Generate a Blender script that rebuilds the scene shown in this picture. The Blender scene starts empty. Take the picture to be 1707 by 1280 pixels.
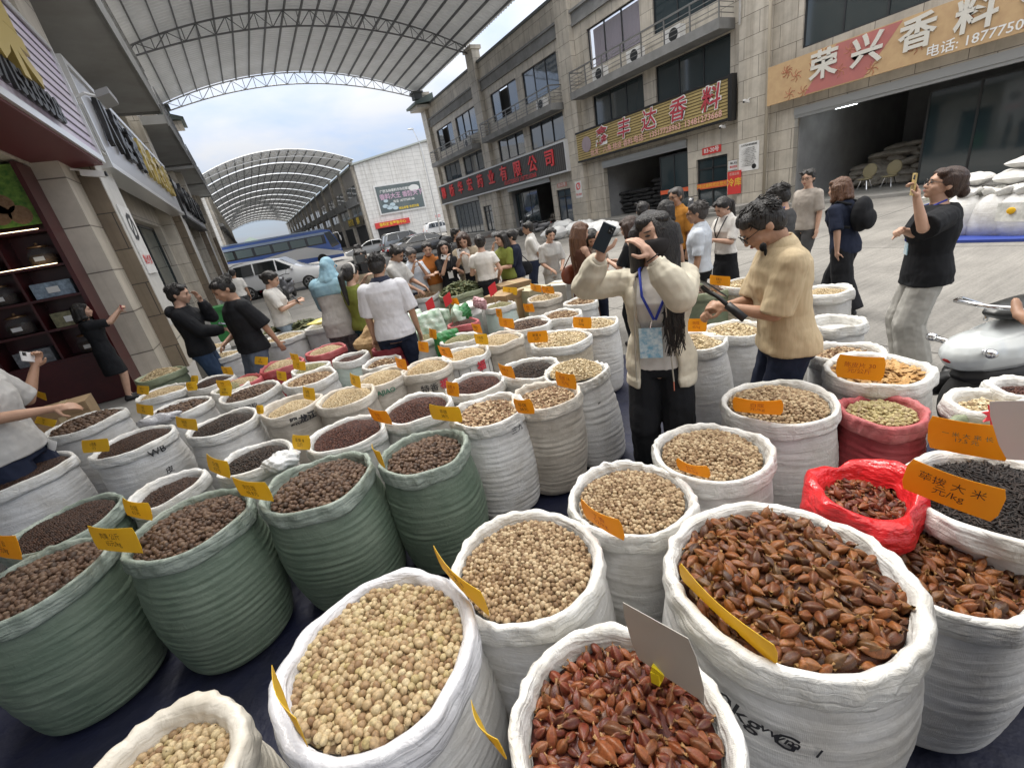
import bpy, math, random
import numpy as np
from mathutils import Matrix, Vector
random.seed(7); RNG = np.random.default_rng(11)
R_ = math.radians
C = bpy.context.scene.collection
SC = bpy.context.scene

# ------------------------------------------------------------------ camera
CAMH = 1.95; FOC = 726.0; PW, PH = 1707.0, 1280.0
def cam_rot(yaw, pitch, roll):
    cy, sy, cp, sp, cr, sr = math.cos(yaw), math.sin(yaw), math.cos(pitch), math.sin(pitch), math.cos(roll), math.sin(roll)
    B = np.array([[1, 0, 0], [0, 0, 1], [0, -1, 0]], float)
    return (np.array([[cy, -sy, 0], [sy, cy, 0], [0, 0, 1]]) @ np.array([[1, 0, 0], [0, cp, -sp], [0, sp, cp]])
            @ B @ np.array([[cr, -sr, 0], [sr, cr, 0], [0, 0, 1]]))
CR = cam_rot(-0.4649, -0.37885, 0.18813)
def ray(px, py): return CR @ np.array([px - PW/2, py - PH/2, FOC])
def at(px, py, z=0.0):
    d = ray(px, py); return np.array([0, 0, CAMH]) + d*((z-CAMH)/d[2])
def atX(px, py, X):
    d = ray(px, py); return np.array([0, 0, CAMH]) + d*(X/d[0])
def atY(px, py, Y):
    d = ray(px, py); return np.array([0, 0, CAMH]) + d*(Y/d[1])
def atD(px, py, dep):
    return np.array([0, 0, CAMH]) + ray(px, py)*(dep/FOC)
cam = bpy.data.objects.new('camera', bpy.data.cameras.new('camera')); C.objects.link(cam)
m = np.eye(4); m[:3, 0] = CR[:, 0]; m[:3, 1] = -CR[:, 1]; m[:3, 2] = -CR[:, 2]; m[:3, 3] = (0, 0, CAMH)
cam.matrix_world = Matrix(m.tolist())
cam.data.sensor_width = 36; cam.data.lens = FOC/PW*36; cam.data.clip_start = 0.02; cam.data.clip_end = 2000
SC.camera = cam

# ------------------------------------------------------------------ sky, sun, exposure
SUN_EL, SUN_AZ = R_(60), R_(5)           # azimuth clockwise from +Y
w = bpy.data.worlds.new('World'); SC.world = w; w.use_nodes = True
nt = w.node_tree; nt.nodes.clear()
def wn(t, **k):
    n = nt.nodes.new(t)
    for a, b in k.items(): setattr(n, a, b)
    return n
out = wn('ShaderNodeOutputWorld'); bg = wn('ShaderNodeBackground'); bg.inputs['Strength'].default_value = 0.125
sky = wn('ShaderNodeTexSky', sky_type='NISHITA', sun_disc=False, sun_elevation=SUN_EL, sun_rotation=SUN_AZ, air_density=1.0, dust_density=0.6, ozone_density=1.5)
tc = wn('ShaderNodeTexCoord'); sep = wn('ShaderNodeSeparateXYZ'); nt.links.new(tc.outputs['Generated'], sep.inputs[0])
ad = wn('ShaderNodeMath', operation='ADD'); ad.inputs[1].default_value = 0.25; nt.links.new(sep.outputs['Z'], ad.inputs[0])
dv = wn('ShaderNodeVectorMath', operation='DIVIDE'); cb = wn('ShaderNodeCombineXYZ')
for i in range(3): nt.links.new(ad.outputs[0], cb.inputs[i])
nt.links.new(tc.outputs['Generated'], dv.inputs[0]); nt.links.new(cb.outputs[0], dv.inputs[1])
nz = wn('ShaderNodeTexNoise'); nz.inputs['Scale'].default_value = 2.1; nz.inputs['Detail'].default_value = 7; nz.inputs['Roughness'].default_value = 0.52; nz.inputs['Distortion'].default_value = 0.25
nt.links.new(dv.outputs[0], nz.inputs['Vector'])
rp = wn('ShaderNodeValToRGB'); rp.color_ramp.elements[0].position = 0.40; rp.color_ramp.elements[1].position = 0.66
rp.color_ramp.elements[0].color = (0.86, 0.86, 0.86, 1); rp.color_ramp.elements[1].color = (1, 1, 1, 1)
nt.links.new(nz.outputs['Fac'], rp.inputs[0])
mx = wn('ShaderNodeMix', data_type='RGBA')
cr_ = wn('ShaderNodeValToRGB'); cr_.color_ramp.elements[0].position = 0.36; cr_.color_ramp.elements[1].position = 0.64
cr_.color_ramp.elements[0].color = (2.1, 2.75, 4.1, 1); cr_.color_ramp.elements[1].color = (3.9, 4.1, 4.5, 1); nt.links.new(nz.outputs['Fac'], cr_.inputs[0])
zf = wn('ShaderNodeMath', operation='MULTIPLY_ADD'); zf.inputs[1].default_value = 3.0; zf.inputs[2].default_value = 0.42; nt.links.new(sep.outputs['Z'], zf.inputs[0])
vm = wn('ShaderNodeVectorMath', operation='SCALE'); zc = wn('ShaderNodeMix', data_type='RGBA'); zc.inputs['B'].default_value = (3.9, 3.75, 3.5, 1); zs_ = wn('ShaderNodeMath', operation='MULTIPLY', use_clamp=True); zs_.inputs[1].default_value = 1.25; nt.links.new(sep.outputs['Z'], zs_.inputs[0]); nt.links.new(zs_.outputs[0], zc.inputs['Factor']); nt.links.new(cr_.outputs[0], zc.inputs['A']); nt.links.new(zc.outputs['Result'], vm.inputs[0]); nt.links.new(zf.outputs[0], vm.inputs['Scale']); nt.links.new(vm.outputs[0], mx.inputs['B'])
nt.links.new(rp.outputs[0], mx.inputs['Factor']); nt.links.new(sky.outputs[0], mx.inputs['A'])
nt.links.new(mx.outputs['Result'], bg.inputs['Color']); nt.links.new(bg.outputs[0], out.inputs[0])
sl = bpy.data.lights.new('sun', 'SUN'); sl.energy = 1.75; sl.angle = R_(26); sl.color = (1, 0.96, 0.9)
so = bpy.data.objects.new('sun', sl); C.objects.link(so)
sd = Vector((math.sin(SUN_AZ)*math.cos(SUN_EL), math.cos(SUN_AZ)*math.cos(SUN_EL), math.sin(SUN_EL)))
so.rotation_euler = sd.to_track_quat('Z', 'Y').to_euler()
SC.view_settings.view_transform = 'Standard'; SC.view_settings.look = 'None'; SC.view_settings.gamma = 1; SC.view_settings.exposure = 0.86
SC.cycles.max_bounces = 8; SC.cycles.diffuse_bounces = 4; SC.cycles.glossy_bounces = 3; SC.cycles.transmission_bounces = 4; SC.cycles.use_denoising = True

# ------------------------------------------------------------------ mesh helpers
class MB:
    """collects vertices and faces; build() links them as one mesh object"""
    def __init__(s): s.V = []; s.Fl = []; s.n = 0; s.at = []
    def add(s, V, F, mi=0):
        V = np.asarray(V, float).reshape(-1, 3); s.V.append(V)
        if isinstance(F, np.ndarray): s.Fl.append((F.astype(np.int64)+s.n, mi))
        else:
            by = {}
            for f in F: by.setdefault(len(f), []).append(f)
            for k, l in by.items(): s.Fl.append((np.array(l, np.int64)+s.n, mi))
        s.n += len(V); return s
    def box(s, x0, x1, y0, y1, z0, z1, mi=0):
        V = [(x, y, z) for x in (x0, x1) for y in (y0, y1) for z in (z0, z1)]
        return s.add(V, [(0, 1, 3, 2), (4, 6, 7, 5), (0, 4, 5, 1), (2, 3, 7, 6), (0, 2, 6, 4), (1, 5, 7, 3)], mi)
    def obox(s, c, ax, ay, az, mi=0):
        c, ax, ay, az = [np.asarray(q, float) for q in (c, ax, ay, az)]
        V = [c+i*ax+j*ay+k*az for i in (-1, 1) for j in (-1, 1) for k in (-1, 1)]
        return s.add(V, [(0, 1, 3, 2), (4, 6, 7, 5), (0, 4, 5, 1), (2, 3, 7, 6), (0, 2, 6, 4), (1, 5, 7, 3)], mi)
    def rings(s, P, closed=True, cap=True, mi=0):
        """P: (m rings, n points, 3)"""
        P = np.asarray(P, float); m_, n_ = P.shape[:2]
        I = np.arange(m_*n_).reshape(m_, n_); J = np.roll(I, -1, 1) if closed else I[:, 1:]
        A = I if closed else I[:, :-1]
        F = np.stack([A[:-1], J[:-1], J[1:], A[1:]], -1).reshape(-1, 4)
        s.Fl.append((F+s.n, mi)); s.V.append(P.reshape(-1, 3))
        if cap and closed:
            s.Fl.append((I[0][::-1][None]+s.n, mi)); s.Fl.append((I[-1][None]+s.n, mi))
        s.n += m_*n_; return s
    def tube(s, pts, r, n=8, mi=0, cap=True):
        pts = np.asarray(pts, float); r = np.broadcast_to(np.asarray(r, float), (len(pts),))
        T = np.gradient(pts, axis=0); T /= np.linalg.norm(T, axis=1)[:, None]+1e-12
        up = np.array([0, 0, 1.]) if abs(T[0][2]) < .9 else np.array([1., 0, 0])
        u = np.cross(T[0], up); u /= np.linalg.norm(u); a = np.linspace(0, 2*np.pi, n, endpoint=False); P = []
        for p, t, q in zip(pts, T, r):
            u = u-t*(u@t); u /= np.linalg.norm(u); v = np.cross(t, u)
            P.append(p+q*(np.cos(a)[:, None]*u+np.sin(a)[:, None]*v))
        return s.rings(P, cap=cap, mi=mi)
    def cap(s, p0, p1, r0, r1, n=12, flat0=False, flat1=False, mi=0):
        """tapered capsule"""
        p0, p1 = np.asarray(p0, float), np.asarray(p1, float); d = p1-p0; L = np.linalg.norm(d)+1e-9; d = d/L
        pts, rr = [], []
        if not flat0:
            for t in np.linspace(R_(80), R_(15), 4): pts.append(p0-d*r0*math.sin(t)); rr.append(r0*math.cos(t))
        pts.append(p0); rr.append(r0); pts.append((p0+p1)/2); rr.append((r0+r1)/2); pts.append(p1); rr.append(r1)
        if not flat1:
            for t in np.linspace(R_(15), R_(80), 4): pts.append(p1+d*r1*math.sin(t)); rr.append(r1*math.cos(t))
        up = np.array([0, 0, 1.]) if abs(d[2]) < .9 else np.array([1., 0, 0])
        u = np.cross(d, up); u /= np.linalg.norm(u); v = np.cross(d, u); a = np.linspace(0, 2*np.pi, n, endpoint=False)
        ring = np.cos(a)[:, None]*u+np.sin(a)[:, None]*v
        return s.rings([p+q*ring for p, q in zip(pts, rr)], mi=mi)
    def ell(s, c, r, M=None, nu=14, nv=9, mi=0):
        a = np.linspace(0, 2*np.pi, nu, endpoint=False); b = np.linspace(-np.pi/2+.12, np.pi/2-.12, nv)
        P = np.stack([np.stack([np.cos(t)*np.cos(a), np.cos(t)*np.sin(a), np.full(nu, np.sin(t))], -1) for t in b])*np.asarray(r)
        if M is not None: P = P @ np.asarray(M).T
        return s.rings(P+np.asarray(c), mi=mi)
    def prism(s, poly, z0, z1, axes=((1, 0, 0), (0, 1, 0), (0, 0, 1)), o=(0, 0, 0), mi=0):
        ax = np.asarray(axes, float); P = np.asarray(poly, float); o = np.asarray(o, float)
        r = [np.array([o+p[0]*ax[0]+p[1]*ax[1]+z*ax[2] for p in P]) for z in (z0, z1)]
        return s.rings(r, mi=mi)
    def lathe(s, prof, n=24, c=(0, 0, 0), mi=0, cap=True):
        a = np.linspace(0, 2*np.pi, n, endpoint=False)
        return s.rings([np.stack([c[0]+r*np.cos(a), c[1]+r*np.sin(a), np.full(n, c[2]+z)], -1) for r, z in prof], mi=mi, cap=cap)
    def xform(s, M):
        M = np.asarray(M); s.V = [v @ M[:3, :3].T+M[:3, 3] for v in s.V]; return s
    def mesh(s, name, mats, smooth=False):
        me = bpy.data.meshes.new(name); V = np.concatenate(s.V) if s.V else np.zeros((0, 3))
        me.vertices.add(len(V)); me.vertices.foreach_set('co', V.astype(np.float32).ravel())
        if s.Fl:
            loops = np.concatenate([f.ravel() for f, _ in s.Fl]); tot = np.concatenate([np.full(len(f), f.shape[1]) for f, _ in s.Fl])
            mi = np.concatenate([np.full(len(f), k) for f, k in s.Fl]); st = np.concatenate([[0], np.cumsum(tot)[:-1]])
            me.loops.add(len(loops)); me.loops.foreach_set('vertex_index', loops.astype(np.int32))
            me.polygons.add(len(tot)); me.polygons.foreach_set('loop_start', st.astype(np.int32)); me.polygons.foreach_set('loop_total', tot.astype(np.int32))
            me.polygons.foreach_set('material_index', mi.astype(np.int32)); me.polygons.foreach_set('use_smooth', np.full(len(tot), bool(smooth)))
        me.update(calc_edges=True); me.validate()
        for q in (mats if isinstance(mats, (list, tuple)) else [mats]): me.materials.append(q)
        return me
    def build(s, name, mats, parent=None, smooth=False, local=False):
        return link(s.mesh(name, mats, smooth), name, parent, local)
def link(me, name, parent=None, local=False):
    o = bpy.data.objects.new(name, me); C.objects.link(o)
    if parent is not None:
        o.parent = parent
        if not local: o.matrix_parent_inverse = wmat(parent).inverted()
    return o
def wmat(o):
    M = Matrix.LocRotScale(o.location, o.rotation_euler, o.scale)
    return (wmat(o.parent) @ o.matrix_parent_inverse @ M) if o.parent else M
def tag(o, label, cat, group=None, kind=None):
    if label: o['label'] = label
    if cat: o['category'] = cat
    if group: o['group'] = group
    if kind: o['kind'] = kind
    return o
def struct(o): o['kind'] = 'structure'; return o
def thing(name, label, cat, loc=(0, 0, 0), rotz=0, group=None):
    o = bpy.data.objects.new(name, None); C.objects.link(o); o.empty_display_size = .1
    o.location = tuple(float(q) for q in loc); o.rotation_euler = (0, 0, rotz)
    return tag(o, label, cat, group)
def copy_tree(o, loc=None, rotz=None, label=None, scale=None, parent=None):
    c = o.copy(); C.objects.link(c)
    if loc is not None: c.location = tuple(float(q) for q in loc)
    if rotz is not None: c.rotation_euler = (0, 0, rotz)
    if scale is not None: c.scale = scale
    if label: c['label'] = label
    if parent is not None: c.parent = parent
    for ch in [q for q in KIDS(o)]: copy_tree(ch, parent=c)
    return c
def KIDS(o): return list(o.children)
def bar(b, p, q, wd, ht=None, mi=0):
    """square bar from p to q"""
    p, q = np.asarray(p, float), np.asarray(q, float); d = q-p; L = np.linalg.norm(d); d /= L
    up = np.array([0, 0, 1.]) if abs(d[2]) < .95 else np.array([0, 1., 0])
    u = np.cross(d, up); u /= np.linalg.norm(u); v = np.cross(u, d)
    b.obox((p+q)/2, d*L/2, u*wd/2, v*(ht or wd)/2, mi)

# ------------------------------------------------------------------ materials
MATS = {}
def N(t, kind, **k):
    n = t.nodes.new(kind)
    for a, b in k.items():
        if a in n.inputs.keys(): n.inputs[a].default_value = b
        else: setattr(n, a, b)
    return n
def c4(c): return (c[0], c[1], c[2], 1)
def mat(name, col, rough=.6, metal=0, bump=0, bs=60, var=None, vs=3, spec=.5, stretch=(1, 1, 1), dist=.01, coat=0, emit=None, es=0, trans=0, alpha=1, detail=4, lo=.35, hi=.65):
    if name in MATS: return MATS[name]
    m_ = bpy.data.materials.new(name); m_.use_nodes = True; t = m_.node_tree; p = t.nodes['Principled BSDF']
    p.inputs['Base Color'].default_value = c4(col); p.inputs['Roughness'].default_value = rough; p.inputs['Metallic'].default_value = metal
    p.inputs['Specular IOR Level'].default_value = spec; p.inputs['Coat Weight'].default_value = coat
    p.inputs['Transmission Weight'].default_value = trans; p.inputs['Alpha'].default_value = alpha
    if emit: p.inputs['Emission Color'].default_value = c4(emit); p.inputs['Emission Strength'].default_value = es
    if bump or var:
        co = N(t, 'ShaderNodeTexCoord'); mp = N(t, 'ShaderNodeMapping'); mp.inputs['Scale'].default_value = stretch
        t.links.new(co.outputs['Object'], mp.inputs[0])
    if var:
        nz = N(t, 'ShaderNodeTexNoise', Scale=vs, Detail=detail, Roughness=.6); t.links.new(mp.outputs[0], nz.inputs['Vector'])
        r = N(t, 'ShaderNodeValToRGB'); r.color_ramp.elements[0].position = lo; r.color_ramp.elements[1].position = hi
        r.color_ramp.elements[0].color = c4(col); r.color_ramp.elements[1].color = c4(var)
        t.links.new(nz.outputs['Fac'], r.inputs[0]); t.links.new(r.outputs[0], p.inputs['Base Color'])
    if bump:
        n2 = N(t, 'ShaderNodeTexNoise', Scale=bs, Detail=3); t.links.new(mp.outputs[0], n2.inputs['Vector'])
        b = N(t, 'ShaderNodeBump', Strength=bump, Distance=dist); t.links.new(n2.outputs['Fac'], b.inputs['Height']); t.links.new(b.outputs[0], p.inputs['Normal'])
    MATS[name] = m_; return m_
def tile_mat(name, c1, c2, mortar, bw, bh, msize=.012, rough=.45, off=.5, bump=.25, dirt=.25):
    m_ = bpy.data.materials.new(name); m_.use_nodes = True; t = m_.node_tree; p = t.nodes['Principled BSDF']
    g = N(t, 'ShaderNodeNewGeometry'); sp = N(t, 'ShaderNodeSeparateXYZ'); t.links.new(g.outputs['Position'], sp.inputs[0])
    sn = N(t, 'ShaderNodeSeparateXYZ'); t.links.new(g.outputs['True Normal'], sn.inputs[0])
    ab = N(t, 'ShaderNodeMath', operation='ABSOLUTE'); t.links.new(sn.outputs['X'], ab.inputs[0])
    gt = N(t, 'ShaderNodeMath', operation='GREATER_THAN'); gt.inputs[1].default_value = .5; t.links.new(ab.outputs[0], gt.inputs[0])
    mx_ = N(t, 'ShaderNodeMix', data_type='FLOAT'); t.links.new(gt.outputs[0], mx_.inputs['Factor']); t.links.new(sp.outputs['X'], mx_.inputs['A']); t.links.new(sp.outputs['Y'], mx_.inputs['B'])
    cb_ = N(t, 'ShaderNodeCombineXYZ'); t.links.new(mx_.outputs['Result'], cb_.inputs['X']); t.links.new(sp.outputs['Z'], cb_.inputs['Y'])
    br = N(t, 'ShaderNodeTexBrick', offset=off); br.inputs['Scale'].default_value = 1; br.inputs['Brick Width'].default_value = bw; br.inputs['Row Height'].default_value = bh
    br.inputs['Mortar Size'].default_value = msize; br.inputs['Mortar Smooth'].default_value = .3; br.inputs['Bias'].default_value = 0
    br.inputs['Color1'].default_value = c4(c1); br.inputs['Color2'].default_value = c4(c2); br.inputs['Mortar'].default_value = c4(mortar)
    t.links.new(cb_.outputs[0], br.inputs['Vector'])
    nz = N(t, 'ShaderNodeTexNoise', Scale=1.3, Detail=6, Roughness=.65); t.links.new(g.outputs['Position'], nz.inputs['Vector'])
    r = N(t, 'ShaderNodeValToRGB'); r.color_ramp.elements[0].position = .35; r.color_ramp.elements[1].position = .7
    r.color_ramp.elements[0].color = (1-dirt,)*3+(1,); r.color_ramp.elements[1].color = (1, 1, 1, 1); t.links.new(nz.outputs['Fac'], r.inputs[0])
    mps = N(t, 'ShaderNodeMapping'); mps.inputs['Scale'].default_value = (2.6, 2.6, .10); t.links.new(g.outputs['Position'], mps.inputs[0]); ns = N(t, 'ShaderNodeTexNoise', Scale=1, Detail=5, Roughness=.7); t.links.new(mps.outputs[0], ns.inputs['Vector'])
    rs = N(t, 'ShaderNodeValToRGB'); rs.color_ramp.elements[0].position = .32; rs.color_ramp.elements[1].position = .5; rs.color_ramp.elements[0].color = (.74, .72, .69, 1); rs.color_ramp.elements[1].color = (1, 1, 1, 1); t.links.new(ns.outputs['Fac'], rs.inputs[0])
    m0 = N(t, 'ShaderNodeMix', data_type='RGBA', blend_type='MULTIPLY'); m0.inputs['Factor'].default_value = 1; t.links.new(r.outputs[0], m0.inputs['A']); t.links.new(rs.outputs[0], m0.inputs['B'])
    mu = N(t, 'ShaderNodeMix', data_type='RGBA', blend_type='MULTIPLY'); mu.inputs['Factor'].default_value = 1
    t.links.new(br.outputs['Color'], mu.inputs['A']); t.links.new(m0.outputs['Result'], mu.inputs['B']); t.links.new(mu.outputs['Result'], p.inputs['Base Color'])
    p.inputs['Roughness'].default_value = rough
    b = N(t, 'ShaderNodeBump', Strength=bump, Distance=.01, invert=True); t.links.new(br.outputs['Fac'], b.inputs['Height']); t.links.new(b.outputs[0], p.inputs['Normal'])
    MATS[name] = m_; return m_
def grain_mat(name, cols, rough=.6, aux=None, bump=0.0, bs=400):
    """colour per grain from the attribute rnd; aux = colour at the pods' dry tips"""
    m_ = bpy.data.materials.new(name); m_.use_nodes = True; t = m_.node_tree; p = t.nodes['Principled BSDF']
    a = N(t, 'ShaderNodeAttribute', attribute_name='rnd'); r = N(t, 'ShaderNodeValToRGB'); e = r.color_ramp.elements
    for i, c in enumerate(cols):
        q = e[i] if i < 2 else e.new(1)
        q.position = i/(len(cols)-1); q.color = c4(c)
    for i, c in enumerate(cols):
        e[i].position = i/(len(cols)-1); e[i].color = c4(c)
    t.links.new(a.outputs['Fac'], r.inputs[0]); src = r.outputs[0]
    co = N(t, 'ShaderNodeTexCoord'); nz = N(t, 'ShaderNodeTexNoise', Scale=bs/3, Detail=3); t.links.new(co.outputs['Object'], nz.inputs['Vector'])
    r3 = N(t, 'ShaderNodeValToRGB'); r3.color_ramp.elements[0].color = (.62, .62, .62, 1); r3.color_ramp.elements[1].color = (1.15, 1.15, 1.15, 1); r3.color_ramp.elements[0].position = .3; r3.color_ramp.elements[1].position = .7
    t.links.new(nz.outputs['Fac'], r3.inputs[0])
    mu = N(t, 'ShaderNodeMix', data_type='RGBA', blend_type='MULTIPLY'); mu.inputs['Factor'].default_value = 1
    t.links.new(src, mu.inputs['A']); t.links.new(r3.outputs[0], mu.inputs['B']); src = mu.outputs['Result']
    if aux:
        a2 = N(t, 'ShaderNodeAttribute', attribute_name='aux'); mx_ = N(t, 'ShaderNodeMix', data_type='RGBA'); mx_.inputs['B'].default_value = c4(aux)
        t.links.new(a2.outputs['Fac'], mx_.inputs['Factor']); t.links.new(src, mx_.inputs['A']); src = mx_.outputs['Result']
    t.links.new(src, p.inputs['Base Color']); p.inputs['Roughness'].default_value = rough; p.inputs['Specular IOR Level'].default_value = .4
    if bump:
        n2 = N(t, 'ShaderNodeTexNoise', Scale=bs, Detail=2); t.links.new(co.outputs['Object'], n2.inputs['Vector'])
        b = N(t, 'ShaderNodeBump', Strength=bump, Distance=.002); t.links.new(n2.outputs['Fac'], b.inputs['Height']); t.links.new(b.outputs[0], p.inputs['Normal'])
    MATS[name] = m_; return m_
def sack_mat(name, col, dirt, weave=True, rough=.5, bumpk=.5, vscale=5.0):
    """woven plastic sacking: fine weave, horizontal wrinkles, dusty patches"""
    m_ = bpy.data.materials.new(name); m_.use_nodes = True; t = m_.node_tree; p = t.nodes['Principled BSDF']
    co = N(t, 'ShaderNodeTexCoord')
    nz = N(t, 'ShaderNodeTexNoise', Scale=vscale, Detail=6, Roughness=.65); t.links.new(co.outputs['Object'], nz.inputs['Vector'])
    r = N(t, 'ShaderNodeValToRGB'); r.color_ramp.elements[0].position = .33; r.color_ramp.elements[1].position = .62
    r.color_ramp.elements[0].color = c4(dirt); r.color_ramp.elements[1].color = c4(col); t.links.new(nz.outputs['Fac'], r.inputs[0])
    t.links.new(r.outputs[0], p.inputs['Base Color']); p.inputs['Roughness'].default_value = rough
    mp = N(t, 'ShaderNodeMapping'); mp.inputs['Scale'].default_value = (5, 5, 42); t.links.new(co.outputs['Object'], mp.inputs[0])
    n2 = N(t, 'ShaderNodeTexNoise', Scale=1, Detail=4, Distortion=.6); t.links.new(mp.outputs[0], n2.inputs['Vector'])
    b = N(t, 'ShaderNodeBump', Strength=bumpk, Distance=.012); t.links.new(n2.outputs['Fac'], b.inputs['Height'])
    n4 = N(t, 'ShaderNodeTexNoise', Scale=26, Detail=3, Distortion=1.2); t.links.new(co.outputs['Object'], n4.inputs['Vector'])
    b4 = N(t, 'ShaderNodeBump', Strength=bumpk*.7, Distance=.008); t.links.new(n4.outputs['Fac'], b4.inputs['Height']); t.links.new(b.outputs[0], b4.inputs['Normal']); b = b4
    if weave:
        wv = N(t, 'ShaderNodeTexWave', wave_type='BANDS', bands_direction='Z', Scale=110); t.links.new(co.outputs['Object'], wv.inputs['Vector'])
        w2 = N(t, 'ShaderNodeTexWave', wave_type='BANDS', bands_direction='X', Scale=110); t.links.new(co.outputs['Object'], w2.inputs['Vector'])
        mu = N(t, 'ShaderNodeMath', operation='MULTIPLY'); t.links.new(wv.outputs['Fac'], mu.inputs[0]); t.links.new(w2.outputs['Fac'], mu.inputs[1])
        b2 = N(t, 'ShaderNodeBump', Strength=.25, Distance=.002); t.links.new(mu.outputs[0], b2.inputs['Height']); t.links.new(b.outputs[0], b2.inputs['Normal']); b = b2
    t.links.new(b.outputs[0], p.inputs['Normal']); MATS[name] = m_; return m_
def cloth(name, col, var=None, rough=.85, bump=.40, vs=12, **k):
    if 'cloth_'+name in MATS: return MATS['cloth_'+name]
    m_ = mat('cloth_'+name, col, rough, var=var or tuple(q*.86 for q in col), vs=vs, spec=.25, **k); t = m_.node_tree; p = t.nodes['Principled BSDF']; co = N(t, 'ShaderNodeTexCoord'); prev = None
    for sc, dd, ds, st in ((4.5, .5, .05, (1, 1, .6)), (11, .8, .016, (1, 1, .5)), (420, 0, .0015, (1, 1, 1))):
        mp = N(t, 'ShaderNodeMapping'); mp.inputs['Scale'].default_value = st; t.links.new(co.outputs['Object'], mp.inputs[0])
        nz = N(t, 'ShaderNodeTexNoise', Scale=sc, Detail=2, Distortion=dd); t.links.new(mp.outputs[0], nz.inputs['Vector']); b = N(t, 'ShaderNodeBump', Strength=bump, Distance=ds); t.links.new(nz.outputs['Fac'], b.inputs['Height'])
        if prev: t.links.new(prev.outputs[0], b.inputs['Normal'])
        prev = b
    t.links.new(prev.outputs[0], p.inputs['Normal']); return m_
def translucent(m_, fac, col):
    """thin sheet that lets some light through"""
    t = m_.node_tree; o = [n for n in t.nodes if n.type == 'OUTPUT_MATERIAL'][0]; p = t.nodes['Principled BSDF']; tr = N(t, 'ShaderNodeBsdfTranslucent'); tr.inputs['Color'].default_value = c4(col)
    mx_ = N(t, 'ShaderNodeMixShader'); mx_.inputs[0].default_value = fac; t.links.new(p.outputs[0], mx_.inputs[1]); t.links.new(tr.outputs[0], mx_.inputs[2]); t.links.new(mx_.outputs[0], o.inputs['Surface']); return m_
# text as a flat mesh; origin at its centre, x to the right, y up
TXT = {}
def text_mesh(body, size, bold=0.0, mat_=None, extrude=0.0, align='CENTER', shear=0):
    k = (body, size, bold, mat_.name, extrude, align, shear)
    if k in TXT: return TXT[k]
    cu = bpy.data.curves.new('lettering', 'FONT'); cu.body = body; cu.size = size; cu.align_x = align; cu.align_y = 'CENTER'
    cu.offset = bold*size; cu.extrude = extrude; cu.resolution_u = 2; cu.shear = shear
    o = bpy.data.objects.new('tmp', cu); me = bpy.data.meshes.new_from_object(o)
    bpy.data.objects.remove(o); me.materials.clear(); me.materials.append(mat_); me.name = 'lettering'; TXT[k] = me; return me
def put_text(body, size, o, ux, uy, mat_, parent, name='lettering', bold=0.0, extrude=0.0, wrap=None, shear=0):
    """text on a plane: o centre, ux/uy unit axes"""
    me = text_mesh(body, size, bold, mat_, extrude, shear=shear)
    ux, uy = Vector(ux).normalized(), Vector(uy).normalized(); uz = ux.cross(uy)
    M = Matrix(((ux.x, uy.x, uz.x, o[0]), (ux.y, uy.y, uz.y, o[1]), (ux.z, uy.z, uz.z, o[2]), (0, 0, 0, 1)))
    if wrap or parent is not None:
        pass
    ob = bpy.data.objects.new(name, me); C.objects.link(ob)
    if parent is not None: ob.parent = parent; ob.matrix_parent_inverse = wmat(parent).inverted()
    L, Q, S_ = M.decompose(); ob.location = L; ob.rotation_mode = 'QUATERNION'; ob.rotation_quaternion = Q
    return ob
# ------------------------------------------------------------------ palette
TILE = tile_mat('beige_stone_cladding', (.66, .605, .515), (.58, .53, .45), (.20, .175, .145), 1.25, .72, msize=.012, dirt=.3)
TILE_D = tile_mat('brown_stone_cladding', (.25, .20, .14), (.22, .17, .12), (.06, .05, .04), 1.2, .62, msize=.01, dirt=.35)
WTILE = tile_mat('white_wall_tile', (.80, .79, .76), (.75, .74, .71), (.52, .51, .49), 1.5, .62, msize=.03, rough=.4, off=0, dirt=.14)
GREYR = mat('grey_painted_render', (.27, .27, .265), .8, bump=.2, bs=30, var=(.19, .19, .185), vs=1.2)
SOFFIT = mat('grey_soffit_paint', (.36, .36, .35), .85, var=(.29, .285, .27), vs=.8, bump=.1, bs=20)
STEEL_D = mat('dark_steel', (.035, .037, .04), .45, .6)
STEEL_W = mat('pale_painted_steel', (.62, .63, .64), .45, .2)
RAILM = mat('grey_railing_steel', (.22, .22, .215), .45, .5)
GLASS = mat('dark_window_glass', (.025, .04, .047), .06, spec=.9, coat=.4)
GLASS_B = mat('sky_lit_window_glass', (.06, .08, .10), .04, spec=1.0, coat=.9)
ALU = mat('dark_aluminium', (.05, .052, .055), .4, .5)
WHITEP = mat('white_paint', (.78, .78, .77), .5, var=(.68, .67, .65), vs=4)
BLACKP = mat('black_plastic', (.012, .012, .013), .45)
RED_P = mat('red_sign_face', (.62, .05, .045), .5)
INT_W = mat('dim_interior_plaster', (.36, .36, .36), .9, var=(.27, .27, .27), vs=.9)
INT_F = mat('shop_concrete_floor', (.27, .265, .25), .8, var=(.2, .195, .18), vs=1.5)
PLAST_T = mat('clear_plastic_film', (.75, .76, .76), .25, spec=.7, bump=.6, bs=40, dist=.01)
CONC = None
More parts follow.
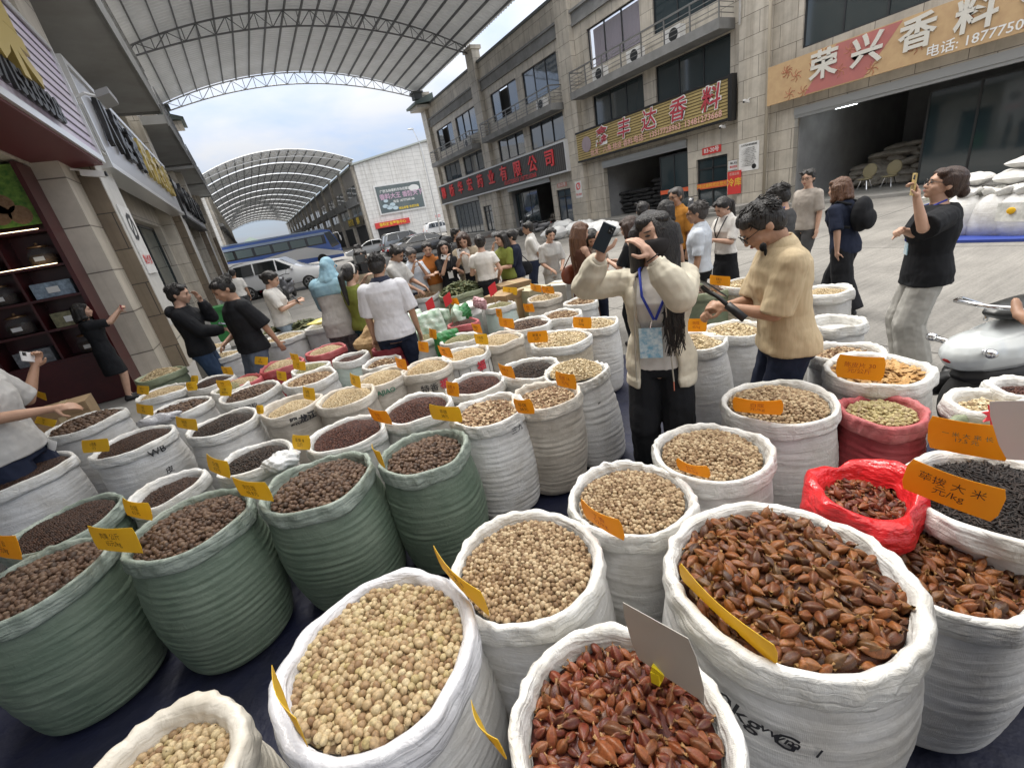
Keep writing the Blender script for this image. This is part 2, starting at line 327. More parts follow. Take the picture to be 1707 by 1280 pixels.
def ground_material():
    m_ = bpy.data.materials.new('worn_concrete_paving'); m_.use_nodes = True; t = m_.node_tree; p = t.nodes['Principled BSDF']
    g = N(t, 'ShaderNodeNewGeometry')
    n1 = N(t, 'ShaderNodeTexNoise', Scale=.35, Detail=8, Roughness=.68); t.links.new(g.outputs['Position'], n1.inputs['Vector'])
    r1 = N(t, 'ShaderNodeValToRGB'); e = r1.color_ramp.elements; e[0].position = .34; e[1].position = .64
    e[0].color = (.185, .178, .165, 1); e[1].color = (.33, .315, .29, 1); t.links.new(n1.outputs['Fac'], r1.inputs[0])
    mp = N(t, 'ShaderNodeMapping'); mp.inputs['Scale'].default_value = (.25, 5, 1); mp.inputs['Rotation'].default_value = (0, 0, R_(55)); t.links.new(g.outputs['Position'], mp.inputs[0])
    n2 = N(t, 'ShaderNodeTexNoise', Scale=3, Detail=5, Roughness=.7); t.links.new(mp.outputs[0], n2.inputs['Vector'])
    r2 = N(t, 'ShaderNodeValToRGB'); e = r2.color_ramp.elements; e[0].position = .3; e[1].position = .66; e[0].color = (.74, .74, .74, 1); e[1].color = (1.08, 1.08, 1.08, 1)
    t.links.new(n2.outputs['Fac'], r2.inputs[0])
    n3 = N(t, 'ShaderNodeTexNoise', Scale=40, Detail=3); t.links.new(g.outputs['Position'], n3.inputs['Vector'])
    r3 = N(t, 'ShaderNodeValToRGB'); e = r3.color_ramp.elements; e[0].position = .3; e[1].position = .6; e[0].color = (.78, .78, .78, 1); e[1].color = (1, 1, 1, 1); t.links.new(n3.outputs['Fac'], r3.inputs[0])
    br = N(t, 'ShaderNodeTexBrick', offset=0); br.inputs['Scale'].default_value = 1; br.inputs['Brick Width'].default_value = 5.2; br.inputs['Row Height'].default_value = 5.8
    br.inputs['Mortar Size'].default_value = .02; br.inputs['Color1'].default_value = (1, 1, 1, 1); br.inputs['Color2'].default_value = (.9, .9, .9, 1); br.inputs['Mortar'].default_value = (.42, .42, .42, 1)
    t.links.new(g.outputs['Position'], br.inputs['Vector']); s = r1.outputs[0]
    n4 = N(t, 'ShaderNodeTexNoise', Scale=.8, Detail=7, Roughness=.75, Distortion=.8); t.links.new(g.outputs['Position'], n4.inputs['Vector'])
    r4 = N(t, 'ShaderNodeValToRGB'); e = r4.color_ramp.elements; e[0].position = .60; e[1].position = .72; e[0].color = (1, 1, 1, 1); e[1].color = (.58, .57, .56, 1); t.links.new(n4.outputs['Fac'], r4.inputs[0])
    for q in (r2.outputs[0], r3.outputs[0], r4.outputs[0], br.outputs['Color']):
        mu = N(t, 'ShaderNodeMix', data_type='RGBA', blend_type='MULTIPLY'); mu.inputs['Factor'].default_value = 1
        t.links.new(s, mu.inputs['A']); t.links.new(q, mu.inputs['B']); s = mu.outputs['Result']
    t.links.new(s, p.inputs['Base Color']); p.inputs['Roughness'].default_value = .75
    b = N(t, 'ShaderNodeBump', Strength=.35, Distance=.02); t.links.new(n3.outputs['Fac'], b.inputs['Height']); t.links.new(b.outputs[0], p.inputs['Normal'])
    return m_
CONC = ground_material()
# ------------------------------------------------------------------ ground
b = MB(); b.add([(-400, -400, 0), (400, -400, 0), (400, 900, 0), (-400, 900, 0)], [(0, 1, 2, 3)]); struct(b.build('ground', CONC))
PAVE = mat('grey_pavement', (.30, .29, .275), .8, bump=.3, bs=50, var=(.22, .215, .2), vs=1.1)
b = MB(); b.box(-8, -1.15, 6.9, 47.2, 0.004, .15); b.box(-8, -2.5, -6, 6.9, 0.004, .15); struct(b.build('pavement', PAVE))
b = MB(); b.box(18.5, 29, 12.4, 47.4, 0.004, .30); b.box(18.2, 18.5, 12.4, 47.4, .004, .15); b.box(19.4, 29, -12, 12.4, .004, .10); struct(b.build('raised_pavement', PAVE))
# blue groundsheet below the sacks
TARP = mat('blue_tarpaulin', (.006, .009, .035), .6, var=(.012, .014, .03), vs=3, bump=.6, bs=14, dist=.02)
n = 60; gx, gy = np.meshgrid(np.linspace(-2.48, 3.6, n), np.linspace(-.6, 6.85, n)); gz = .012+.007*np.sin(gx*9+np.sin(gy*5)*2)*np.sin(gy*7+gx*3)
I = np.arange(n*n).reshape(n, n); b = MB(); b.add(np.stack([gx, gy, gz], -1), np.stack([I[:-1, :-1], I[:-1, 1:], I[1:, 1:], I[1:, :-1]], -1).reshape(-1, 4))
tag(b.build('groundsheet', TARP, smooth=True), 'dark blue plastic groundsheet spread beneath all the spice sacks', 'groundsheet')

def wall_holes(b, X0, X1, y0, y1, z0, z1, holes):
    """slab between X0 and X1 with rectangular holes (ya, yb, za, zb), as boxes butted end to end"""
    zs = sorted({z0, z1, *[min(max(h[2], z0), z1) for h in holes], *[min(max(h[3], z0), z1) for h in holes]})
    for za, zb in zip(zs[:-1], zs[1:]):
        cuts = sorted((max(h[0], y0), min(h[1], y1)) for h in holes if h[2] < zb-1e-6 and h[3] > za+1e-6); y = y0
        for a, c in cuts:
            if a > y+1e-6: b.box(X0, X1, y, a, za, zb)
            y = max(y, c)
        if y < y1-1e-6: b.box(X0, X1, y, y1, za, zb)
def window(parent, X, y0, y1, z0, z1, npane, glass, sgn=1, name='window', open_pane=None):
    """frame with panes on a wall that looks along -sgn*X; recessed .12"""
    x = X+sgn*.12; f = MB(); t = .055
    for a, c in ((z0, z0+t), (z1-t, z1)): f.box(x-.04, x+.04, y0, y1, a, c)
    for k in range(npane+1):
        yy = y0+(y1-y0-t)*k/npane; f.box(x-.038, x+.038, yy, yy+t, z0+t, z1-t)
    fr = f.build(name, ALU, parent)
    for k in range(npane):
        p = MB(); ya = y0+(y1-y0-t)*k/npane+t; yb = y0+(y1-y0-t)*(k+1)/npane; tl = RNG.normal(0, .012)
        if open_pane == k: continue
        P = [(x+tl, ya, z0+t), (x-tl, yb, z0+t), (x-tl+.01, yb, z1-t), (x+tl+.01, ya, z1-t)]
        p.add(P, [(0, 1, 2, 3)]); p.build('pane', glass, fr)
    return fr
PURPLE = mat('purple_curtain', (.17, .13, .18), .9, bump=1, bs=3, stretch=(1, 9, .15), dist=.08)
DARKIN = mat('dark_room', (.03, .03, .032), .9)  # near-black stand-in for the darkness of unlit rooms and shop openings
# ------------------------------------------------------------------ market hall on the far side of the street
hall = thing('market_building', 'long beige stone clad market building with shops, grey balconies and dark windows across the street', 'building', (22, 24, 0))
bays = [(1.1, 12.75), (12.75, 24.4), (24.4, 36.0), (36.0, 47.5)]
wl = MB()
for k, (y0, y1) in enumerate(bays):
    fl = .10 if k == 0 else .30
    holes = [(y0+6.05, y0+9.95, 5.45, 7.0), (y0+1.2, y0+5.25, 5.45, 7.0), (y0+6.05, y0+9.95, 8.3, 10.2), (y0+1.2, y0+5.25, 8.3, 10.2)]
    if k == 0: holes.append((2.3, 11.15, fl, 3.55))
    else: holes += [(y0+3.45, y0+9.55, fl, 3.5), (y0+1.3, y0+2.95, fl, 2.48)]
    wall_holes(wl, 20.0, 20.3, y0+.6, y1-.6, fl, 12.6, holes)
    # deep recessed grey bands below the parapet
    bd = MB(); bd.box(19.86, 19.997, y0+.6, y1-.6, 10.72, 10.86); bd.box(19.93, 19.997, y0+.6, y1-.6, 10.86, 11.35); bd.box(19.8, 19.997, y0+.6, y1-.6, 11.35, 11.47)
    bd.build('cornice', GREYR, hall)
    cpp = MB(); cpp.box(19.88, 20.42, y0+.6, y1-.6, 12.6, 12.75); cpp.build('parapet_cap', mat('dark_coping', (.13, .14, .14), .6), hall)
    glow = GLASS_B if k >= 2 else GLASS
    for j, h in enumerate(holes[:4]):
        wf = window(hall, 20.0, *h, 3, glow if not (k == 1 and j == 2) else GLASS, open_pane=1 if (k >= 2 and j in (2,)) else None)
        bk = MB(); bk.box(20.5, 20.55, h[0], h[1], h[2], h[3]); bk.build('curtain_or_dark_sheet', PURPLE if (k == 1 and j == 2) else DARKIN, wf)  # near-black sheets paint the unlit rooms; only the purple one is a curtain
        if k == 1 and j == 2:
            for c in KIDS(wf):
                if c.name.startswith('pane'): c.data.materials[0] = mat('thin_glass', (.8, .8, .85), .03, spec=.5, alpha=.22)
    # balcony
    if k == 0: continue
    bl = MB(); bl.box(19.0, 19.998, y0+1.0, y1-.95, 7.05, 7.42); bo = bl.build('balcony', SOFFIT if False else GREYR, hall)
    r = MB(); ya, yb = y0+1.05, y1-1.0
    for z in (7.6, 7.78, 7.96, 8.14): bar(r, (19.05, ya, z), (19.05, yb, z), .025); [bar(r, (19.05, q, z), (19.97, q, z), .025) for q in (ya, yb)]
    bar(r, (19.05, ya, 8.38), (19.05, yb, 8.38), .06)
    for q in (ya, yb): bar(r, (19.05, q, 8.38), (19.97, q, 8.38), .06)
    for q in np.linspace(ya, yb, 8): bar(r, (19.05, q, 7.42), (19.05, q, 8.36), .05)
    r.build('railing', RAILM, bo)
    # air conditioners standing on the balcony
    for q in ((y0+3.2, y0+5.6, y0+8.2) if k == 1 else (y0+2.2,)):
        a = tag(MB().box(19.35, 19.75, q, q+.85, 7.43, 8.02).build('air_conditioner', WHITEP), {1: 'white air conditioner unit on the balcony above the yellow sign', 2: 'white air conditioner unit on the balcony above the dark sign', 3: 'white air conditioner unit on the farthest balcony'}[k], 'air conditioner', 'air conditioner units on the balconies')
        g_ = MB(); g_.lathe([(.24, 0), (.25, .015), (.2, .02)], 20); M = np.eye(4); M[:3, :3] = [[0, 0, -1], [0, 1, 0], [1, 0, 0]]; M[:3, 3] = (19.349, q+.34, 7.73); g_.xform(M); g_.build('fan_grille', ALU, a)
wl.build('wall', TILE, hall)
for k, yc in enumerate((1.1, 12.75, 24.4, 36.0, 47.5)):
    top = 13.55 if k >= 2 else 12.9
    p = MB(); p.box(19.68, 20.35, yc-.598, yc+.598, .004 if k == 0 else .302, top); p.box(19.55, 20.5, yc-.7, yc+.7, top, top+.25); p.build('pillar', TILE, hall)
# shop interiors
def interior(y0, y1, z1, fl, dep, name='shop_interior'):
    b = MB(); b.box(20.31+dep, 20.4+dep, y0-1.5, y1+1.5, fl, z1+.6); b.box(20.31, 20.31+dep, y0-1.6, y0-1.5, fl, z1+.6); b.box(20.31, 20.31+dep, y1+1.5, y1+1.6, fl, z1+.6)
    b.box(20.31, 20.31+dep, y0-1.5, y1+1.5, z1+.6, z1+.7); o = b.build(name, INT_W, hall)
    f = MB(); f.box(20.31, 20.31+dep, y0-1.5, y1+1.5, fl, fl+.006); f.build('shop_floor', INT_F, hall); return o
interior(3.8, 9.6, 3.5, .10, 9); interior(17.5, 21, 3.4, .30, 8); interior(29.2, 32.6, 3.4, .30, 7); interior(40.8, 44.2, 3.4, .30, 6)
for k, (y0, y1) in enumerate(bays):
    fl = .10 if k == 0 else .30
    ya, yb, zt = (2.3, 11.15, 3.55) if k == 0 else (y0+3.45, y0+9.55, 3.5)
    s = MB(); s.box(19.9, 20.28, ya+.01, yb-.01, zt-.26, zt-.005); s.box(19.94, 20.24, ya+.01, yb-.01, zt-.36, zt-.262); s.build('roller_shutter', mat('galvanised_shutter', (.42, .43, .43), .4, .6), hall)
    if k: # side door with transom
        d = MB(); a, c = y0+1.3, y0+2.95
        for q in (a, c-.07, (a+c)/2-.035): d.box(20.1, 20.17, q, q+.07, fl, 2.48)
        d.box(20.1, 20.17, a+.07, c-.07, 2.40, 2.477); d.box(20.1, 20.17, a+.07, c-.07, 1.98, 2.05); dd = d.build('door', ALU, hall)
        g = MB(); g.add([(20.14, a, fl), (20.14, c, fl), (20.14, c, 2.45), (20.14, a, 2.45)], [(0, 1, 2, 3)]); g.build('door_glass', GLASS_B if k >= 2 else GLASS, dd)
# storefront of glass doors in the far bay, folded glass leaves in the other two
def glass_leaf(y0, y1, z0, z1, x=20.1, n=1, gm=None, name='glass_door'):
    d = MB(); t = .06
    for z in (z0, z1-t): d.box(x, x+.05, y0, y1, z, z+t)
    for k in range(n+1):
        q = y0+(y1-y0-t)*k/n; d.box(x+.001, x+.049, q, q+t, z0+t, z1-t)
    o = d.build(name, ALU, hall); g = MB(); g.add([(x+.025, y0, z0), (x+.025, y1, z0), (x+.025, y1, z1), (x+.025, y0, z1)], [(0, 1, 2, 3)]); g.build('door_glass', gm or GLASS, o); return o
glass_leaf(39.5, 45.5, .3, 3.1, n=6, gm=GLASS_B); glass_leaf(30.6, 33.9, .3, 2.9, x=20.6, n=3); glass_leaf(16.25, 18.1, .3, 3.0, x=20.15, n=2)
glass_leaf(2.4, 7.6, .1, 3.1, x=21.6, n=4)
# ------------------------------------------------------------------ shop signs over the street
BOARD = mat('black_ribbed_sign', (.045, .043, .04), .45)
BOARD_Y = mat('yellow_slatted_sign', (.49, .38, .16), .55, var=(.42, .32, .13), vs=2)
RIB = mat('sign_slat_gap', (.09, .06, .02), .7)
LET_R = mat('red_sign_letters', (.72, .045, .05), .4); LET_P = mat('maroon_sign_letters', (.42, .05, .07), .45); LET_W = mat('white_sign_letters', (.8, .8, .78), .5); LET_PK = mat('pink_sign_letters', (.72, .42, .36), .5); LET_K = mat('black_sign_letters', (.015, .015, .017), .4); LET_G = mat('gold_sign_letters', (.55, .42, .13), .35, .4)
UXR, UZ = (0, -1, 0), (0, 0, 1)
s = thing('shop_sign', 'long black ribbed shop sign with red characters over the two far shops', 'shop sign', (19.4, 36, 3.6))
MB().box(19.45, 19.66, 25.1, 47.1, 3.55, 5.2).build('sign_board', BOARD, s)
r = MB()
for q in np.arange(25.3, 47, .22): r.box(19.435, 19.448, q, q+.07, 3.6, 5.15)
r.build('rib', mat('grey_sign_rib', (.10, .095, .09), .5), s)
f = MB(); f.box(19.4, 19.7, 25.0, 47.2, 5.2, 5.3); f.box(19.4, 19.7, 25.0, 47.2, 3.45, 3.55); f.box(19.4, 19.7, 25.0, 25.1, 3.55, 5.2); f.build('sign_frame', STEEL_W, s)
for i, ch in enumerate('柳桥华宏药业有限公司'): put_text(ch, 1.12, (19.40, 45.9-i*2.12, 4.45), UXR, UZ, LET_R, s, bold=.02, extrude=.03)
put_text('18107720359 13977210368', .42, (19.41, 31.0, 3.78), UXR, UZ, LET_R, s, bold=.01)
s = thing('shop_sign', 'yellow slatted shop sign with maroon white-edged characters above the stacked black bags', 'shop sign', (19.4, 18.6, 3.8))
MB().box(19.45, 19.66, 13.6, 23.85, 3.85, 5.3).build('sign_board', BOARD_Y, s)
r = MB()
for z in np.arange(3.95, 5.3, .125): r.box(19.437, 19.448, 13.62, 23.83, z, z+.032)
r.build('slat_gap', RIB, s)
f = MB(); f.box(19.35, 19.7, 13.42, 13.6, 3.7, 5.42); f.box(19.42, 19.7, 13.6, 23.9, 5.3, 5.4); f.box(19.42, 19.7, 13.6, 23.9, 3.75, 3.85); f.build('sign_frame', BLACKP, s)
for i, ch in enumerate('鑫丰达香料'):
    y = 21.6-i*1.78
    put_text(ch, 1.0, (19.40, y, 4.72), UXR, UZ, LET_W, s, bold=.05, shear=.15); put_text(ch, 1.0, (19.38, y, 4.72), UXR, UZ, LET_P, s, bold=.012, shear=.15)
put_text('批发：八角 桂皮 香料', .36, (19.41, 20.9, 4.05), UXR, UZ, LET_PK, s, bold=.015); put_text('电话：13517728963', .36, (19.41, 17.6, 4.08), UXR, UZ, LET_PK, s, bold=.015)
put_text('13481273668', .36, (19.41, 14.9, 4.08), UXR, UZ, LET_PK, s, bold=.015)
em = MB(); em.lathe([(.42, 0), (.42, .012), (.36, .02), (.36, .01)], 24); em.lathe([(.2, 0), (.24, .015), (.1, .03)], 7); M = np.eye(4); M[:3, :3] = [[0, 0, -1], [0, 1, 0], [1, 0, 0]]; M[:3, 3] = (19.435, 22.95, 4.62); em.xform(M); em.build('emblem', mat('grey_mauve_print', (.33, .27, .3), .6), s)
s = thing('shop_sign', 'wide orange and red printed shop sign with white characters over the open warehouse shop', 'shop sign', (19.5, 7, 3.8))
OR_ = mat('faded_orange_print', (.56, .39, .21), .55, var=(.50, .33, .18), vs=4); RD_ = mat('faded_red_print', (.46, .16, .14), .55, var=(.42, .15, .14), vs=5)
MB().box(19.5, 19.66, .2, 12.05, 3.85, 5.15).build('sign_board', OR_, s)
for (a, c, sk) in ((8.0, 10.6, .7), (1.0, 4.6, .55)): p = MB(); p.add([(19.494, c, 3.88), (19.494, a+sk, 3.88), (19.494, a-sk*.3, 5.12), (19.494, c-sk*1.4, 5.12)], [(0, 1, 2, 3)]); p.build('red_panel', RD_, s)
for k in range(16):
    p = MB(); y, z = 11.5-RNG.random()*9.5, 3.98+RNG.random()*1.0; a0 = RNG.random()*6
    for j in range(6): a = a0+j*1.05; p.tube([(19.492, y, z), (19.492, y+.12*math.cos(a), z+.12*math.sin(a)), (19.492, y+.2*math.cos(a+.4), z+.2*math.sin(a+.4))], .012, 4)
    p.build('spice_motif', mat('rust_print', (.42, .17, .09), .6), s)
for i, ch in enumerate('荣兴香料行'): put_text(ch, .92, (19.47, 9.98-i*1.30, 4.60), UXR, UZ, mat('cream_sign_letters', (.66, .64, .58), .5), s, bold=.025, extrude=.02)
put_text('电话: 18777508585', .34, (19.48, 5.75, 4.03), UXR, UZ, LET_W, s, bold=.01)
# small signs and notices on the right hand wall
def plate(name, label, cat, X, y0, y1, z0, z1, m_, texts, group=None):
    s = thing(name, label, cat, (X, (y0+y1)/2, z0), group=group); MB().box(X, X+.02, y0, y1, z0, z1).build('plate', m_, s)
    for (tx, sz, y, z, mm) in texts: put_text(tx, sz, (X-.006, y, z), UXR, UZ, mm, s, bold=.015)
    return s
plate('number_plate', 'red shop number plate reading B3-20 above a dark door', 'number plate', 19.97, 14.35, 15.35, 2.62, 2.92, RED_P, [('B3-20号', .24, 14.85, 2.77, LET_W)])
plate('number_plate', 'pale red shop number plate over the blue glass side door', 'number plate', 19.97, 26.0, 27.1, 2.62, 2.9, mat('faded_red', (.6, .3, .25), .5), [('B3-21号', .24, 26.55, 2.76, LET_W)])
s = plate('notice_board', 'white printed notice board on the pillar between the yellow and orange signs', 'notice board', 19.655, 12.35, 13.25, 1.62, 2.72, WHITEP, [('公共场所管理制度', .09, 12.8, 2.62, LET_K)])
for k in range(11): put_text('一二三经营者应当遵守市场'[:9+(k*5) % 4], .06, (19.65, 12.82, 2.5-k*.068), UXR, UZ, LET_K, s)
c_ = MB(); c_.lathe([(.1, 0), (.1, .006)], 16); M = np.eye(4); M[:3, :3] = [[0, 0, -1], [0, 1, 0], [1, 0, 0]]; M[:3, 3] = (19.65, 12.55, 1.76); c_.xform(M); c_.build('seal', LET_K, s)
plate('warning_notice', 'small white framed notice beside the dark door', 'notice', 19.97, 13.45, 13.98, 1.75, 2.15, WHITEP, [('消防安全', .1, 13.7, 2.03, LET_K), ('重点检查', .1, 13.7, 1.88, LET_R)])
plate('cold_store_sign', 'upright red sign with yellow characters for cold storage', 'sign', 19.6, 13.1, 13.75, .75, 1.7, RED_P, [('冷库', .36, 13.42, 1.22, mat('yellow_letters', (.8, .5, .06), .5)), ('低温出租', .12, 13.42, 1.58, LET_PK)])
plate('no_smoking_sign', 'white no smoking sign with red ring on the pillar beside the black sign', 'sign', 19.655, 24.1, 24.75, 1.75, 2.75, WHITEP, [('Ø', .6, 24.42, 2.42, LET_R), ('禁止吸烟', .14, 24.42, 1.95, LET_R)])
bn = thing('banner', 'orange red banner strip stretched across the door below the number plate', 'banner', (19.95, 15, 1.3)); MB().box(20.02, 20.035, 13.9, 15.75, 1.12, 1.38).build('strip', mat('banner_red', (.72, .13, .05), .6), bn)
put_text('鑫丰达香料欢迎您光临', .19, (20.012, 14.83, 1.25), UXR, UZ, mat('yellow_letters', (.8, .5, .06), .5), bn, bold=.015)
bn = thing('banner', 'orange red banner strip on the folded glass leaf near the black bags', 'banner', (19.95, 17, 1.3)); MB().box(20.12, 20.135, 16.2, 18.1, 1.15, 1.35).build('strip', mat('banner_red', (.72, .13, .05), .6), bn)
put_text('欢迎新老顾客', .16, (20.11, 17.1, 1.25), UXR, UZ, mat('yellow_letters', (.8, .5, .06), .5), bn, bold=.015)
# drain pipes, cameras, tube light
tag(MB().tube([(19.55, 12.02, .1), (19.55, 12.02, 12.4)], .06, 10).build('drain_pipe', mat('buff_pipe', (.42, .37, .29), .5), smooth=True), 'buff drain pipe running up the wall beside the orange sign', 'drain pipe')
tag(MB().tube([(19.6, 13.28, 7.0), (19.6, 13.25, 9.5), (19.6, 13.28, 12.4)], .045, 10).build('drain_pipe', WHITEP, smooth=True), 'white drain pipe hanging down the pillar beside the balcony end', 'drain pipe')
def cctv(x, y, z, label, dx=-1):
    s = thing('security_camera', label, 'security camera', (x, y, z)); MB().tube([(x, y, z), (x+dx*.12, y, z-.03), (x+dx*.16, y, z-.08)], .018, 8).build('bracket', WHITEP, s)
    MB().obox((x+dx*.26, y, z-.1), (.15, 0, -.03), (0, .05, 0), (.008, 0, .045)).build('housing', WHITEP, s); MB().box(x+dx*.44, x+dx*.41, y-.035, y+.035, z-.16, z-.09).build('lens', BLACKP, s)
cctv(19.66, 12.8, 4.35, 'small white security camera on the pillar below the balcony end'); cctv(19.7, 13.9, 3.66, 'small bullet security camera below the corner of the yellow sign')
TUBE = mat('lit_tube', (1, 1, 1), .5, emit=(.9, .97, 1), es=9)
s = thing('tube_lamp', 'lit white tube lamp inside the open warehouse shop', 'lamp', (26, 10, 3.6)); q = atX(1411, 176, 21.6); MB().box(21.55, 21.65, q[1]-.35, q[1]+.35, q[2]-.04, q[2]+.04).build('tube', TUBE, s); MB().box(21.53, 21.67, q[1]-.4, q[1]+.4, q[2]+.04, q[2]+.1).build('batten', WHITEP, s)

# ------------------------------------------------------------------ vaulted canopy over the street
SHEET = mat('grey_corrugated_sheet', (.84, .85, .86), .5, .0, var=(.70, .71, .71), vs=.5)
translucent(SHEET, .03, (.8, .82, .84)); CHORD = mat('truss_steel', (.20, .205, .215), .5, .4); PURL = mat('purlin_steel', (.16, .165, .17), .5, .4)
XC, XH = 8.65, 11.15
def arch(x, base=13.85, rise=2.15): return base+rise*(1-((x-XC)/XH)**2)
def sheet(b, y0, y1, pitch=.34, nx=36, amp=.03, **k):
    xs = np.linspace(XC-XH, XC+XH, nx); ys = np.arange(y0, y1, pitch/4); ph = np.arange(len(ys)) % 4; off = np.where((ph == 1) | (ph == 2), amp, -amp)
    P = np.array([[(x, y, arch(x, **k)+.12+o) for x in xs] for y, o in zip(ys, off)]); b.rings(P, closed=False)
roof = thing('vault_canopy', 'wide vaulted grey metal canopy on arched trusses spanning the street overhead', 'canopy', (XC, 36, 14))
b = MB(); sheet(b, 23.9, 47.9); b.build('roof_sheet', SHEET, roof)
def truss(y, mt, parent, depth=.85, nseg=26, r=.05, **k):
    b = MB(); xs = np.linspace(XC-XH+.2, XC+XH-.2, nseg+1)
    tp = np.array([(x, y, arch(x, **k)-.06) for x in xs]); bt = np.array([(x, y, arch(x, **k)-.06-depth*(.35+.65*math.sin(math.pi*(i+.5)/(nseg+1))**.5)) for i, x in enumerate(xs)])
    b.tube(tp, r, 6); b.tube(bt, r, 6)
    for i in range(nseg):
        q = (tp[i], bt[i+1]) if i % 2 else (bt[i], tp[i+1]); b.tube([q[0], q[1]], r*.55, 5); b.tube([tp[i], bt[i]], r*.55, 5)
    return b.build('truss', mt, parent, smooth=True)
for y, mt in ((24.4, CHORD), (36.0, CHORD), (47.5, STEEL_W)): truss(y, mt, roof)
for x in np.linspace(XC-XH+.3, XC+XH-.3, 22):
    p = MB(); p.box(x-.04, x+.04, 23.9, 47.85, arch(x)-.05, arch(x)+.085); p.build('purlin', PURL, roof)
# eave ornaments with green tiles at the street corner
for X0, X1, lab in ((18.4, 20.6, 'green tiled corner eave on top of the beige building'), (-2.6, -.75, 'green tiled corner eave jutting from the balconied building')):
    s = thing('corner_eave', lab, 'eave', (X0, 47, 12.8)); sg = 1 if X0 > 0 else -1
    e = MB(); xi, xo = (20.3, 18.3) if sg > 0 else (-2.9, -.7)
    e.rings([[(xi, y, 13.45), (xo, y, 12.75), (xo, y, 12.55), (xi, y, 12.75)] for y in (45.6, 48.3)]); e.build('tiled_top', mat('green_roof_tile', (.10, .13, .115), .5, bump=.8, bs=6, stretch=(1, 5, 1)), s)
    e = MB(); e.box(min(xi, xo)+.25, max(xi, xo)-.25, 45.9, 48.0, 12.3, 12.56); e.build('eave_bracket', TILE, s)
    e = MB(); e.box((xi+xo)/2-.5, (xi+xo)/2+.3, 46.6, 47.4, 13.2, 13.7); e.box((xi+xo)/2-.65, (xi+xo)/2+.45, 46.5, 47.5, 13.7, 13.85); e.build('finial', mat('dark_grey_cast', (.11, .115, .115), .7), s)
# ------------------------------------------------------------------ near building with the signboards edge-on
left = thing('shop_building', 'dim stone clad shop building with deep balconies close beside the sacks', 'building', (-4, 20, 0))
wl = MB(); LB = [(-3.0, 10.0), (12.0, 21.6), (23.6, 33.2), (35.2, 44.8)]
for k, (y0, y1) in enumerate(LB):
    holes = [(y0+.5, y0+4.4, 5.75, 7.15), (y0+5.0, y1-.6, 5.75, 7.15)]
    if k == 0: holes.append((y0, 9.999, .152, 3.8))
    else: holes += [(y0+.5, y0+2.1, .152, 2.6), (y0+3.3, y1-.8, .152, 3.5)]
    wall_holes(wl, -2.75, -2.35, y0, y1, .152, 12.7, holes)
    for j, h in enumerate(holes[:2]): window(left, -2.35, *h, 3, GLASS, sgn=-1)
    if k:
        for (a, c, zt) in ((y0+.5, y0+2.1, 2.6), (y0+3.3, y1-.8, 3.5)):
            d = MB()
            for q in (a, c-.07, (a+c)/2): d.box(-2.62, -2.55, q, q+.07, .152, zt)
            d.box(-2.62, -2.55, a+.07, c-.07, zt-.08, zt); do = d.build('door', ALU, left)
            MB().add([(-2.585, a, .152), (-2.585, c, .152), (-2.585, c, zt), (-2.585, a, zt)], [(0, 1, 2, 3)]).build('door_glass', mat('green_dark_glass', (.03, .055, .05), .1, spec=.8), do)
wl.build('wall', TILE, left)
for k, yy in enumerate((10.0, 21.6, 33.2, 44.8)):
    MB().box(-3, -2.02, yy, yy+.75, .152, 7.2).build('pilaster', TILE, left)
    p = MB(); p.box(-3, -1.74, yy+.751, yy+2.0, .152, 12.7); p.build('pillar', TILE_D if False else TILE, left)
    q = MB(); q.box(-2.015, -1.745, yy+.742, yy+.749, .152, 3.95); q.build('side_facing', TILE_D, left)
    q = MB(); q.box(-1.738, -1.732, yy+.76, yy+1.99, 1.0, 3.95); q.build('pale_facing', mat('pale_granite', (.66, .65, .62), .45, var=(.58, .57, .54), vs=6), left)
for (y0, y1) in ((-3, 21.3), (23.0, 31.6), (33.0, 39.0), (40.4, 46.6)):
    bo = MB().box(-2.349, -.95, y0, y1, 7.2, 7.5).build('balcony', SOFFIT, left)
    f = MB(); f.box(-.948, -.90, y0-.02, y1+.02, 7.12, 7.75); f.box(-2.34, -.95, y1, y1+.05, 7.12, 7.75); f.build('balcony_fascia', GREYR, bo)
    r = MB()
    for z in (7.95, 8.15, 8.4): bar(r, (-.93, y0, z), (-.93, y1, z), .035)
    for q in np.arange(y0, y1, 1.4): bar(r, (-.93, q, 7.7), (-.93, q, 8.4), .035)
    r.build('railing', RAILM, bo)
MB().box(-3, -2.35, -26, -3.2, .004, 12.7).build('unseen_wall', TILE, left)  # unseen run of the building behind the view, added to block the sun
# interior of the open spice shop
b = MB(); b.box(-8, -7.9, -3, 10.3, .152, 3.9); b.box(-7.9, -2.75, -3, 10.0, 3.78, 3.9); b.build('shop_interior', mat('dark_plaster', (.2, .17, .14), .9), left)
# signs edge-on above the shops
UXL = (0, 1, 0)
LIL = mat('lilac_slatted_sign', (.62, .57, .66), .4, var=(.52, .45, .58), vs=1.5); SILV = mat('silver_sign_edge', (.72, .72, .72), .3, .6); SLV2 = mat('brushed_grey_sign', (.5, .5, .52), .35, .5)
s = thing('shop_sign', 'lilac slatted shop sign with large gold character and black digits above the jar shop', 'shop sign', (-1.6, 5, 3.95))
MB().box(-1.95, -1.6, -3, 10.7, 3.98, 5.5).build('sign_board', LIL, s)
r = MB()
for z in np.arange(4.12, 5.5, .15): r.box(-1.598, -1.59, -3, 10.68, z, z+.025)
r.build('slat_gap', mat('lilac_gap', (.12, .1, .13), .6), s)
f = MB(); f.box(-1.97, -1.56, -3, 10.78, 3.88, 3.98); f.box(-1.97, -1.56, -3, 10.78, 5.5, 5.57); f.box(-1.97, -1.56, 10.7, 10.78, 3.98, 5.5); f.build('sign_frame', SILV, s)
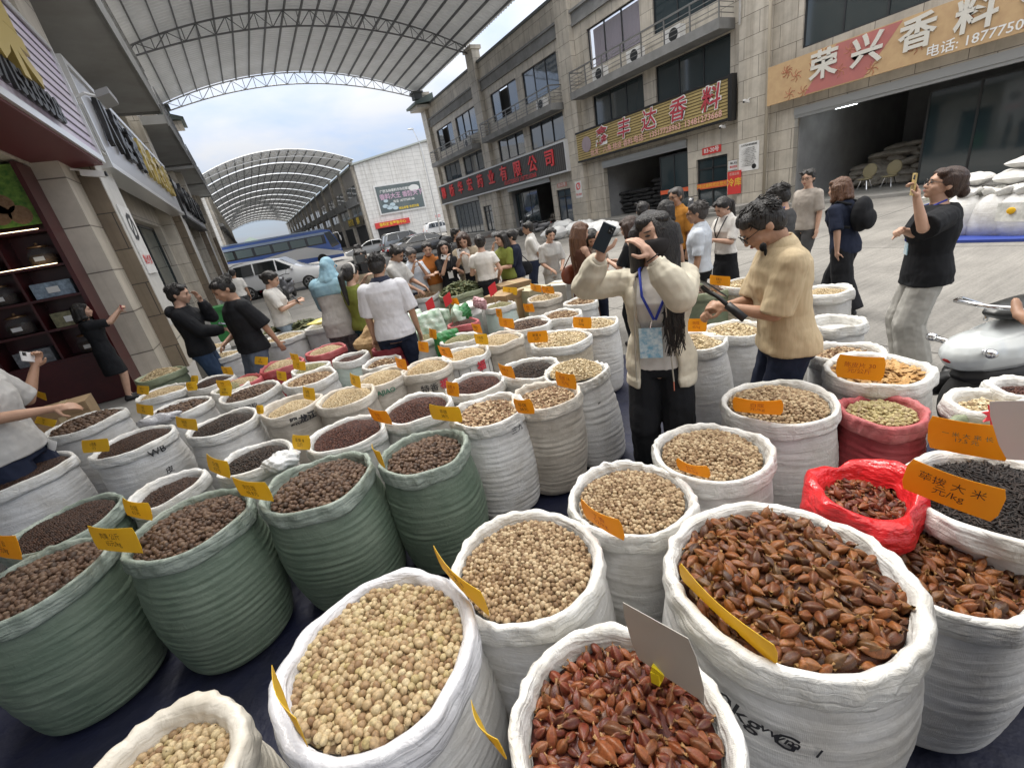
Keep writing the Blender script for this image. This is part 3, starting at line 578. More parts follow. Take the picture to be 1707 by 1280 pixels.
MB().box(-2.34, -1.6, -3, 10.7, 3.84, 3.879).build('soffit', mat('maroon_soffit', (.13, .025, .03), .5), s)
put_text('芒果', 1.25, (-1.53, 7.35, 4.85), UXL, UZ, LET_G, s, bold=.04, extrude=.04); put_text('13715335528', .42, (-1.53, 7.85, 4.2), UXL, UZ, LET_K, s, bold=.03, extrude=.02)
s = thing('shop_sign', 'grey brushed metal shop sign with black and gold characters beyond the floodlight', 'shop sign', (-1.6, 17, 3.95))
MB().box(-1.95, -1.6, 11.4, 22.1, 4.0, 5.55).build('sign_board', SLV2, s)
f = MB(); f.box(-1.97, -1.56, 11.3, 22.2, 3.9, 4.0); f.box(-1.97, -1.56, 11.3, 22.2, 5.55, 5.65); f.box(-1.97, -1.56, 11.3, 11.4, 4.0, 5.55); f.build('sign_frame', SILV, s)
for i, ch in enumerate('八桂香料大药房'): put_text(ch, 1.0, (-1.54, 12.7+i*1.35, 4.85), UXL, UZ, LET_K if i < 3 else LET_G, s, bold=.03, extrude=.04)
s = thing('shop_sign', 'dark framed shop sign with bulky black letters farther down the near building', 'shop sign', (-1.6, 28, 3.95))
MB().box(-1.95, -1.6, 23.0, 33.4, 3.95, 5.4).build('sign_board', SLV2, s); MB().box(-1.97, -1.56, 22.9, 33.5, 3.85, 3.95).box(-1.97, -1.56, 22.9, 23.0, 3.95, 5.45).build('sign_frame', BLACKP, s)
for i, ch in enumerate('中药材香料行'): put_text(ch, 1.1, (-1.5, 24.2+i*1.6, 4.65), UXL, UZ, LET_K, s, bold=.04, extrude=.06)
fl = thing('floodlight', 'grey slim floodlight on a bracket between the lilac and grey signs', 'floodlight', (-1.6, 11.0, 4.6)); MB().tube([(-1.72, 11.05, 4.9), (-1.45, 11.05, 5.0), (-1.3, 11.1, 4.95)], .025, 8).build('bracket', STEEL_W, fl); MB().obox((-1.2, 11.3, 4.98), (.1, 0, .03), (0, .35, 0), (0, 0, .05)).build('lamp_head', mat('grey_cast', (.25, .25, .25), .5), fl)
sp = thing('wall_speaker', 'pale column loudspeaker below the floodlight', 'loudspeaker', (-1.7, 11, 4.1)); MB().box(-1.735, -1.55, 10.85, 11.1, 4.05, 4.85).build('cabinet', mat('pale_grille', (.5, .5, .48), .6, bump=.8, bs=120), sp); MB().box(-1.549, -1.535, 10.87, 11.08, 4.1, 4.8).build('grille', mat('grey_grille', (.3, .3, .3), .6), sp)
cctv(-2.0, 10.4, 3.78, 'dark security camera below the end of the lilac sign', dx=1)
def plateL(name, label, cat, X, y0, y1, z0, z1, m_, texts):
    s = thing(name, label, cat, (X, (y0+y1)/2, z0)); MB().box(X-.02, X, y0, y1, z0, z1).build('plate', m_, s)
    for (tx, sz, y, z, mm) in texts: put_text(tx, sz, (X+.004, y, z), UXL, UZ, mm, s, bold=.02)
plateL('no_smoking_sign', 'white no smoking sign with red lettering on the near pale pillar', 'sign', -1.705, 10.95, 11.85, 2.0, 3.25, WHITEP, [('Ø', .7, 11.4, 2.85, LET_K), ('禁止吸烟', .19, 11.4, 2.25, LET_R)])
# jar cabinet facing the street corner
cab = thing('display_cabinet', 'dark red wooden shop cabinet with four lit shelves and a green nut poster on top', 'cabinet', (-4, 9.9, .16))
MAR = mat('maroon_wood', (.075, .012, .013), .35, var=(.05, .008, .01), vs=3)
b = MB(); b.box(-6.5, -2.36, 9.9, 9.98, .16, 3.78); b.box(-2.42, -2.36, 9.42, 9.9, .16, 3.78); b.box(-6.5, -2.42, 9.42, 9.9, .16, .95); b.build('carcass', MAR, cab)
LED = mat('warm_shelf_light', (1, .85, .6), .5, emit=(1, .8, .5), es=2.2)
ZS = [.95, 1.42, 1.88, 2.34, 2.84]
for z in ZS:
    sh = MB().box(-6.5, -2.42, 9.44, 9.9, z, z+.035).build('shelf', MAR, cab)
    if z > 1.9: MB().box(-6.4, -2.5, 9.435, 9.445, z+.037, z+.047).build('light_strip', LED, sh)
for x in (-3.05, -3.75, -4.5, -5.3): MB().box(x, x+.03, 9.45, 9.9, .99, 2.84).build('divider', MAR, cab)
po = MB().box(-6.5, -2.43, 9.5, 9.53, 2.95, 3.76).build('poster', mat('green_foliage_print', (.05, .16, .025), .5, var=(.2, .36, .06), vs=14, detail=8), cab)
nu = MB()
for (x, z, r) in ((-2.62, 3.1, .13), (-2.85, 3.13, .14), (-2.75, 3.26, .13), (-3.3, 3.15, .15), (-3.5, 3.3, .13)):
    M = np.eye(4); M[:3, :3] = [[1, 0, 0], [0, 0, 1], [0, -1, 0]]; M[:3, 3] = (x, 9.497, z); q = MB().lathe([(r, 0), (r, .002), (r*.7, .003)], 20); q.xform(M); [nu.add(q.V[0], F_) if i_ == 0 else nu.Fl.append((F_+nu.n-len(q.V[0]), 0)) for i_, (F_, _) in enumerate(q.Fl)]
nu.build('nut_print', mat('nut_brown_print', (.2, .11, .055), .5, var=(.3, .19, .11), vs=20), po)
put_text('香', .6, (-3.05, 9.49, 3.42), (1, 0, 0), UZ, mat('poster_orange', (.75, .25, .03), .5), po, bold=.03)
JG = mat('jar_glass', (.45, .48, .48), .03, spec=1, trans=0, alpha=.10); LIDM = mat('copper_lid', (.5, .3, .16), .3, .8); LABEL = mat('white_label', (.8, .8, .78), .6)
cont = [mat('jar_brown', (.09, .045, .02), .8, bump=1, bs=90, var=(.2, .11, .05), vs=60), mat('jar_dark', (.03, .018, .012), .8, bump=1, bs=90, var=(.09, .05, .03), vs=60), mat('jar_tan', (.28, .18, .09), .8, bump=1, bs=90, var=(.16, .1, .05), vs=60)]
def jar(x, z, k, label):
    s = thing('spice_jar', label, 'jar', (x, 9.66, z), group='glass jars on the cabinet shelves')
    MB().lathe([(.12, 0), (.16, .02), (.17, .12), (.155, .2), (.11, .245), (.11, .26)], 22, (x, 9.66, z)).build('glass', JG, s, smooth=True)
    MB().lathe([(.01, .008), (.11, .01), (.155, .03), (.16, .11), (.14, .16), (.01, .18)], 22, (x, 9.66, z)).build('contents', cont[k % 3], s, smooth=True)
    MB().lathe([(.12, .26), (.125, .27), (.12, .285), (.03, .3), (.015, .31), (.022, .325), (.01, .34)], 20, (x, 9.66, z)).build('lid', LIDM, s, smooth=True)
    MB().box(x-.06, x+.06, 9.482, 9.486, z+.07, z+.13).build('label', LABEL, s)
D_ = ['top lit', 'second', 'third', 'lowest']; k = 0
for r_, z in enumerate((2.38, 1.92, 1.46, .99)):
    for x, w_ in ((-2.68, 'first'), (-3.35, 'second'), (-4.05, 'third'), (-4.8, 'fourth')):
        if (r_, w_) in ((1, 'first'), (2, 'first'), (3, 'second')): continue
        jar(x, z, k, f'lidded glass spice jar on the {D_[r_]} shelf, {w_} in from the pillar'); k += 1
for j, (x, z, wd, lab, cc) in enumerate(((-2.72, 1.92, .24, 'blue and white patterned gift box on the second shelf of the jar cabinet', (.35, .45, .55)), (-2.72, 1.46, .2, 'olive tin gift box on the third shelf of the jar cabinet', (.3, .28, .16)), (-3.35, .99, .22, 'grey gift box on the lowest shelf of the jar cabinet', (.25, .26, .28)))):
    s = thing('gift_box', lab, 'box', (x, 9.62, z)); MB().box(x-wd, x+wd, 9.5, 9.75, z, z+.22).build('carton', mat('gift_%d' % j, cc, .5, var=tuple(q*.4 for q in cc), vs=16), s); MB().box(x-wd*.3, x+wd*.3, 9.494, 9.499, z+.06, z+.15).build('label', LABEL, s)
# ------------------------------------------------------------------ beyond the crossing
wb = thing('warehouse_building', 'white tiled gable ended warehouse with a billboard beyond the crossing', 'building', (26, 100, 0))
Yg = 81
g = MB(); poly = [(19.6, 0.004), (40, .004), (40, 15.2), (32.6, 15.0), (19.6, 12.75)]
g.rings([[(x, y, z) for x, z in poly] for y in (Yg, Yg+.4)]); g.build('gable_wall', WTILE, wb)
rf = MB(); rf.rings([[(19.2, y, 12.75), (32.6, y, 15.05), (40.4, y, 15.3), (40.4, y, 15.55), (32.6, y, 15.3), (19.2, y, 13.0)] for y in (Yg-.4, 235)]); rf.build('roof', mat('pale_green_roof', (.42, .45, .42), .5), wb)
MB().box(19.6, 20, Yg+.4, 235, .004, 12.75).build('street_wall', mat('grey_beige_render', (.36, .34, .31), .7, var=(.30, .28, .26), vs=.6), wb)
for k in range(13):
    y = Yg+.6+k*11.6
    p = MB(); p.box(19.2, 19.598, y, y+1.1, .004, 13.4); p.build('pillar', TILE, wb)
    p = MB(); p.box(18.9, 19.598, y+1.3, y+11.3, 7.0, 7.4); p.box(18.9, 18.95, y+1.3, y+11.3, 7.4, 8.3); p.build('balcony', GREYR, wb)
    for z0, z1 in ((5.4, 6.9), (8.5, 10.2)):
        for q in (y+2, y+6.7): MB().box(19.55, 19.596, q, q+3.9, z0, z1).build('window', GLASS, wb)
    MB().box(19.52, 19.596, y+2, y+10.5, .3, 3.6).build('shop_front', DARKIN, wb)
for j, (y0, txt, cc) in enumerate(((83.5, '香料', (.06, .05, .03)), (90, '药材批发', (.06, .05, .03)))):
    s = thing('shop_sign', ('dark sign with yellow characters nearest the corner of the white warehouse', 'dark sign with yellow characters second along the far arcade')[j], 'shop sign', (19, y0, 3.8)); MB().box(18.9, 19.1, y0, y0+5.6, 3.8, 5.2).build('sign_board', mat('dark_sign', cc, .5), s); put_text(txt, 1.2, (18.88, y0+2.8, 4.5), UXR, UZ, mat('sign_yellow', (.85, .6, .05), .5), s, bold=.03)
bbd = thing('billboard', 'dark billboard with white oval and purple characters on the white gable', 'billboard', (25.6, 80.9, 4.8))
MB().box(21.7, 30.2, 80.75, 80.99, 4.6, 9.3).build('frame', WHITEP, bbd); MB().box(21.95, 29.95, 80.70, 80.745, 4.85, 9.05).build('panel', mat('slate_print', (.09, .12, .13), .5, var=(.14, .17, .17), vs=.5), bbd)
PU = mat('mauve_print', (.55, .38, .5), .5); PW_ = mat('white_print', (.75, .76, .75), .5)
put_text('香料大王 香飘天下', .95, (26.2, 80.68, 7.3), (1, 0, 0), UZ, PU, bbd, bold=.03); put_text('广西玉林香料市场经营部', .5, (25.3, 80.68, 8.2), (1, 0, 0), UZ, PW_, bbd, bold=.02); put_text('电话 18777588188', .5, (26.4, 80.68, 6.4), (1, 0, 0), UZ, PW_, bbd, bold=.02); put_text('诚信经营 欢迎光临', .45, (27.0, 80.68, 5.2), (1, 0, 0), UZ, mat('sign_yellow', (.85, .6, .05), .5), bbd, bold=.02)
o = MB(); M = np.eye(4); M[:3, :3] = [[1, 0, 0], [0, 0, -1], [0, 1, 0]]; M[:3, 3] = (28.7, 80.69, 8.2); a = np.linspace(0, 2*np.pi, 28, endpoint=False)
o.rings([[(28.7+.95*c*s_, 80.69-.004*i, 8.1+.55*s_*z) for c, z in zip(np.cos(a), np.sin(a))] for i, s_ in ((0, 1), (1, 1))]); o.build('oval', PW_, bbd)
o = MB()
for (x, z, r) in ((22.9, 5.9, .5), (23.6, 5.6, .55), (24.2, 6.0, .5), (24.6, 5.4, .5), (23.2, 6.7, .4)): o.rings([[(x+r*c, 80.69-.003*i, z+r*.6*q) for c, q in zip(np.cos(a), np.sin(a))] for i in (0, 1)])
o.build('spice_picture', mat('pale_blue_print', (.5, .62, .68), .5), bbd)
s = thing('shop_fascia', 'red fascia over the ground floor doorway in the white gable', 'shop sign', (21, 80.9, 3)); MB().box(20.3, 26.5, 80.6, 80.99, 2.6, 3.5).build('fascia_board', RED_P, s); put_text('香料批发零售中心', .6, (23.4, 80.58, 3.05), (1, 0, 0), UZ, mat('sign_yellow', (.85, .6, .05), .5), s, bold=.02)
MB().box(20.6, 24.4, 80.9, 80.99, .01, 2.58).build('doorway', DARKIN, wb)
sg = thing('fire_sign', 'small red lettered sign on the right edge of the white gable'.replace('right', 'outer'), 'sign', (33, 80.9, 2)); MB().box(31.6, 32.5, 80.93, 80.99, 2.3, 3.4).build('plate', WHITEP, sg); put_text('出口', .5, (32.05, 80.92, 2.85), (1, 0, 0), UZ, LET_R, sg, bold=.03)
fv = thing('vault_canopy', 'second vaulted canopy receding in bright bands far beyond the crossing', 'canopy', (XC, 140, 14))
for k in range(13):
    y = 80.5+k*11.6; b = MB(); sheet(b, y, y+10.7, pitch=.9, nx=24, amp=.05, base=13.4, rise=2.5); b.build('roof_sheet', SHEET, fv); truss(y+.2, CHORD if k else STEEL_W, fv, nseg=20, base=13.4, rise=2.5)
    p = MB()
    for x in np.linspace(XC-XH+.3, XC+XH-.3, 18): p.box(x-.06, x+.06, y, y+10.6, arch(x, 13.4, 2.5)-.05, arch(x, 13.4, 2.5)+.03)
    p.build('purlin_frame', PURL, fv)
fl_ = thing('warehouse_building', 'pale tiled building at the far end past the balconied shops', 'building', (-8, 120, 0))
MB().box(-16, -2.6, 81, 235, .004, 13.2).build('wall', WTILE, fl_)
for k in range(13):
    y = 81.6+k*11.6; MB().box(-2.598, -2.2, y, y+1.1, .004, 13.4).build('pillar', TILE, fl_)
    for z0, z1 in ((5.4, 6.9), (8.5, 10.2)): MB().box(-2.598, -2.56, y+2, y+10.6, z0, z1).build('window', GLASS, fl_)
    MB().box(-2.598, -1.6, y+1.3, y+11.3, 7.0, 7.4).build('balcony', GREYR, fl_)
# hills closing the far end of the street
hx = np.linspace(-160, 220, 90); hz = 10+6*np.sin(hx*.05)+4*np.sin(hx*.13+1)+2*np.sin(hx*.31); b = MB(); b.rings([[(x, 420, 0) for x in hx], [(x, 430, z*.7) for x, z in zip(hx, hz)], [(x, 450, z) for x, z in zip(hx, hz)], [(x, 520, 0) for x in hx]], closed=False); struct(b.build('hills', mat('hazy_green_hill', (.10, .14, .12), .9, var=(.15, .19, .17), vs=.08), smooth=True))
# street lamp seen over the white warehouse
lp = thing('street_lamp', 'curved grey street lamp reaching past the far beige corner', 'street lamp', (22.5, 60, 0))
q = atY(700, 245, 60); e_ = atY(688, 215, 60); MB().tube([(q[0]+.2, 60, .004), (q[0]+.2, 60, q[2]-1.2), (q[0]+.1, 60, q[2]+.3), (q[0]-.5, 60, e_[2]+.1), (e_[0], 60, e_[2])], [.1, .08, .06, .05, .05], 8).build('pole', STEEL_W, lp, smooth=True); MB().ell((e_[0]-.3, 60, e_[2]-.02), (.45, .14, .09)).build('lamp_head', STEEL_W, lp, smooth=True)
# ------------------------------------------------------------------ sacks
W_SACK = sack_mat('white_woven_sacking', (.66, .66, .655), (.50, .485, .455)); W_RIM = sack_mat('white_rolled_sacking', (.74, .74, .72), (.58, .56, .51), bumpk=1.1, vscale=9)
D_SACK = sack_mat('dusty_grey_sacking', (.52, .48, .42), (.36, .32, .27)); D_RIM = sack_mat('dusty_pale_sacking', (.66, .62, .55), (.48, .43, .36), bumpk=1.0, vscale=9)
G_SACK = sack_mat('green_woven_sacking', (.105, .148, .108), (.16, .205, .155), vscale=4); G_RIM = sack_mat('grey_green_rolled_sacking', (.30, .345, .30), (.17, .21, .17), bumpk=1.1, vscale=9)
O_SACK = sack_mat('olive_sacking', (.16, .20, .13), (.24, .26, .17)); O_RIM = sack_mat('olive_rolled_sacking', (.30, .34, .23), (.22, .25, .15), bumpk=.7)
R_SACK = sack_mat('red_sacking', (.36, .05, .06), (.28, .03, .04)); R_RIM = sack_mat('red_rolled_sacking', (.44, .075, .085), (.50, .17, .17), bumpk=.7)
M_SACK = sack_mat('maroon_sacking', (.22, .02, .03), (.17, .015, .02)); T_SACK = sack_mat('mint_bag', (.50, .62, .58), (.58, .66, .62)); C_SACK = sack_mat('cream_lined_sacking', (.70, .66, .58), (.58, .53, .44), bumpk=.6, weave=False)
P_RIM = sack_mat('plastic_lined_rim', (.72, .72, .745), (.64, .64, .67), weave=False, rough=.22, bumpk=.9, vscale=9)
L_SACK = sack_mat('clear_bag_of_pods', (.60, .53, .42), (.42, .35, .25), weave=False, rough=.3, bumpk=.8, vscale=55)
BAGS = {'w': (W_SACK, W_RIM), 'd': (D_SACK, D_RIM), 'g': (G_SACK, G_RIM), 'o': (O_SACK, O_RIM), 'r': (R_SACK, R_RIM), 'm': (M_SACK, M_SACK), 't': (T_SACK, W_RIM), 'c': (C_SACK, C_SACK), 'p': (W_SACK, P_RIM), 'l': (L_SACK, W_RIM), 'wr': (D_SACK, R_RIM)}
GR = {
 'cardamom': grain_mat('pale_round_pods', [(.24, .14, .07), (.38, .26, .14), (.46, .34, .19), (.56, .45, .27), (.40, .31, .14)], .6, bump=.3),
 'pepper': grain_mat('pale_brown_seeds', [(.17, .10, .05), (.30, .20, .11), (.40, .29, .17), (.52, .41, .26)], .65, bump=.3),
 'nutmeg': grain_mat('brown_nutmegs', [(.045, .025, .015), (.085, .046, .027), (.12, .068, .041), (.165, .105, .066)], .6, bump=.7, bs=260),
 'pod': grain_mat('red_brown_pods', [(.035, .012, .007), (.10, .028, .011), (.165, .046, .014), (.25, .085, .022), (.085, .045, .018)], .42, aux=(.30, .17, .06), bump=.6, bs=330),
 'redpod': grain_mat('dark_red_pods', [(.05, .009, .007), (.115, .019, .012), (.165, .030, .014), (.24, .07, .022), (.075, .028, .015)], .40, aux=(.34, .19, .075), bump=.6, bs=330),
 'rod': grain_mat('black_long_pepper', [(.012, .010, .010), (.025, .019, .017), (.045, .033, .028)], .7),
 'slice': grain_mat('orange_dried_slices', [(.42, .22, .07), (.52, .30, .11), (.58, .38, .16), (.33, .18, .08)], .7),
 'chip': grain_mat('brown_bark_chips', [(.16, .085, .045), (.32, .2, .11), (.46, .33, .2), (.58, .46, .3)], .75),
 'palechip': grain_mat('pale_root_chips', [(.46, .35, .2), (.62, .5, .3), (.74, .64, .44), (.36, .25, .14)], .7),
 'seed_black': grain_mat('black_peppercorns', [(.012, .008, .006), (.03, .018, .012), (.06, .034, .02)], .55),
 'seed_dark': grain_mat('dark_brown_seeds', [(.02, .009, .006), (.045, .02, .011), (.075, .034, .018)], .6),
 'seed_red': grain_mat('red_brown_seeds', [(.03, .010, .007), (.075, .022, .014), (.12, .045, .025)], .6),
 'seed_tan': grain_mat('tan_seeds', [(.40, .29, .16), (.54, .42, .25), (.64, .54, .36)], .7),
 'seed_green': grain_mat('green_grey_seeds', [(.2, .19, .1), (.3, .28, .15), (.4, .36, .2)], .7),
 'leaf': grain_mat('dried_green_leaves', [(.08, .10, .05), (.15, .18, .09), (.22, .24, .12), (.3, .28, .14)], .75),
 'green_cardamom': grain_mat('green_tan_pods', [(.30, .23, .10), (.42, .35, .16), (.52, .44, .23), (.36, .27, .16)], .6)}
def uvs(nu, nv, f):
    """closed template: rings along x; f(t, a) -> radius, x; returns V, F, aux"""
    a = np.linspace(0, 2*np.pi, nu, endpoint=False); V = []; A = []
    for t in np.linspace(0, 1, nv):
        r, x, q = f(t, a); V.append(np.stack([np.full(nu, x), r*np.cos(a), r*np.sin(a)], -1)); A.append(np.full(nu, q))
    I = np.arange(nu*nv).reshape(nv, nu); J = np.roll(I, -1, 1)
    return np.concatenate(V), np.stack([I[:-1], J[:-1], J[1:], I[1:]], -1).reshape(-1, 4), np.concatenate(A)
def T_round(nu, nv, lx=1.0, rid=0): return uvs(nu, nv, lambda t, a: ((math.sin(math.pi*(.04+.92*t)))*(1+rid*np.cos(3*a)), -lx*math.cos(math.pi*(.02+.96*t)), 0))
def T_pod(nu, nv, big=1):
    def f(t, a):
        x = -1.9+3.8*t; XS = 1.3; body = max(0, 1-((x+.12)/1.5)**2)**.8 if abs(x+.12) < 1.5 else 0
        r = body*(1+.13*np.cos((5 if nu > 16 else 4)*a+.25*x)*(.35+.65*body))+.07; tip = 0
        if x > 1.25: r = np.full_like(a, .15+.16*(x-1.25)*3.0*(1+.55*np.cos(3*a))*.5); tip = min(1, (x-1.15)*2.2)
        if x < -1.6: r = np.full_like(a, .10); tip = .6
        return r*.92, x*XS, tip
    V, F, A = uvs(nu, nv, f); rr = np.hypot(V[:, 1], V[:, 2]).reshape(nv, nu); mx_ = rr.max(1, keepdims=True)+1e-6; A = np.clip(A+.16*np.clip((rr/mx_-.84)/.16, 0, 1).ravel()*(A < .3), 0, 1)
    return V, F, A
def T_rod(nu=6, nv=4): return uvs(nu, nv, lambda t, a: (.55+.45*math.sin(math.pi*t)+0*a, -5+10*t, 0))
def T_chip(seed=0, n=7, th=.12):
    r = np.random.default_rng(seed); a = np.sort(r.random(n)*2*np.pi); R0 = .7+.4*r.random(n); V = []
    for z in (-th, th): V += [(R0[i]*math.cos(a[i]), R0[i]*math.sin(a[i])*.75, z+.25*math.cos(a[i]*2)*.4) for i in range(n)]
    V += [(0, 0, -th), (0, 0, th)]; F = []
    for i in range(n): j = (i+1) % n; F += [(i, j, n+j), (i, n+j, n+i), (2*n, j, i), (2*n+1, n+i, n+j)]
    return np.array(V), np.array(F), np.zeros(len(V))
def T_leaf():
    t = np.linspace(0, 1, 6); w_ = np.sin(np.pi*t)**.8*.38; V = []
    for x, q in zip(t, w_): V += [(x*2.4-1.2, -q, .25*x*x+q*.35), (x*2.4-1.2, 0, .25*x*x), (x*2.4-1.2, q, .25*x*x+q*.35)]
    F = []
    for i in range(5):
        for k in (0, 1): a = i*3+k; F.append((a, a+1, a+4, a+3))
    return np.array(V), np.array(F), np.zeros(len(V))
TPL = {'cardamom': ([T_round(10, 7, 1.04, .05), T_round(10, 7, 1.14, .07)], [T_round(7, 5)]), 'pepper': ([T_round(8, 6, 1.03, .04)], [T_round(6, 5)]), 'nutmeg': ([T_round(10, 7, 1.36, .03), T_round(10, 7, 1.22, .04)], [T_round(7, 5, 1.3)]),
       'pod': ([T_pod(20, 15), T_pod(16, 13)], [T_pod(7, 8)]), 'rod': ([T_rod(6, 5)], [T_rod(4, 3)]), 'chip': ([T_chip(i) for i in range(4)], [T_chip(i, 5) for i in range(3)]), 'leaf': ([T_leaf()], [T_leaf()])}
TPL['pod'][0].extend([T_pod(20, 15), T_pod(16, 13), T_pod(20, 12), T_chip(3, 6, .1)]); TPL['redpod'] = TPL['pod']; TPL['slice'] = ([T_chip(i, 9, .06) for i in range(5)],)*2; TPL['palechip'] = TPL['chip']; TPL['green_cardamom'] = ([T_round(8, 6, 1.6, .08)],)*2
for k in ('seed_black', 'seed_dark', 'seed_red', 'seed_tan', 'seed_green'): TPL[k] = ([T_round(6, 5, 1.15)], [T_round(5, 4, 1.2)])
SIZE = {'cardamom': .0118, 'pepper': .0085, 'nutmeg': .0125, 'pod': .0128, 'redpod': .0128, 'rod': .0034, 'slice': .026, 'chip': .0145, 'palechip': .0135, 'leaf': .045, 'green_cardamom': .0085, 'seed_black': .0062, 'seed_dark': .0055, 'seed_red': .006, 'seed_tan': .0055, 'seed_green': .0055}
SPAC = {'pod': 2.55, 'redpod': 2.55, 'nutmeg': 1.95, 'cardamom': 1.8, 'pepper': 1.8, 'rod': 4.2, 'slice': 1.15, 'chip': 1.3, 'palechip': 1.3, 'leaf': .62, 'green_cardamom': 2.1}
def euler(ax, ay, az):
    c, s = np.cos, np.sin; n = len(ax); M = np.zeros((n, 3, 3))
    ca, sa, cb, sb, cc, sc = c(ax), s(ax), c(ay), s(ay), c(az), s(az)
    M[:, 0, 0] = cc*cb; M[:, 0, 1] = cc*sb*sa-sc*ca; M[:, 0, 2] = cc*sb*ca+sc*sa; M[:, 1, 0] = sc*cb; M[:, 1, 1] = sc*sb*sa+cc*ca; M[:, 1, 2] = sc*sb*ca-cc*sa; M[:, 2, 0] = -sb; M[:, 2, 1] = cb*sa; M[:, 2, 2] = cb*ca
    return M
def heap(name, kind, cx, cy, Rin, hfun, parent, near, size=1.0, layers=2, label=None, mask=None):
    """loose contents: a mound plus every grain of its surface, one mesh"""
    s = SIZE[kind]*size; sp = s*SPAC.get(kind, 1.75); V, F, Q, A = [], [], [], []; n0 = 0
    # mound below the grains
    na, nr = 40, 10; a = np.linspace(0, 2*np.pi, na, endpoint=False); rr = np.linspace(.02, 1.02, nr)
    P = np.array([[(cx+Rin*r*math.cos(t), cy+Rin*r*math.sin(t), hfun(r*math.cos(t), r*math.sin(t))-s*(.9 if kind not in ('slice', 'chip', 'palechip', 'leaf') else .35)) for t in a] for r in rr])
    b = MB(); b.rings(P[::-1], cap=True); nm = b.n
    T = TPL[kind][0 if near else 1]; n = int(2*Rin/sp)+3; faces = []
    for ly in range(layers):
        gx, gy = np.meshgrid(np.arange(n)-n/2+.5*(ly % 2), (np.arange(int(n*1.16))-n*.58)*.866+.3*ly); gx = gx+.5*(np.arange(gx.shape[0]) % 2)[:, None]
        x = (gx*sp).ravel()+RNG.normal(0, sp*.16, gx.size); y = (gy*sp).ravel()+RNG.normal(0, sp*.16, gx.size)
        k = (x*x+y*y) < (Rin*1.0)**2
        if mask is not None: k &= mask(x, y)
        x, y = x[k], y[k]
        z = np.array([hfun(u/Rin, v/Rin) for u, v in zip(x, y)])-ly*s*1.05+RNG.normal(0, s*.22, len(x))
        m_ = len(x); flat = kind in ('slice', 'chip', 'palechip', 'leaf')
        M = euler(RNG.normal(0, .35 if flat else 3, m_), RNG.normal(0, .55 if kind in ('pod', 'redpod') else .32, m_), RNG.random(m_)*2*np.pi); sc = s*RNG.normal(1, .15 if kind != 'chip' else .2, m_).clip(.6, 1.4)
        pick = RNG.integers(0, len(T), m_); rn = RNG.random(m_)
        for ti, (tv, tf, ta) in enumerate(T):
            q = np.where(pick == ti)[0]
            if not len(q): continue
            G = np.einsum('kij,vj->kvi', M[q], tv)*sc[q][:, None, None]+np.stack([cx+x[q], cy+y[q], z[q]], -1)[:, None, :]
            faces.append((b.n, len(q)*len(tv), np.repeat(rn[q], len(tv)), np.tile(ta, len(q))))
            b.add(G.reshape(-1, 3), (tf[None]+(np.arange(len(q))*len(tv))[:, None, None]).reshape(-1, tf.shape[1]))
    o = b.build(name, GR[kind], parent, smooth=kind not in ('slice', 'chip', 'palechip'))
    rv = np.full(b.n, .15); av = np.zeros(b.n)
    for st, ln, r_, a_ in faces: rv[st:st+ln] = r_; av[st:st+ln] = a_
    if len(o.data.vertices) == b.n:
        for nm_, ar in (('rnd', rv), ('aux', av)):
            at_ = o.data.attributes.new(nm_, 'FLOAT', 'POINT'); at_.data.foreach_set('value', ar.astype(np.float32))
    o['kind'] = 'stuff'
    if label: o['label'] = label
    return o
def waves(seed, n=7, kt=(1, 5), kz=(70, 190)):
    r = np.random.default_rng(seed); return [(r.integers(*kt), r.uniform(*kz), r.uniform(0, 6.3), r.uniform(.4, 1)) for _ in range(n)]
SACKS = {}
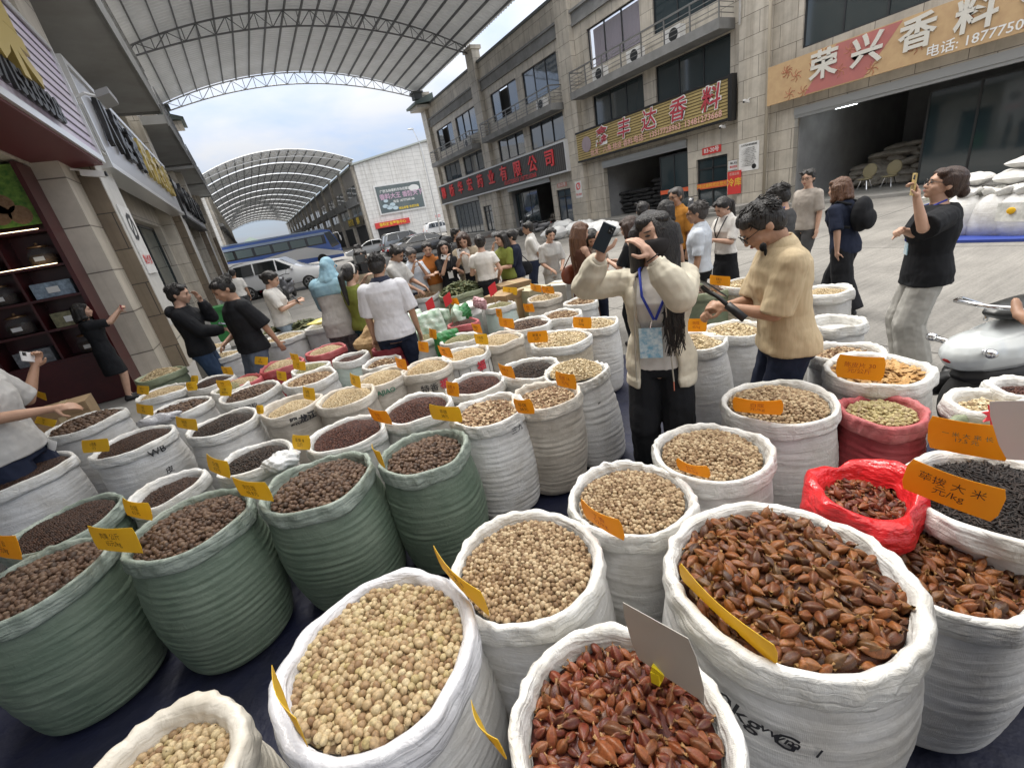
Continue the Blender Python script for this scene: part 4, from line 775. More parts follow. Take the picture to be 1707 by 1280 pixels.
def sack(key, X, Y, R, z, bag, kind, label, near=False, size=1.0, sink=.035, bulge=.03, tilt=(0, 0), rimw=1.0, z0=.03, group=None, belly=.105, cuff=.085, layers=2, sq=0):
    seed = abs(hash(key)) % 10000 if False else sum(ord(c)*(i+3) for i, c in enumerate(key)); r = np.random.default_rng(seed)
    o = thing('spice_sack', label, 'sack', (X, Y, 0), rotz=0, group=group or 'open sacks of spices set out in rows')
    body, rim = BAGS[bag]; nt_ = 110 if near else 56; th = np.linspace(0, 2*np.pi, nt_, endpoint=False)
    hw = [(k, r.uniform(0, 6.3), r.uniform(.3, 1)/k) for k in range(2, 7)]
    rad = 1+.028*sum(a*np.cos(k*th+p) for k, p, a in hw); zo = .019*sum(a*np.cos(k*th+p*1.7) for k, p, a in hw)+tilt[0]*np.cos(th)+tilt[1]*np.sin(th)
    R0 = R-.022*rimw
    # rolled rim: from deep inside, over the roll, to the tucked cuff
    prof = [(-.055, -.17), (-.036, -.09), (-.026, -.045), (-.021, -.016), (-.012, -.002), (.0, .003), (.009, -.004), (.012, -.022), (.0145, -.045), (.015, -.062), (.013, -cuff+.004), (.002, -cuff)]
    if near: # finer
        pr = np.array(prof); t = np.linspace(0, len(pr)-1, 26); prof = [(np.interp(q, range(len(pr)), pr[:, 0]), np.interp(q, range(len(pr)), pr[:, 1])) for q in t]
    cw = [(int(r.integers(4, 30)), r.uniform(-70, 70), r.uniform(0, 6.3), r.uniform(.3, 1)) for _ in range(9)]
    P = []
    for dr, dz in prof:
        cre = sum(a*(1-2*np.abs(np.sin(.5*(k*th+q*dz+p)))) for k, q, p, a in cw)*.0022
        wob = 1+.18*np.sin(3*th+seed)+.12*np.sin(7*th+seed*2)
        P.append(np.stack([X+(R0*rad+dr*rimw*(wob if dr > 0 else 1)+cre)*np.cos(th), Y+(R0*rad+dr*rimw*(wob if dr > 0 else 1)+cre)*np.sin(th), z+zo+dz*(.75+.25*wob)+cre*.6], -1))
    MB().rings(P, cap=False).build('rolled_rim', rim, o, smooth=True)
    # body
    zt = z-cuff*.85; nz_ = 150 if near else 60; zs = np.linspace(zt, z0, nz_); wv = waves(seed); P = []
    lx, ly_ = r.normal(0, .028, 2); ph_ = r.uniform(0, 6); vf = [(int(r.integers(5, 17)), r.uniform(0, 6.3), r.uniform(.3, 1)) for _ in range(4)]
    for q in zs:
        u = (zt-q)/(zt-z0); rb = R0*(1+belly*math.sin(math.pi*min(1, u*1.05))-.02*u)*(1 if u < .93 else 1-.12*((u-.93)/.07)**2)
        dis = (.55+.6*np.sin(2*th+q*7+ph_)**2)*sum(a*np.sin(k*th+w_*q+p+.8*np.sin(2*th+p)) for k, w_, p, a in wv)*(.0008 if near else .0006)*min(1, u*6+.1)-.0035*sum(a*np.abs(np.sin(.5*(k*th+3*q+p)+.35*np.sin(q*9+p)))**.6*(1-np.clip(u*1.6, 0, .8)) for k, p, a in vf)
        P.append(np.stack([X+lx*u+(rb*rad+dis)*np.cos(th), Y+ly_*u+(rb*rad+dis)*np.sin(th), np.full(nt_, q)+zo*(1-u)], -1))
    bo = MB().rings(P, cap=True).build('sack_body', body, o, smooth=True)
    ph = r.uniform(0, 6.3)
    if kind:
        h = lambda x, y: z-sink+bulge*(1-(x*x+y*y))+.006*math.sin(5*x+ph)*math.cos(4*y+ph*2)+tilt[0]*x+tilt[1]*y
        heap('spice_heap', kind, X, Y, R0-.042, h, o, near, size, layers)
    SACKS[key] = dict(o=o, X=X, Y=Y, R=R0, z=z, label=label)
    return o
def sack_text(key, txt, size, px, py, m_, rot=0, name='handwriting', bold=.01):
    """lettering bent onto the sack body around a pixel of the photograph"""
    s = SACKS[key]; d = ray(px, py); ox, oy = -s['X'], -s['Y']; Rr = s['R']*1.045
    a, b_, c = d[0]**2+d[1]**2, 2*(d[0]*ox+d[1]*oy), ox*ox+oy*oy-Rr*Rr; q = b_*b_-4*a*c
    if q < 0: return
    t = (-b_-math.sqrt(q))/(2*a); p = np.array([0, 0, CAMH])+d*t; a0 = math.atan2(p[1]-s['Y'], p[0]-s['X'])
    me = text_mesh(txt, size, bold, m_).copy(); co = np.zeros(len(me.vertices)*3); me.vertices.foreach_get('co', co); co = co.reshape(-1, 3)
    cr, sr = math.cos(rot), math.sin(rot); x, y = co[:, 0]*cr-co[:, 1]*sr, co[:, 0]*sr+co[:, 1]*cr; ang = a0+x/Rr; Rq = Rr+.006
    co = np.stack([s['X']+Rq*np.cos(ang), s['Y']+Rq*np.sin(ang), p[2]+y], -1); me.vertices.foreach_set('co', co.ravel()); me.update()
    o = link(me, name, [k for k in KIDS(s['o']) if k.name.startswith('sack_body')][0])
INK = mat('black_marker_ink', (.015, .015, .02), .6); INKR = mat('red_stamp_ink', (.5, .04, .06), .6); INKG = mat('green_stamp_ink', (.06, .2, .13), .6)
sk = sack
# front rows
sk('tsao_big', 1.06, .55, .355, .80, 'w', 'pod', 'big white sack brimming with brown tsaoko pods, marked in black pen', True, size=1.05, sink=.03, bulge=.05, rimw=1.25, cuff=.11)
sk('tsao_front', .39, .55, .287, .765, 'w', 'redpod', 'white sack of dark red tsaoko pods with a clear card holder clipped inside', True, size=.95, sink=.045, bulge=.025, rimw=1.1)
sk('nut_front', -.06, 1.13, .33, .785, 'p', 'cardamom', 'plastic-lined white sack of large pale round cardamoms beside the red pods', True, size=1.0, sink=.03, bulge=.015, rimw=1.35, cuff=.11)
sk('nut_corner', -.68, 1.19, .25, .73, 'c', 'cardamom', 'cream thick-rimmed sack of pale cardamoms in front of the green sacks', True, size=1.0, sink=.06, bulge=.02, rimw=1.6, cuff=.1)
sk('pep1', .49, 1.14, .30, .772, 'w', 'pepper', 'white sack of pale brown round seeds directly behind the dark red pods', True, size=1.05, sink=.03, bulge=.03, rimw=1.15)
sk('pep2', 1.03, 1.16, .275, .763, 'w', 'pepper', 'white sack of pale seeds with dark red specks behind the orange card', True, size=1.05, sink=.03, bulge=.04)
sk('pep3', 1.53, 1.15, .275, .763, 'w', 'pepper', 'white sack of pale speckled seeds directly before the woman in the cream jacket', True, size=1.05, sink=.03, bulge=.045)
sk('pep4', 2.14, 1.20, .29, .765, 'w', 'pepper', 'white sack of heaped pale seeds next to the red sack', True, size=1.1, sink=.03, bulge=.06)
sk('slices', 2.83, 1.04, .275, .757, 'w', 'slice', 'white sack of orange brown dried slices beside the white scooter', True, sink=.03, bulge=.02, rimw=1.3)
sk('slices_back', 3.02, 1.28, .22, .75, 'w', 'chip', 'white sack rim peeking out behind the sack of dried slices', sink=.04)
sk('redsack', 2.46, .86, .20, .70, 'r', 'green_cardamom', 'red sack of greenish cardamom pods', True, sink=.03, bulge=.03)
sk('longpep', 1.98, .30, .30, .735, 'w', 'rod', 'white sack of thin black long pepper sticks behind a wide orange card', True, sink=.03, bulge=.03, rimw=1.2)
sk('tsao_bag', 1.62, .38, .30, .655, 'w', 'pod', 'white sack of brown pods holding an open red plastic bag', True, size=1.0, sink=.05, bulge=.01, rimw=1.1)
sk('right_a', 2.52, .42, .22, .70, 'o', 'seed_green', 'olive rimmed sack behind the wide orange card beside the black long pepper', sink=.05)
sk('right_b', 2.74, .56, .17, .728, 'w', 'palechip', 'small white rimmed sack with a red paper star in its pale chips', sink=.05, rimw=1.3)
sk('right_c', 2.97, .50, .16, .735, 'w', 'seed_red', 'small white rimmed sack of dark seeds below the scooter', sink=.05, rimw=1.3)
sk('green_a', -1.33, 2.58, .30, .772, 'g', 'nutmeg', 'green sack of brown nutmegs at the end of the green row, fully wrinkled body', True, sink=.035, bulge=.045, belly=.13)
sk('green_b', -.70, 2.50, .305, .776, 'g', 'nutmeg', 'green sack of nutmegs with a yellow and white price card', True, sink=.035, bulge=.045, belly=.13)
sk('green_c', -.08, 2.38, .31, .781, 'g', 'nutmeg', 'green sack of larger nutmegs with a yellow card numbered 8', True, size=1.1, sink=.045, bulge=.05, belly=.13)
sk('green_d', .49, 2.26, .275, .761, 'g', 'nutmeg', 'green sack of round nutmegs nearest the tall white sack of bark', True, sink=.05, bulge=.05, belly=.13)
sk('green_e', -1.38, 3.14, .285, .763, 'g', 'seed_dark', 'green rimmed sack of fine dark brown seeds behind the nutmegs', True, sink=.02, bulge=.03)
# white rows behind the green sacks
sk('w1', -1.97, 4.38, .32, .783, 'w', 'seed_dark', 'white sack of dark powdery seeds below the white printed card', sink=.02, bulge=.04, belly=.08)
sk('w2', -1.27, 4.33, .30, .771, 'w', 'seed_dark', 'white sack of brown powder marked WB in black pen', sink=.03, bulge=.05, belly=.08)
sk('w3', -1.86, 5.50, .33, .781, 'w', 'nutmeg', 'white sack of coarse brown nuts beside the crates', size=1.5, sink=.02, bulge=.03, belly=.08)
sk('w4', -.63, 4.08, .28, .759, 'w', 'seed_black', 'white sack of black seeds with two yellow cards at its rim', sink=.03, bulge=.05)
sk('w5', -1.04, 4.97, .295, .768, 'w', 'nutmeg', 'white sack of dark brown nuts behind the sack of brown powder', size=1.15, sink=.03, bulge=.03)
sk('w6', -.10, 3.98, .265, .751, 'd', 'seed_tan', 'dusty grey sack of sunken tan seeds with black print on its side', sink=.05, bulge=.04)
sk('w7', .31, 3.72, .262, .752, 'd', 'seed_tan', 'dusty grey sack of heaped tan seeds beside the sunken ones', sink=.03, bulge=.06)
sk('w8', .17, 2.94, .28, .759, 'w', 'seed_red', 'white sack of dark red peppercorns between the green sacks and the dusty grey pair', sink=.03, bulge=.05)
sk('w9', -.40, 3.13, .25, .74, 'w', 'seed_black', 'white sack of black seeds with a crumpled clear bag lying in it', sink=.03, bulge=.05)
sk('w10', -.90, 3.18, .23, .735, 'w', 'seed_dark', 'low white sack rim of dark seeds behind the nutmegs with the white-edged card', sink=.05)
# middle rows
sk('m1', -.42, 4.80, .28, .759, 'w', 'nutmeg', 'white sack of mottled brown nuts with printed side', size=.95, sink=.03, bulge=.04)
sk('m2', .12, 4.64, .275, .759, 'w', 'chip', 'pinkish white sack of small grey brown pieces behind the dusty grey sacks', size=.8, sink=.03, bulge=.03)
sk('m3', -.08, 5.58, .26, .76, 'r', 'seed_tan', 'red sack of tan seeds in the middle of the red trio', sink=.03, bulge=.06)
sk('m4', .43, 5.75, .26, .75, 'r', 'seed_tan', 'bright red sack of tan seeds farthest back of the red trio', sink=.03, bulge=.05)
sk('m3b', -.52, 5.48, .23, .73, 'r', 'seed_tan', 'low red-rimmed sack of tan seeds beside a yellow card', sink=.03, bulge=.05)
sk('m5', .60, 5.02, .215, .747, 't', 'seed_red', 'mint green bag of dark red seeds beside the maroon sack', sink=.04, bulge=.02)
sk('m6', 1.03, 4.98, .215, .746, 'm', 'seed_red', 'maroon sack with a brown paper bag behind it', sink=.05, bulge=.02)
sk('m3c', .18, 5.12, .22, .74, 'w', 'seed_green', 'white sack of green grey seeds before the bright red sack', sink=.03, bulge=.05)
sk('m7', .67, 3.94, .26, .75, 'd', 'seed_tan', 'dusty sack of tan seeds with faint green stamped letters', sink=.03, bulge=.05)
sk('m7b', .80, 4.42, .22, .745, 'w', 'chip', 'white sack of dark chips with torn edge behind the stamped sacks', sink=.04, bulge=.05)
sk('m8', 1.06, 3.78, .255, .75, 'd', 'seed_tan', 'dusty sack of pale tan seeds with black characters and red stamp', sink=.03, bulge=.06)
sk('m9', 1.47, 3.80, .25, .749, 'w', 'seed_tan', 'white sack of tan seeds ruled with dark vertical lines', size=1.05, sink=.03, bulge=.04)
sk('m10', 1.90, 3.88, .26, .751, 'd', 'seed_tan', 'grey sack of pale seeds with a tall yellow card', sink=.03, bulge=.05)
sk('m10b', 1.66, 4.36, .23, .75, 'w', 'seed_green', 'white sack of fine green seeds behind the ruled sack', sink=.03, bulge=.04)
sk('m11', .67, 2.92, .275, .757, 'w', 'seed_red', 'white sack of dark red peppercorns heaped behind the round nutmegs', sink=.03, bulge=.06)
sk('m12', 1.02, 2.46, .27, .756, 'w', 'chip', 'tall white sack of brown bark pieces next to the last green sack', True, size=1.0, sink=.04, bulge=.02)
sk('m13', 1.18, 2.98, .25, .752, 'w', 'seed_red', 'white sack of dark peppercorns behind the bark pieces', sink=.03, bulge=.04)
sk('m14', 1.41, 2.34, .255, .751, 'd', 'chip', 'dusty brown sack of pale and brown chips beside the woman in the cream jacket', True, size=.8, sink=.04, bulge=.02)
sk('m15', 1.80, 2.50, .255, .750, 'w', 'palechip', 'white sack of heaped pale brown chips at the elbow of the cream jacket', True, size=.8, sink=.0, bulge=.07)
sk('m16', 1.62, 2.88, .26, .754, 'w', 'seed_black', 'white sack of black peppercorns with an orange card at its rim', sink=.04, bulge=.05)
sk('m17', 2.21, 3.24, .30, .766, 'l', 'palechip', 'clear plastic bag of pale pods with a wide orange card', sink=.02, bulge=.05, belly=.03)
sk('m18', 2.36, 4.06, .28, .761, 'w', 'nutmeg', 'white sack of dark brown nuts under a grey card', size=.9, sink=.03, bulge=.04)
sk('m19', 2.79, 4.02, .255, .750, 'w', 'chip', 'white sack of brown chips behind the clear bag of pods', size=.8, sink=.03, bulge=.05)
sk('m20', 2.75, 3.38, .25, .748, 'w', 'palechip', 'white sack of pale slices at the raised arm of the cream jacket', size=.9, sink=.03, bulge=.05)
sk('q1', 2.78, 2.22, .25, .738, 'w', 'palechip', 'white sack of pale roots right beside the long hair of the woman', sink=.03, bulge=.05)
sk('q2', 3.15, 2.16, .25, .74, 'w', 'palechip', 'white sack of pale root slices before the man in the beige shirt', sink=.03, bulge=.05)
sk('q3', 4.22, 3.22, .27, .746, 'o', 'nutmeg', 'dark green sack of reddish brown pieces behind the long hair', sink=.03, bulge=.04)
sk('q4', 4.52, 2.94, .28, .758, 'l', 'palechip', 'clear bag of pale slices behind the handheld stabiliser', sink=.03, bulge=.05)
sk('q5', 3.62, 1.62, .20, .74, 'w', None, 'tall wrinkled white sack standing just behind the beige shirt')
sk('q6', 4.05, 1.92, .22, .86, 'w', 'seed_tan', 'tall white sack with thick rim beyond the beige shirt', sink=.04, rimw=1.4)
# far rows
sk('b1', .06, 7.40, .32, .765, 'w', 'palechip', 'broad white sack of pale slices beside the man in the black tee', sink=.03, bulge=.05, belly=.09)
sk('b2', .64, 7.30, .30, .80, 'w', None, 'closed white sack with a yellow bag on top')
sk('b3', -.76, 7.30, .27, .753, 'w', 'palechip', 'white sack of pale slices behind the black tee', sink=.03, bulge=.05)
sk('b3b', -.95, 7.95, .27, .80, 'w', 'seed_tan', 'white sack of tan powder beside the scooters', sink=.03, bulge=.07)
sk('b4', -1.44, 6.90, .29, .80, 'o', 'palechip', 'olive sack of orange white chips at the foot of the stone pillar', sink=.03, bulge=.08)
sk('b5', -1.32, 6.02, .27, .748, 'w', 'seed_tan', 'white sack of tan grains with three yellow cards at its end', sink=.03, bulge=.05)
sk('b5b', -.82, 5.80, .26, .75, 'w', 'seed_dark', 'white sack of grey seeds next to the three yellow cards', sink=.03, bulge=.05)
sk('b5c', -.62, 5.33, .20, .735, 'w', 'seed_green', 'white sack of green grey powder between the cards and the mottled nuts', sink=.03, bulge=.06)
sk('b6', 1.44, 4.90, .22, .752, 'w', 'seed_green', 'white sack of green seeds beside the man in the white polo', sink=.03, bulge=.04)
sk('b7', 2.40, 7.60, .32, .80, 'w', 'chip', 'white sack of reddish flower pieces in front of the ginger shirt', sink=.02, bulge=.08)
sk('b8', 2.85, 6.90, .40, .82, 'o', 'leaf', 'bulging olive sack heaped with dried green leaves', sink=.0, bulge=.13, belly=.1)
sk('b9', .42, 8.15, .36, .74, 'o', 'leaf', 'olive sack of grey green leaves before the woman in white with a phone', sink=.02, bulge=.08)
sk('b10', -.02, 8.35, .26, .74, 'w', 'leaf', 'white sack of reddish leaves beside the scooters', sink=.02, bulge=.07)
sk('b11', 2.02, 5.05, .22, .74, 'wr', 'seed_red', 'pinkish sack of red brown seeds below the white bucket', sink=.03, bulge=.05)
sk('b12', 1.82, 5.70, .21, .76, 'w', 'seed_green', 'white sack of green leaves in front of the white bucket', sink=.03, bulge=.03)
sk('b13', 2.75, 5.40, .24, .745, 't', 'seed_green', 'mint bag of green seeds behind the dark nuts', sink=.03, bulge=.05)
sk('b14', 3.28, 5.05, .26, .745, 'd', 'palechip', 'dusty sack of pale roots beside the cardboard boxes', sink=.03, bulge=.06)
sk('b15', 2.72, 6.05, .20, .75, 'w', 'seed_tan', 'white sack of tan pieces beside the white bucket handle', sink=.03, bulge=.05)
sk('b16', 1.45, 5.55, .23, .72, 'g', 'seed_green', 'green and white bag of powder beside the white polo', sink=.03, bulge=.05)
sk('b17', 3.3, 4.3, .23, .748, 'w', 'chip', 'white sack of brown pieces under the brown dress', sink=.03, bulge=.05)
# writing on the sacks
sack_text('tsao_big', '50kg G', .085, 1245, 1195, INK, rot=-.25); sack_text('tsao_big', 'vwm  1', .05, 1320, 1235, INK, rot=-.3)
sack_text('w2', 'WB', .075, 262, 752, INK); sack_text('w2', '皮', .06, 283, 783, INK); sack_text('m7', 'HUAJIAO', .06, 636, 655, INKG, bold=.02); sack_text('m8', '特香', .08, 717, 648, INK, bold=.01); sack_text('m8', '福', .09, 741, 640, INKR, bold=.03)
sack_text('m9', '福', .1, 803, 610, INKR, bold=.03); sack_text('w6', '黑龙江', .07, 506, 698, INK, bold=.04); sack_text('m15', 'D', .07, 1001, 675, INK); sack_text('w7', '二', .06, 608, 700, INKR, bold=.05); sack_text('m12', '三九', .05, 862, 715, INK); sack_text('m1', '花椒颗粒', .05, 410, 680, INK)
s9 = SACKS['m9']
vb = MB()
for a in np.linspace(R_(200), R_(330), 6): vb.tube([(s9['X']+(s9['R']*1.052)*math.cos(a), s9['Y']+(s9['R']*1.052)*math.sin(a), z) for z in (.12, .35, .6, .66)], .003, 5)
vb.build('printed_lines', INK, s9['o'])
# ------------------------------------------------------------------ price cards
YEL = mat('yellow_card', (.88, .62, .04), .55, var=(.82, .56, .04), vs=9); ORG = mat('orange_card', (.93, .46, .016), .55, var=(.87, .42, .016), vs=9); WCARD = mat('white_card', (.78, .78, .77), .5); TRANS = mat('clear_holder', (.50, .48, .43), .25, spec=.6, alpha=.93); translucent(YEL, .38, (.95, .68, .05)); translucent(ORG, .34, (.98, .55, .03))
PEN = mat('card_pen', (.05, .03, .02), .7); PENR = mat('card_pen_red', (.45, .10, .02), .7)
POOL = ['八角\n28元/kg', '桂皮 16\n元/kg', '草果 8\n公斤', '肉蔻\n45/kg', '白蔻\n62元', '砂仁\n55/kg', '小茴香\n13.5', '丁香\n52/kg', '荜拨\n38元']
def card(A, B, zA, zB, h, lean, label, m_=None, txt=None, ncol=None, flip=False, bend=.012, pen=None, group='handwritten price cards', name='price_card'):
    """card whose lower edge runs between two pixels at heights zA, zB; lean in degrees towards the viewer"""
    a, b_ = at(*A, zA), at(*B, zB); u = b_-a; W_ = np.linalg.norm(u); u /= W_; n = np.cross(u, [0, 0, 1]); n /= np.linalg.norm(n)
    if n @ ((a+b_)/2-[0, 0, CAMH]) > 0: n = -n
    up = np.cross(n, u) if np.cross(n, u)[2] > 0 else np.cross(u, n); v = up*math.cos(R_(lean))+n*math.sin(R_(lean)); nn = np.cross(u, v)
    if nn @ ((a+b_)/2-[0, 0, CAMH]) > 0: nn = -nn
    o = thing(name, label, 'price card', (a+b_)/2, group=group)
    h *= 1.22; rr = min(.012, h*.2); pts = []
    for cx, cy, a0 in ((W_-rr, rr, -90), (W_-rr, h-rr, 0), (rr, h-rr, 90), (rr, rr, 180)):
        for t in np.linspace(0, 90, 5): pts.append((cx+rr*math.cos(R_(a0+t)), cy+rr*math.sin(R_(a0+t))))
    # grid so that the card can bend
    nx, ny = 9, 5; xs, ys = np.linspace(0, 1, nx), np.linspace(0, 1, ny); P = np.zeros((2, ny, nx, 3))
    for s_ in (0, 1):
        for j, y in enumerate(ys):
            ins = rr*.8 if j in (0, ny-1) else 0
            for i, x in enumerate(xs):
                X_ = ins+(W_-2*ins)*x; P[s_, j, i] = a+u*X_+v*(y*h)+nn*(bend*math.sin(math.pi*x)*(.4+y)-.0016*s_)
    I = np.arange(2*ny*nx).reshape(2, ny, nx); F = []
    for s_ in (0, 1): Q = I[s_]; F.append(np.stack([Q[:-1, :-1], Q[:-1, 1:], Q[1:, 1:], Q[1:, :-1]], -1).reshape(-1, 4))
    ring = [*[(0, i) for i in range(nx)], *[(j, nx-1) for j in range(1, ny)], *[(ny-1, i) for i in range(nx-2, -1, -1)], *[(j, 0) for j in range(ny-2, 0, -1)]]
    F.append(np.array([(I[0][p], I[0][q], I[1][q], I[1][p]) for p, q in zip(ring, ring[1:]+ring[:1])])); mb = MB(); mb.add(P.reshape(-1, 3), np.concatenate(F)); mb.build('card', m_ or YEL, o)
    t = txt if txt is not None else POOL[int(RNG.integers(len(POOL)))]
    if t:
        ln = t.split('\n'); sz = min(h*.66/len(ln)/1.1, W_*.74/max(len(q)*.8 for q in ln)); me = text_mesh(t, sz, -.004, pen or PEN).copy(); co = np.zeros(len(me.vertices)*3); me.vertices.foreach_get('co', co); co = co.reshape(-1, 3)
        co[:, 1] += (len(ln)-1)*sz*.5 if False else 0
        cx = (co[:, 0].min()+co[:, 0].max())/2; cy = (co[:, 1].min()+co[:, 1].max())/2; x = (co[:, 0]-cx)/W_+.5; y = (co[:, 1]-cy)/h+.5
        if flip: x = 1-x
        G = a+u*(x*W_)[:, None]+v*(y*h)[:, None]+nn*(bend*np.sin(np.pi*x)*(.4+y)+.0012)[:, None]; me.vertices.foreach_set('co', G.ravel()); me.update(); link(me, 'handwriting', o)
    return o
cd = card
# yellow cards of the near rows
cd((162, 915), (240, 922), .80, .83, .105, -8, 'yellow and white price card lying on the nutmegs of the green row', txt='肉果 公斤\n65元/kg'); cd((210, 858), (256, 868), .86, .84, .08, -10, 'plain yellow price card behind the yellow and white one')
cd((400, 825), (458, 836), .81, .81, .095, 0, 'yellow price card with black columns and number 8 on the large nutmegs', txt='肉豆蔻\n48.8元'); cd((-12, 925), (38, 933), .80, .82, .1, -15, 'orange yellow price card cut by the picture edge beside fine dark seeds'.replace('cut by the picture edge ', ''), ORG, txt='丁香 公\n57元/kg')
cd((348, 783), (385, 798), .83, .80, .09, -10, 'yellow price card tilted behind the large nutmegs, before the black seeds'); cd((138, 755), (183, 752), .80, .82, .08, -20, 'yellow price card on the sack marked WB'); cd((295, 712), (330, 718), .80, .80, .075, -15, 'yellow price card on the white sack of black seeds', txt='黑胡椒\n45元'); cd((488, 748), (518, 750), .80, .8, .075, -20, 'yellow price card between the large nutmegs and the dark red peppercorns')
cd((628, 765), (643, 782), .80, .80, .085, 0, 'yellow price card on the round nutmegs nearest the tall white sack'); cd((33, 730), (92, 752), .90, .86, .06, -30, 'white printed card with a grey picture clipped above dark powder', WCARD, txt='八角大红\n产地广西', pen=INK, name='printed_card'); cd((57, 705), (90, 712), .83, .83, .055, -40, 'white and yellow price card lying on the coarse brown nuts')
cd((228, 688), (256, 693), .80, .80, .075, -20, 'yellow price card on the dark nuts behind the brown powder'); cd((506, 664), (526, 668), .80, .80, .085, -15, 'yellow price card on the heaped tan seeds'); cd((428, 690), (440, 690), .78, .78, .06, -20, 'small yellow price card on the sunken tan seeds')
for k, (A, B, lab) in enumerate((((228, 656), (248, 658), 'yellow price card first of the trio near the stone pillar'), ((312, 652), (330, 650), 'yellow price card beside the grey seeds'), ((364, 648), (388, 648), 'yellow price card over the green grey powder'), ((366, 660), (386, 660), 'yellow price card on the mottled nuts'), ((462, 632), (478, 636), 'yellow price card on the pinkish white sack'), ((372, 623), (390, 625), 'yellow price card behind the cards of the low red sack'), ((424, 607), (446, 609), 'thin yellow price card on the red trio'), ((489, 615), (510, 618), 'yellow price card on the white sack of green grey seeds'), ((486, 600), (500, 604), 'small yellow price card on the bright red sack'), ((318, 640), (330, 640), 'yellow price card second of the trio near the stone pillar'), ((60, 660), (78, 668), 'yellow price card above the crates'))): cd(A, B, .80, .80, .075, -25+10*(k % 3), lab)
for k, (A, B, lab) in enumerate((((585, 640), (602, 648), 'yellow price card edge-on at the faintly stamped sack'), ((662, 612), (680, 618), 'orange price card on the sack with the red stamp'), ((735, 592), (756, 597), 'orange price card on the ruled white sack'), ((698, 585), (715, 588), 'orange price card on the green seeds beside the white polo'), ((793, 573), (815, 574), 'tall yellow price card on the grey sack of pale seeds'), ((836, 625), (860, 632), 'orange price card on the black peppercorns'), ((880, 572), (914, 570), 'wide orange price card on the clear bag of pods'), ((928, 642), (962, 650), 'orange price card on the heaped pale brown chips'), ((862, 688), (893, 690), 'orange price card on the pale and brown chips'), ((745, 658), (766, 662), 'orange price card on the dark peppercorns behind the bark'), ((720, 698), (772, 704), 'long yellow price card on the bark pieces'), ((622, 700), (655, 708), 'orange price card on the heaped dark red peppercorns'), ((955, 546), (986, 548), 'orange price card at the raised arm of the cream jacket'), ((833, 544), (858, 548), 'grey orange price card lying on the dark brown nuts'), ((790, 553), (805, 556), 'small orange price card below the white bucket'), ((716, 562), (728, 566), 'orange price card among the green and white bags'), ((828, 528), (838, 530), 'small orange price card beside the mint bag'), ((875, 520), (892, 520), 'orange price card before the cardboard boxes'), ((838, 490), (862, 492), 'yellow price card standing behind the cardboard boxes'), ((885, 484), (903, 488), 'orange price card on a stick beside the brown dress'), ((905, 488), (925, 490), 'orange price card beside the brown handbag'), ((1145, 553), (1178, 553), 'orange price card beside the tips of the long hair'), ((1183, 474), (1217, 478), 'orange price card on the dark green sack'), ((752, 508), (766, 508), 'small orange price card on the green leaves'))): cd(A, B, .79, .80, .085, -12+9*(k % 3), lab, ORG if 'orange' in lab else YEL, pen=PENR if k % 2 else PEN)
# foreground cards seen nearly edge-on
cd((975, 862), (1043, 903), .79, .79, .085, 8, 'orange price card leaning out of the pale seeds with dark red specks', ORG, pen=PENR); cd((735, 945), (818, 1030), .80, .79, .095, 4, 'yellow price card with black lines leaning on the pale brown round seeds'); cd((470, 1150), (515, 1250), .83, .82, .09, 4, 'yellow price card standing in the large pale cardamoms'); cd((1135, 965), (1295, 1112), .80, .78, .07, 8, 'long yellow price card along the rim of the big sack of brown pods', txt=''); cd((1130, 782), (1185, 798), .79, .79, .06, 15, 'orange price card lying on the pale speckled seeds', ORG, pen=PENR)
cd((1222, 685), (1305, 692), .80, .80, .085, 20, 'orange price card on the heaped pale seeds', ORG, pen=PENR, txt='白蔻\n元/kg'); cd((1392, 628), (1472, 636), .80, .80, .105, -5, 'orange price card on the dried orange slices', ORG, pen=PENR, txt='陈皮片 30\n元/公斤'); cd((1500, 812), (1658, 872), .80, .78, .105, 0, 'wide orange price card stuck in the black long pepper', ORG, txt='荜拨 大 米\n元/kg'); cd((1545, 745), (1682, 770), .78, .80, .115, 0, 'wide orange price card with green writing above the black long pepper', ORG, txt='一 米 大 来 长\n17.5 元', pen=INKG); cd((797, 1195), (848, 1272), .80, .79, .08, 5, 'yellow price card at the bottom rim of the dark red pods')
# clear plastic holder with a blank back, on a yellow clip
h_ = cd((1060, 1095), (1180, 1175), .79, .83, .15, 0, 'grey clear plastic card holder seen from behind over the dark red pods', TRANS, txt='', bend=.0, name='card_holder'); cl = atD(1103, 1107, 1.32)
q = at(1100, 1112, .80); MB().obox(q, (.02, .008, .0), (-.006, .014, .006), (0, -.004, .018)).obox(q+np.array([-.012, 0, -.02]), (.012, .004, 0), (-.004, .01, 0), (0, 0, .02)).build('clip', mat('yellow_plastic_clip', (.78, .62, .02), .4), h_)
h_ = cd((1672, 765), (1745, 770), .86, .9, .17, 0, 'pale grey plastic card holder at the edge beside the orange cards', mat('milky_holder', (.6, .61, .62), .35), txt='', bend=.0, name='card_holder')
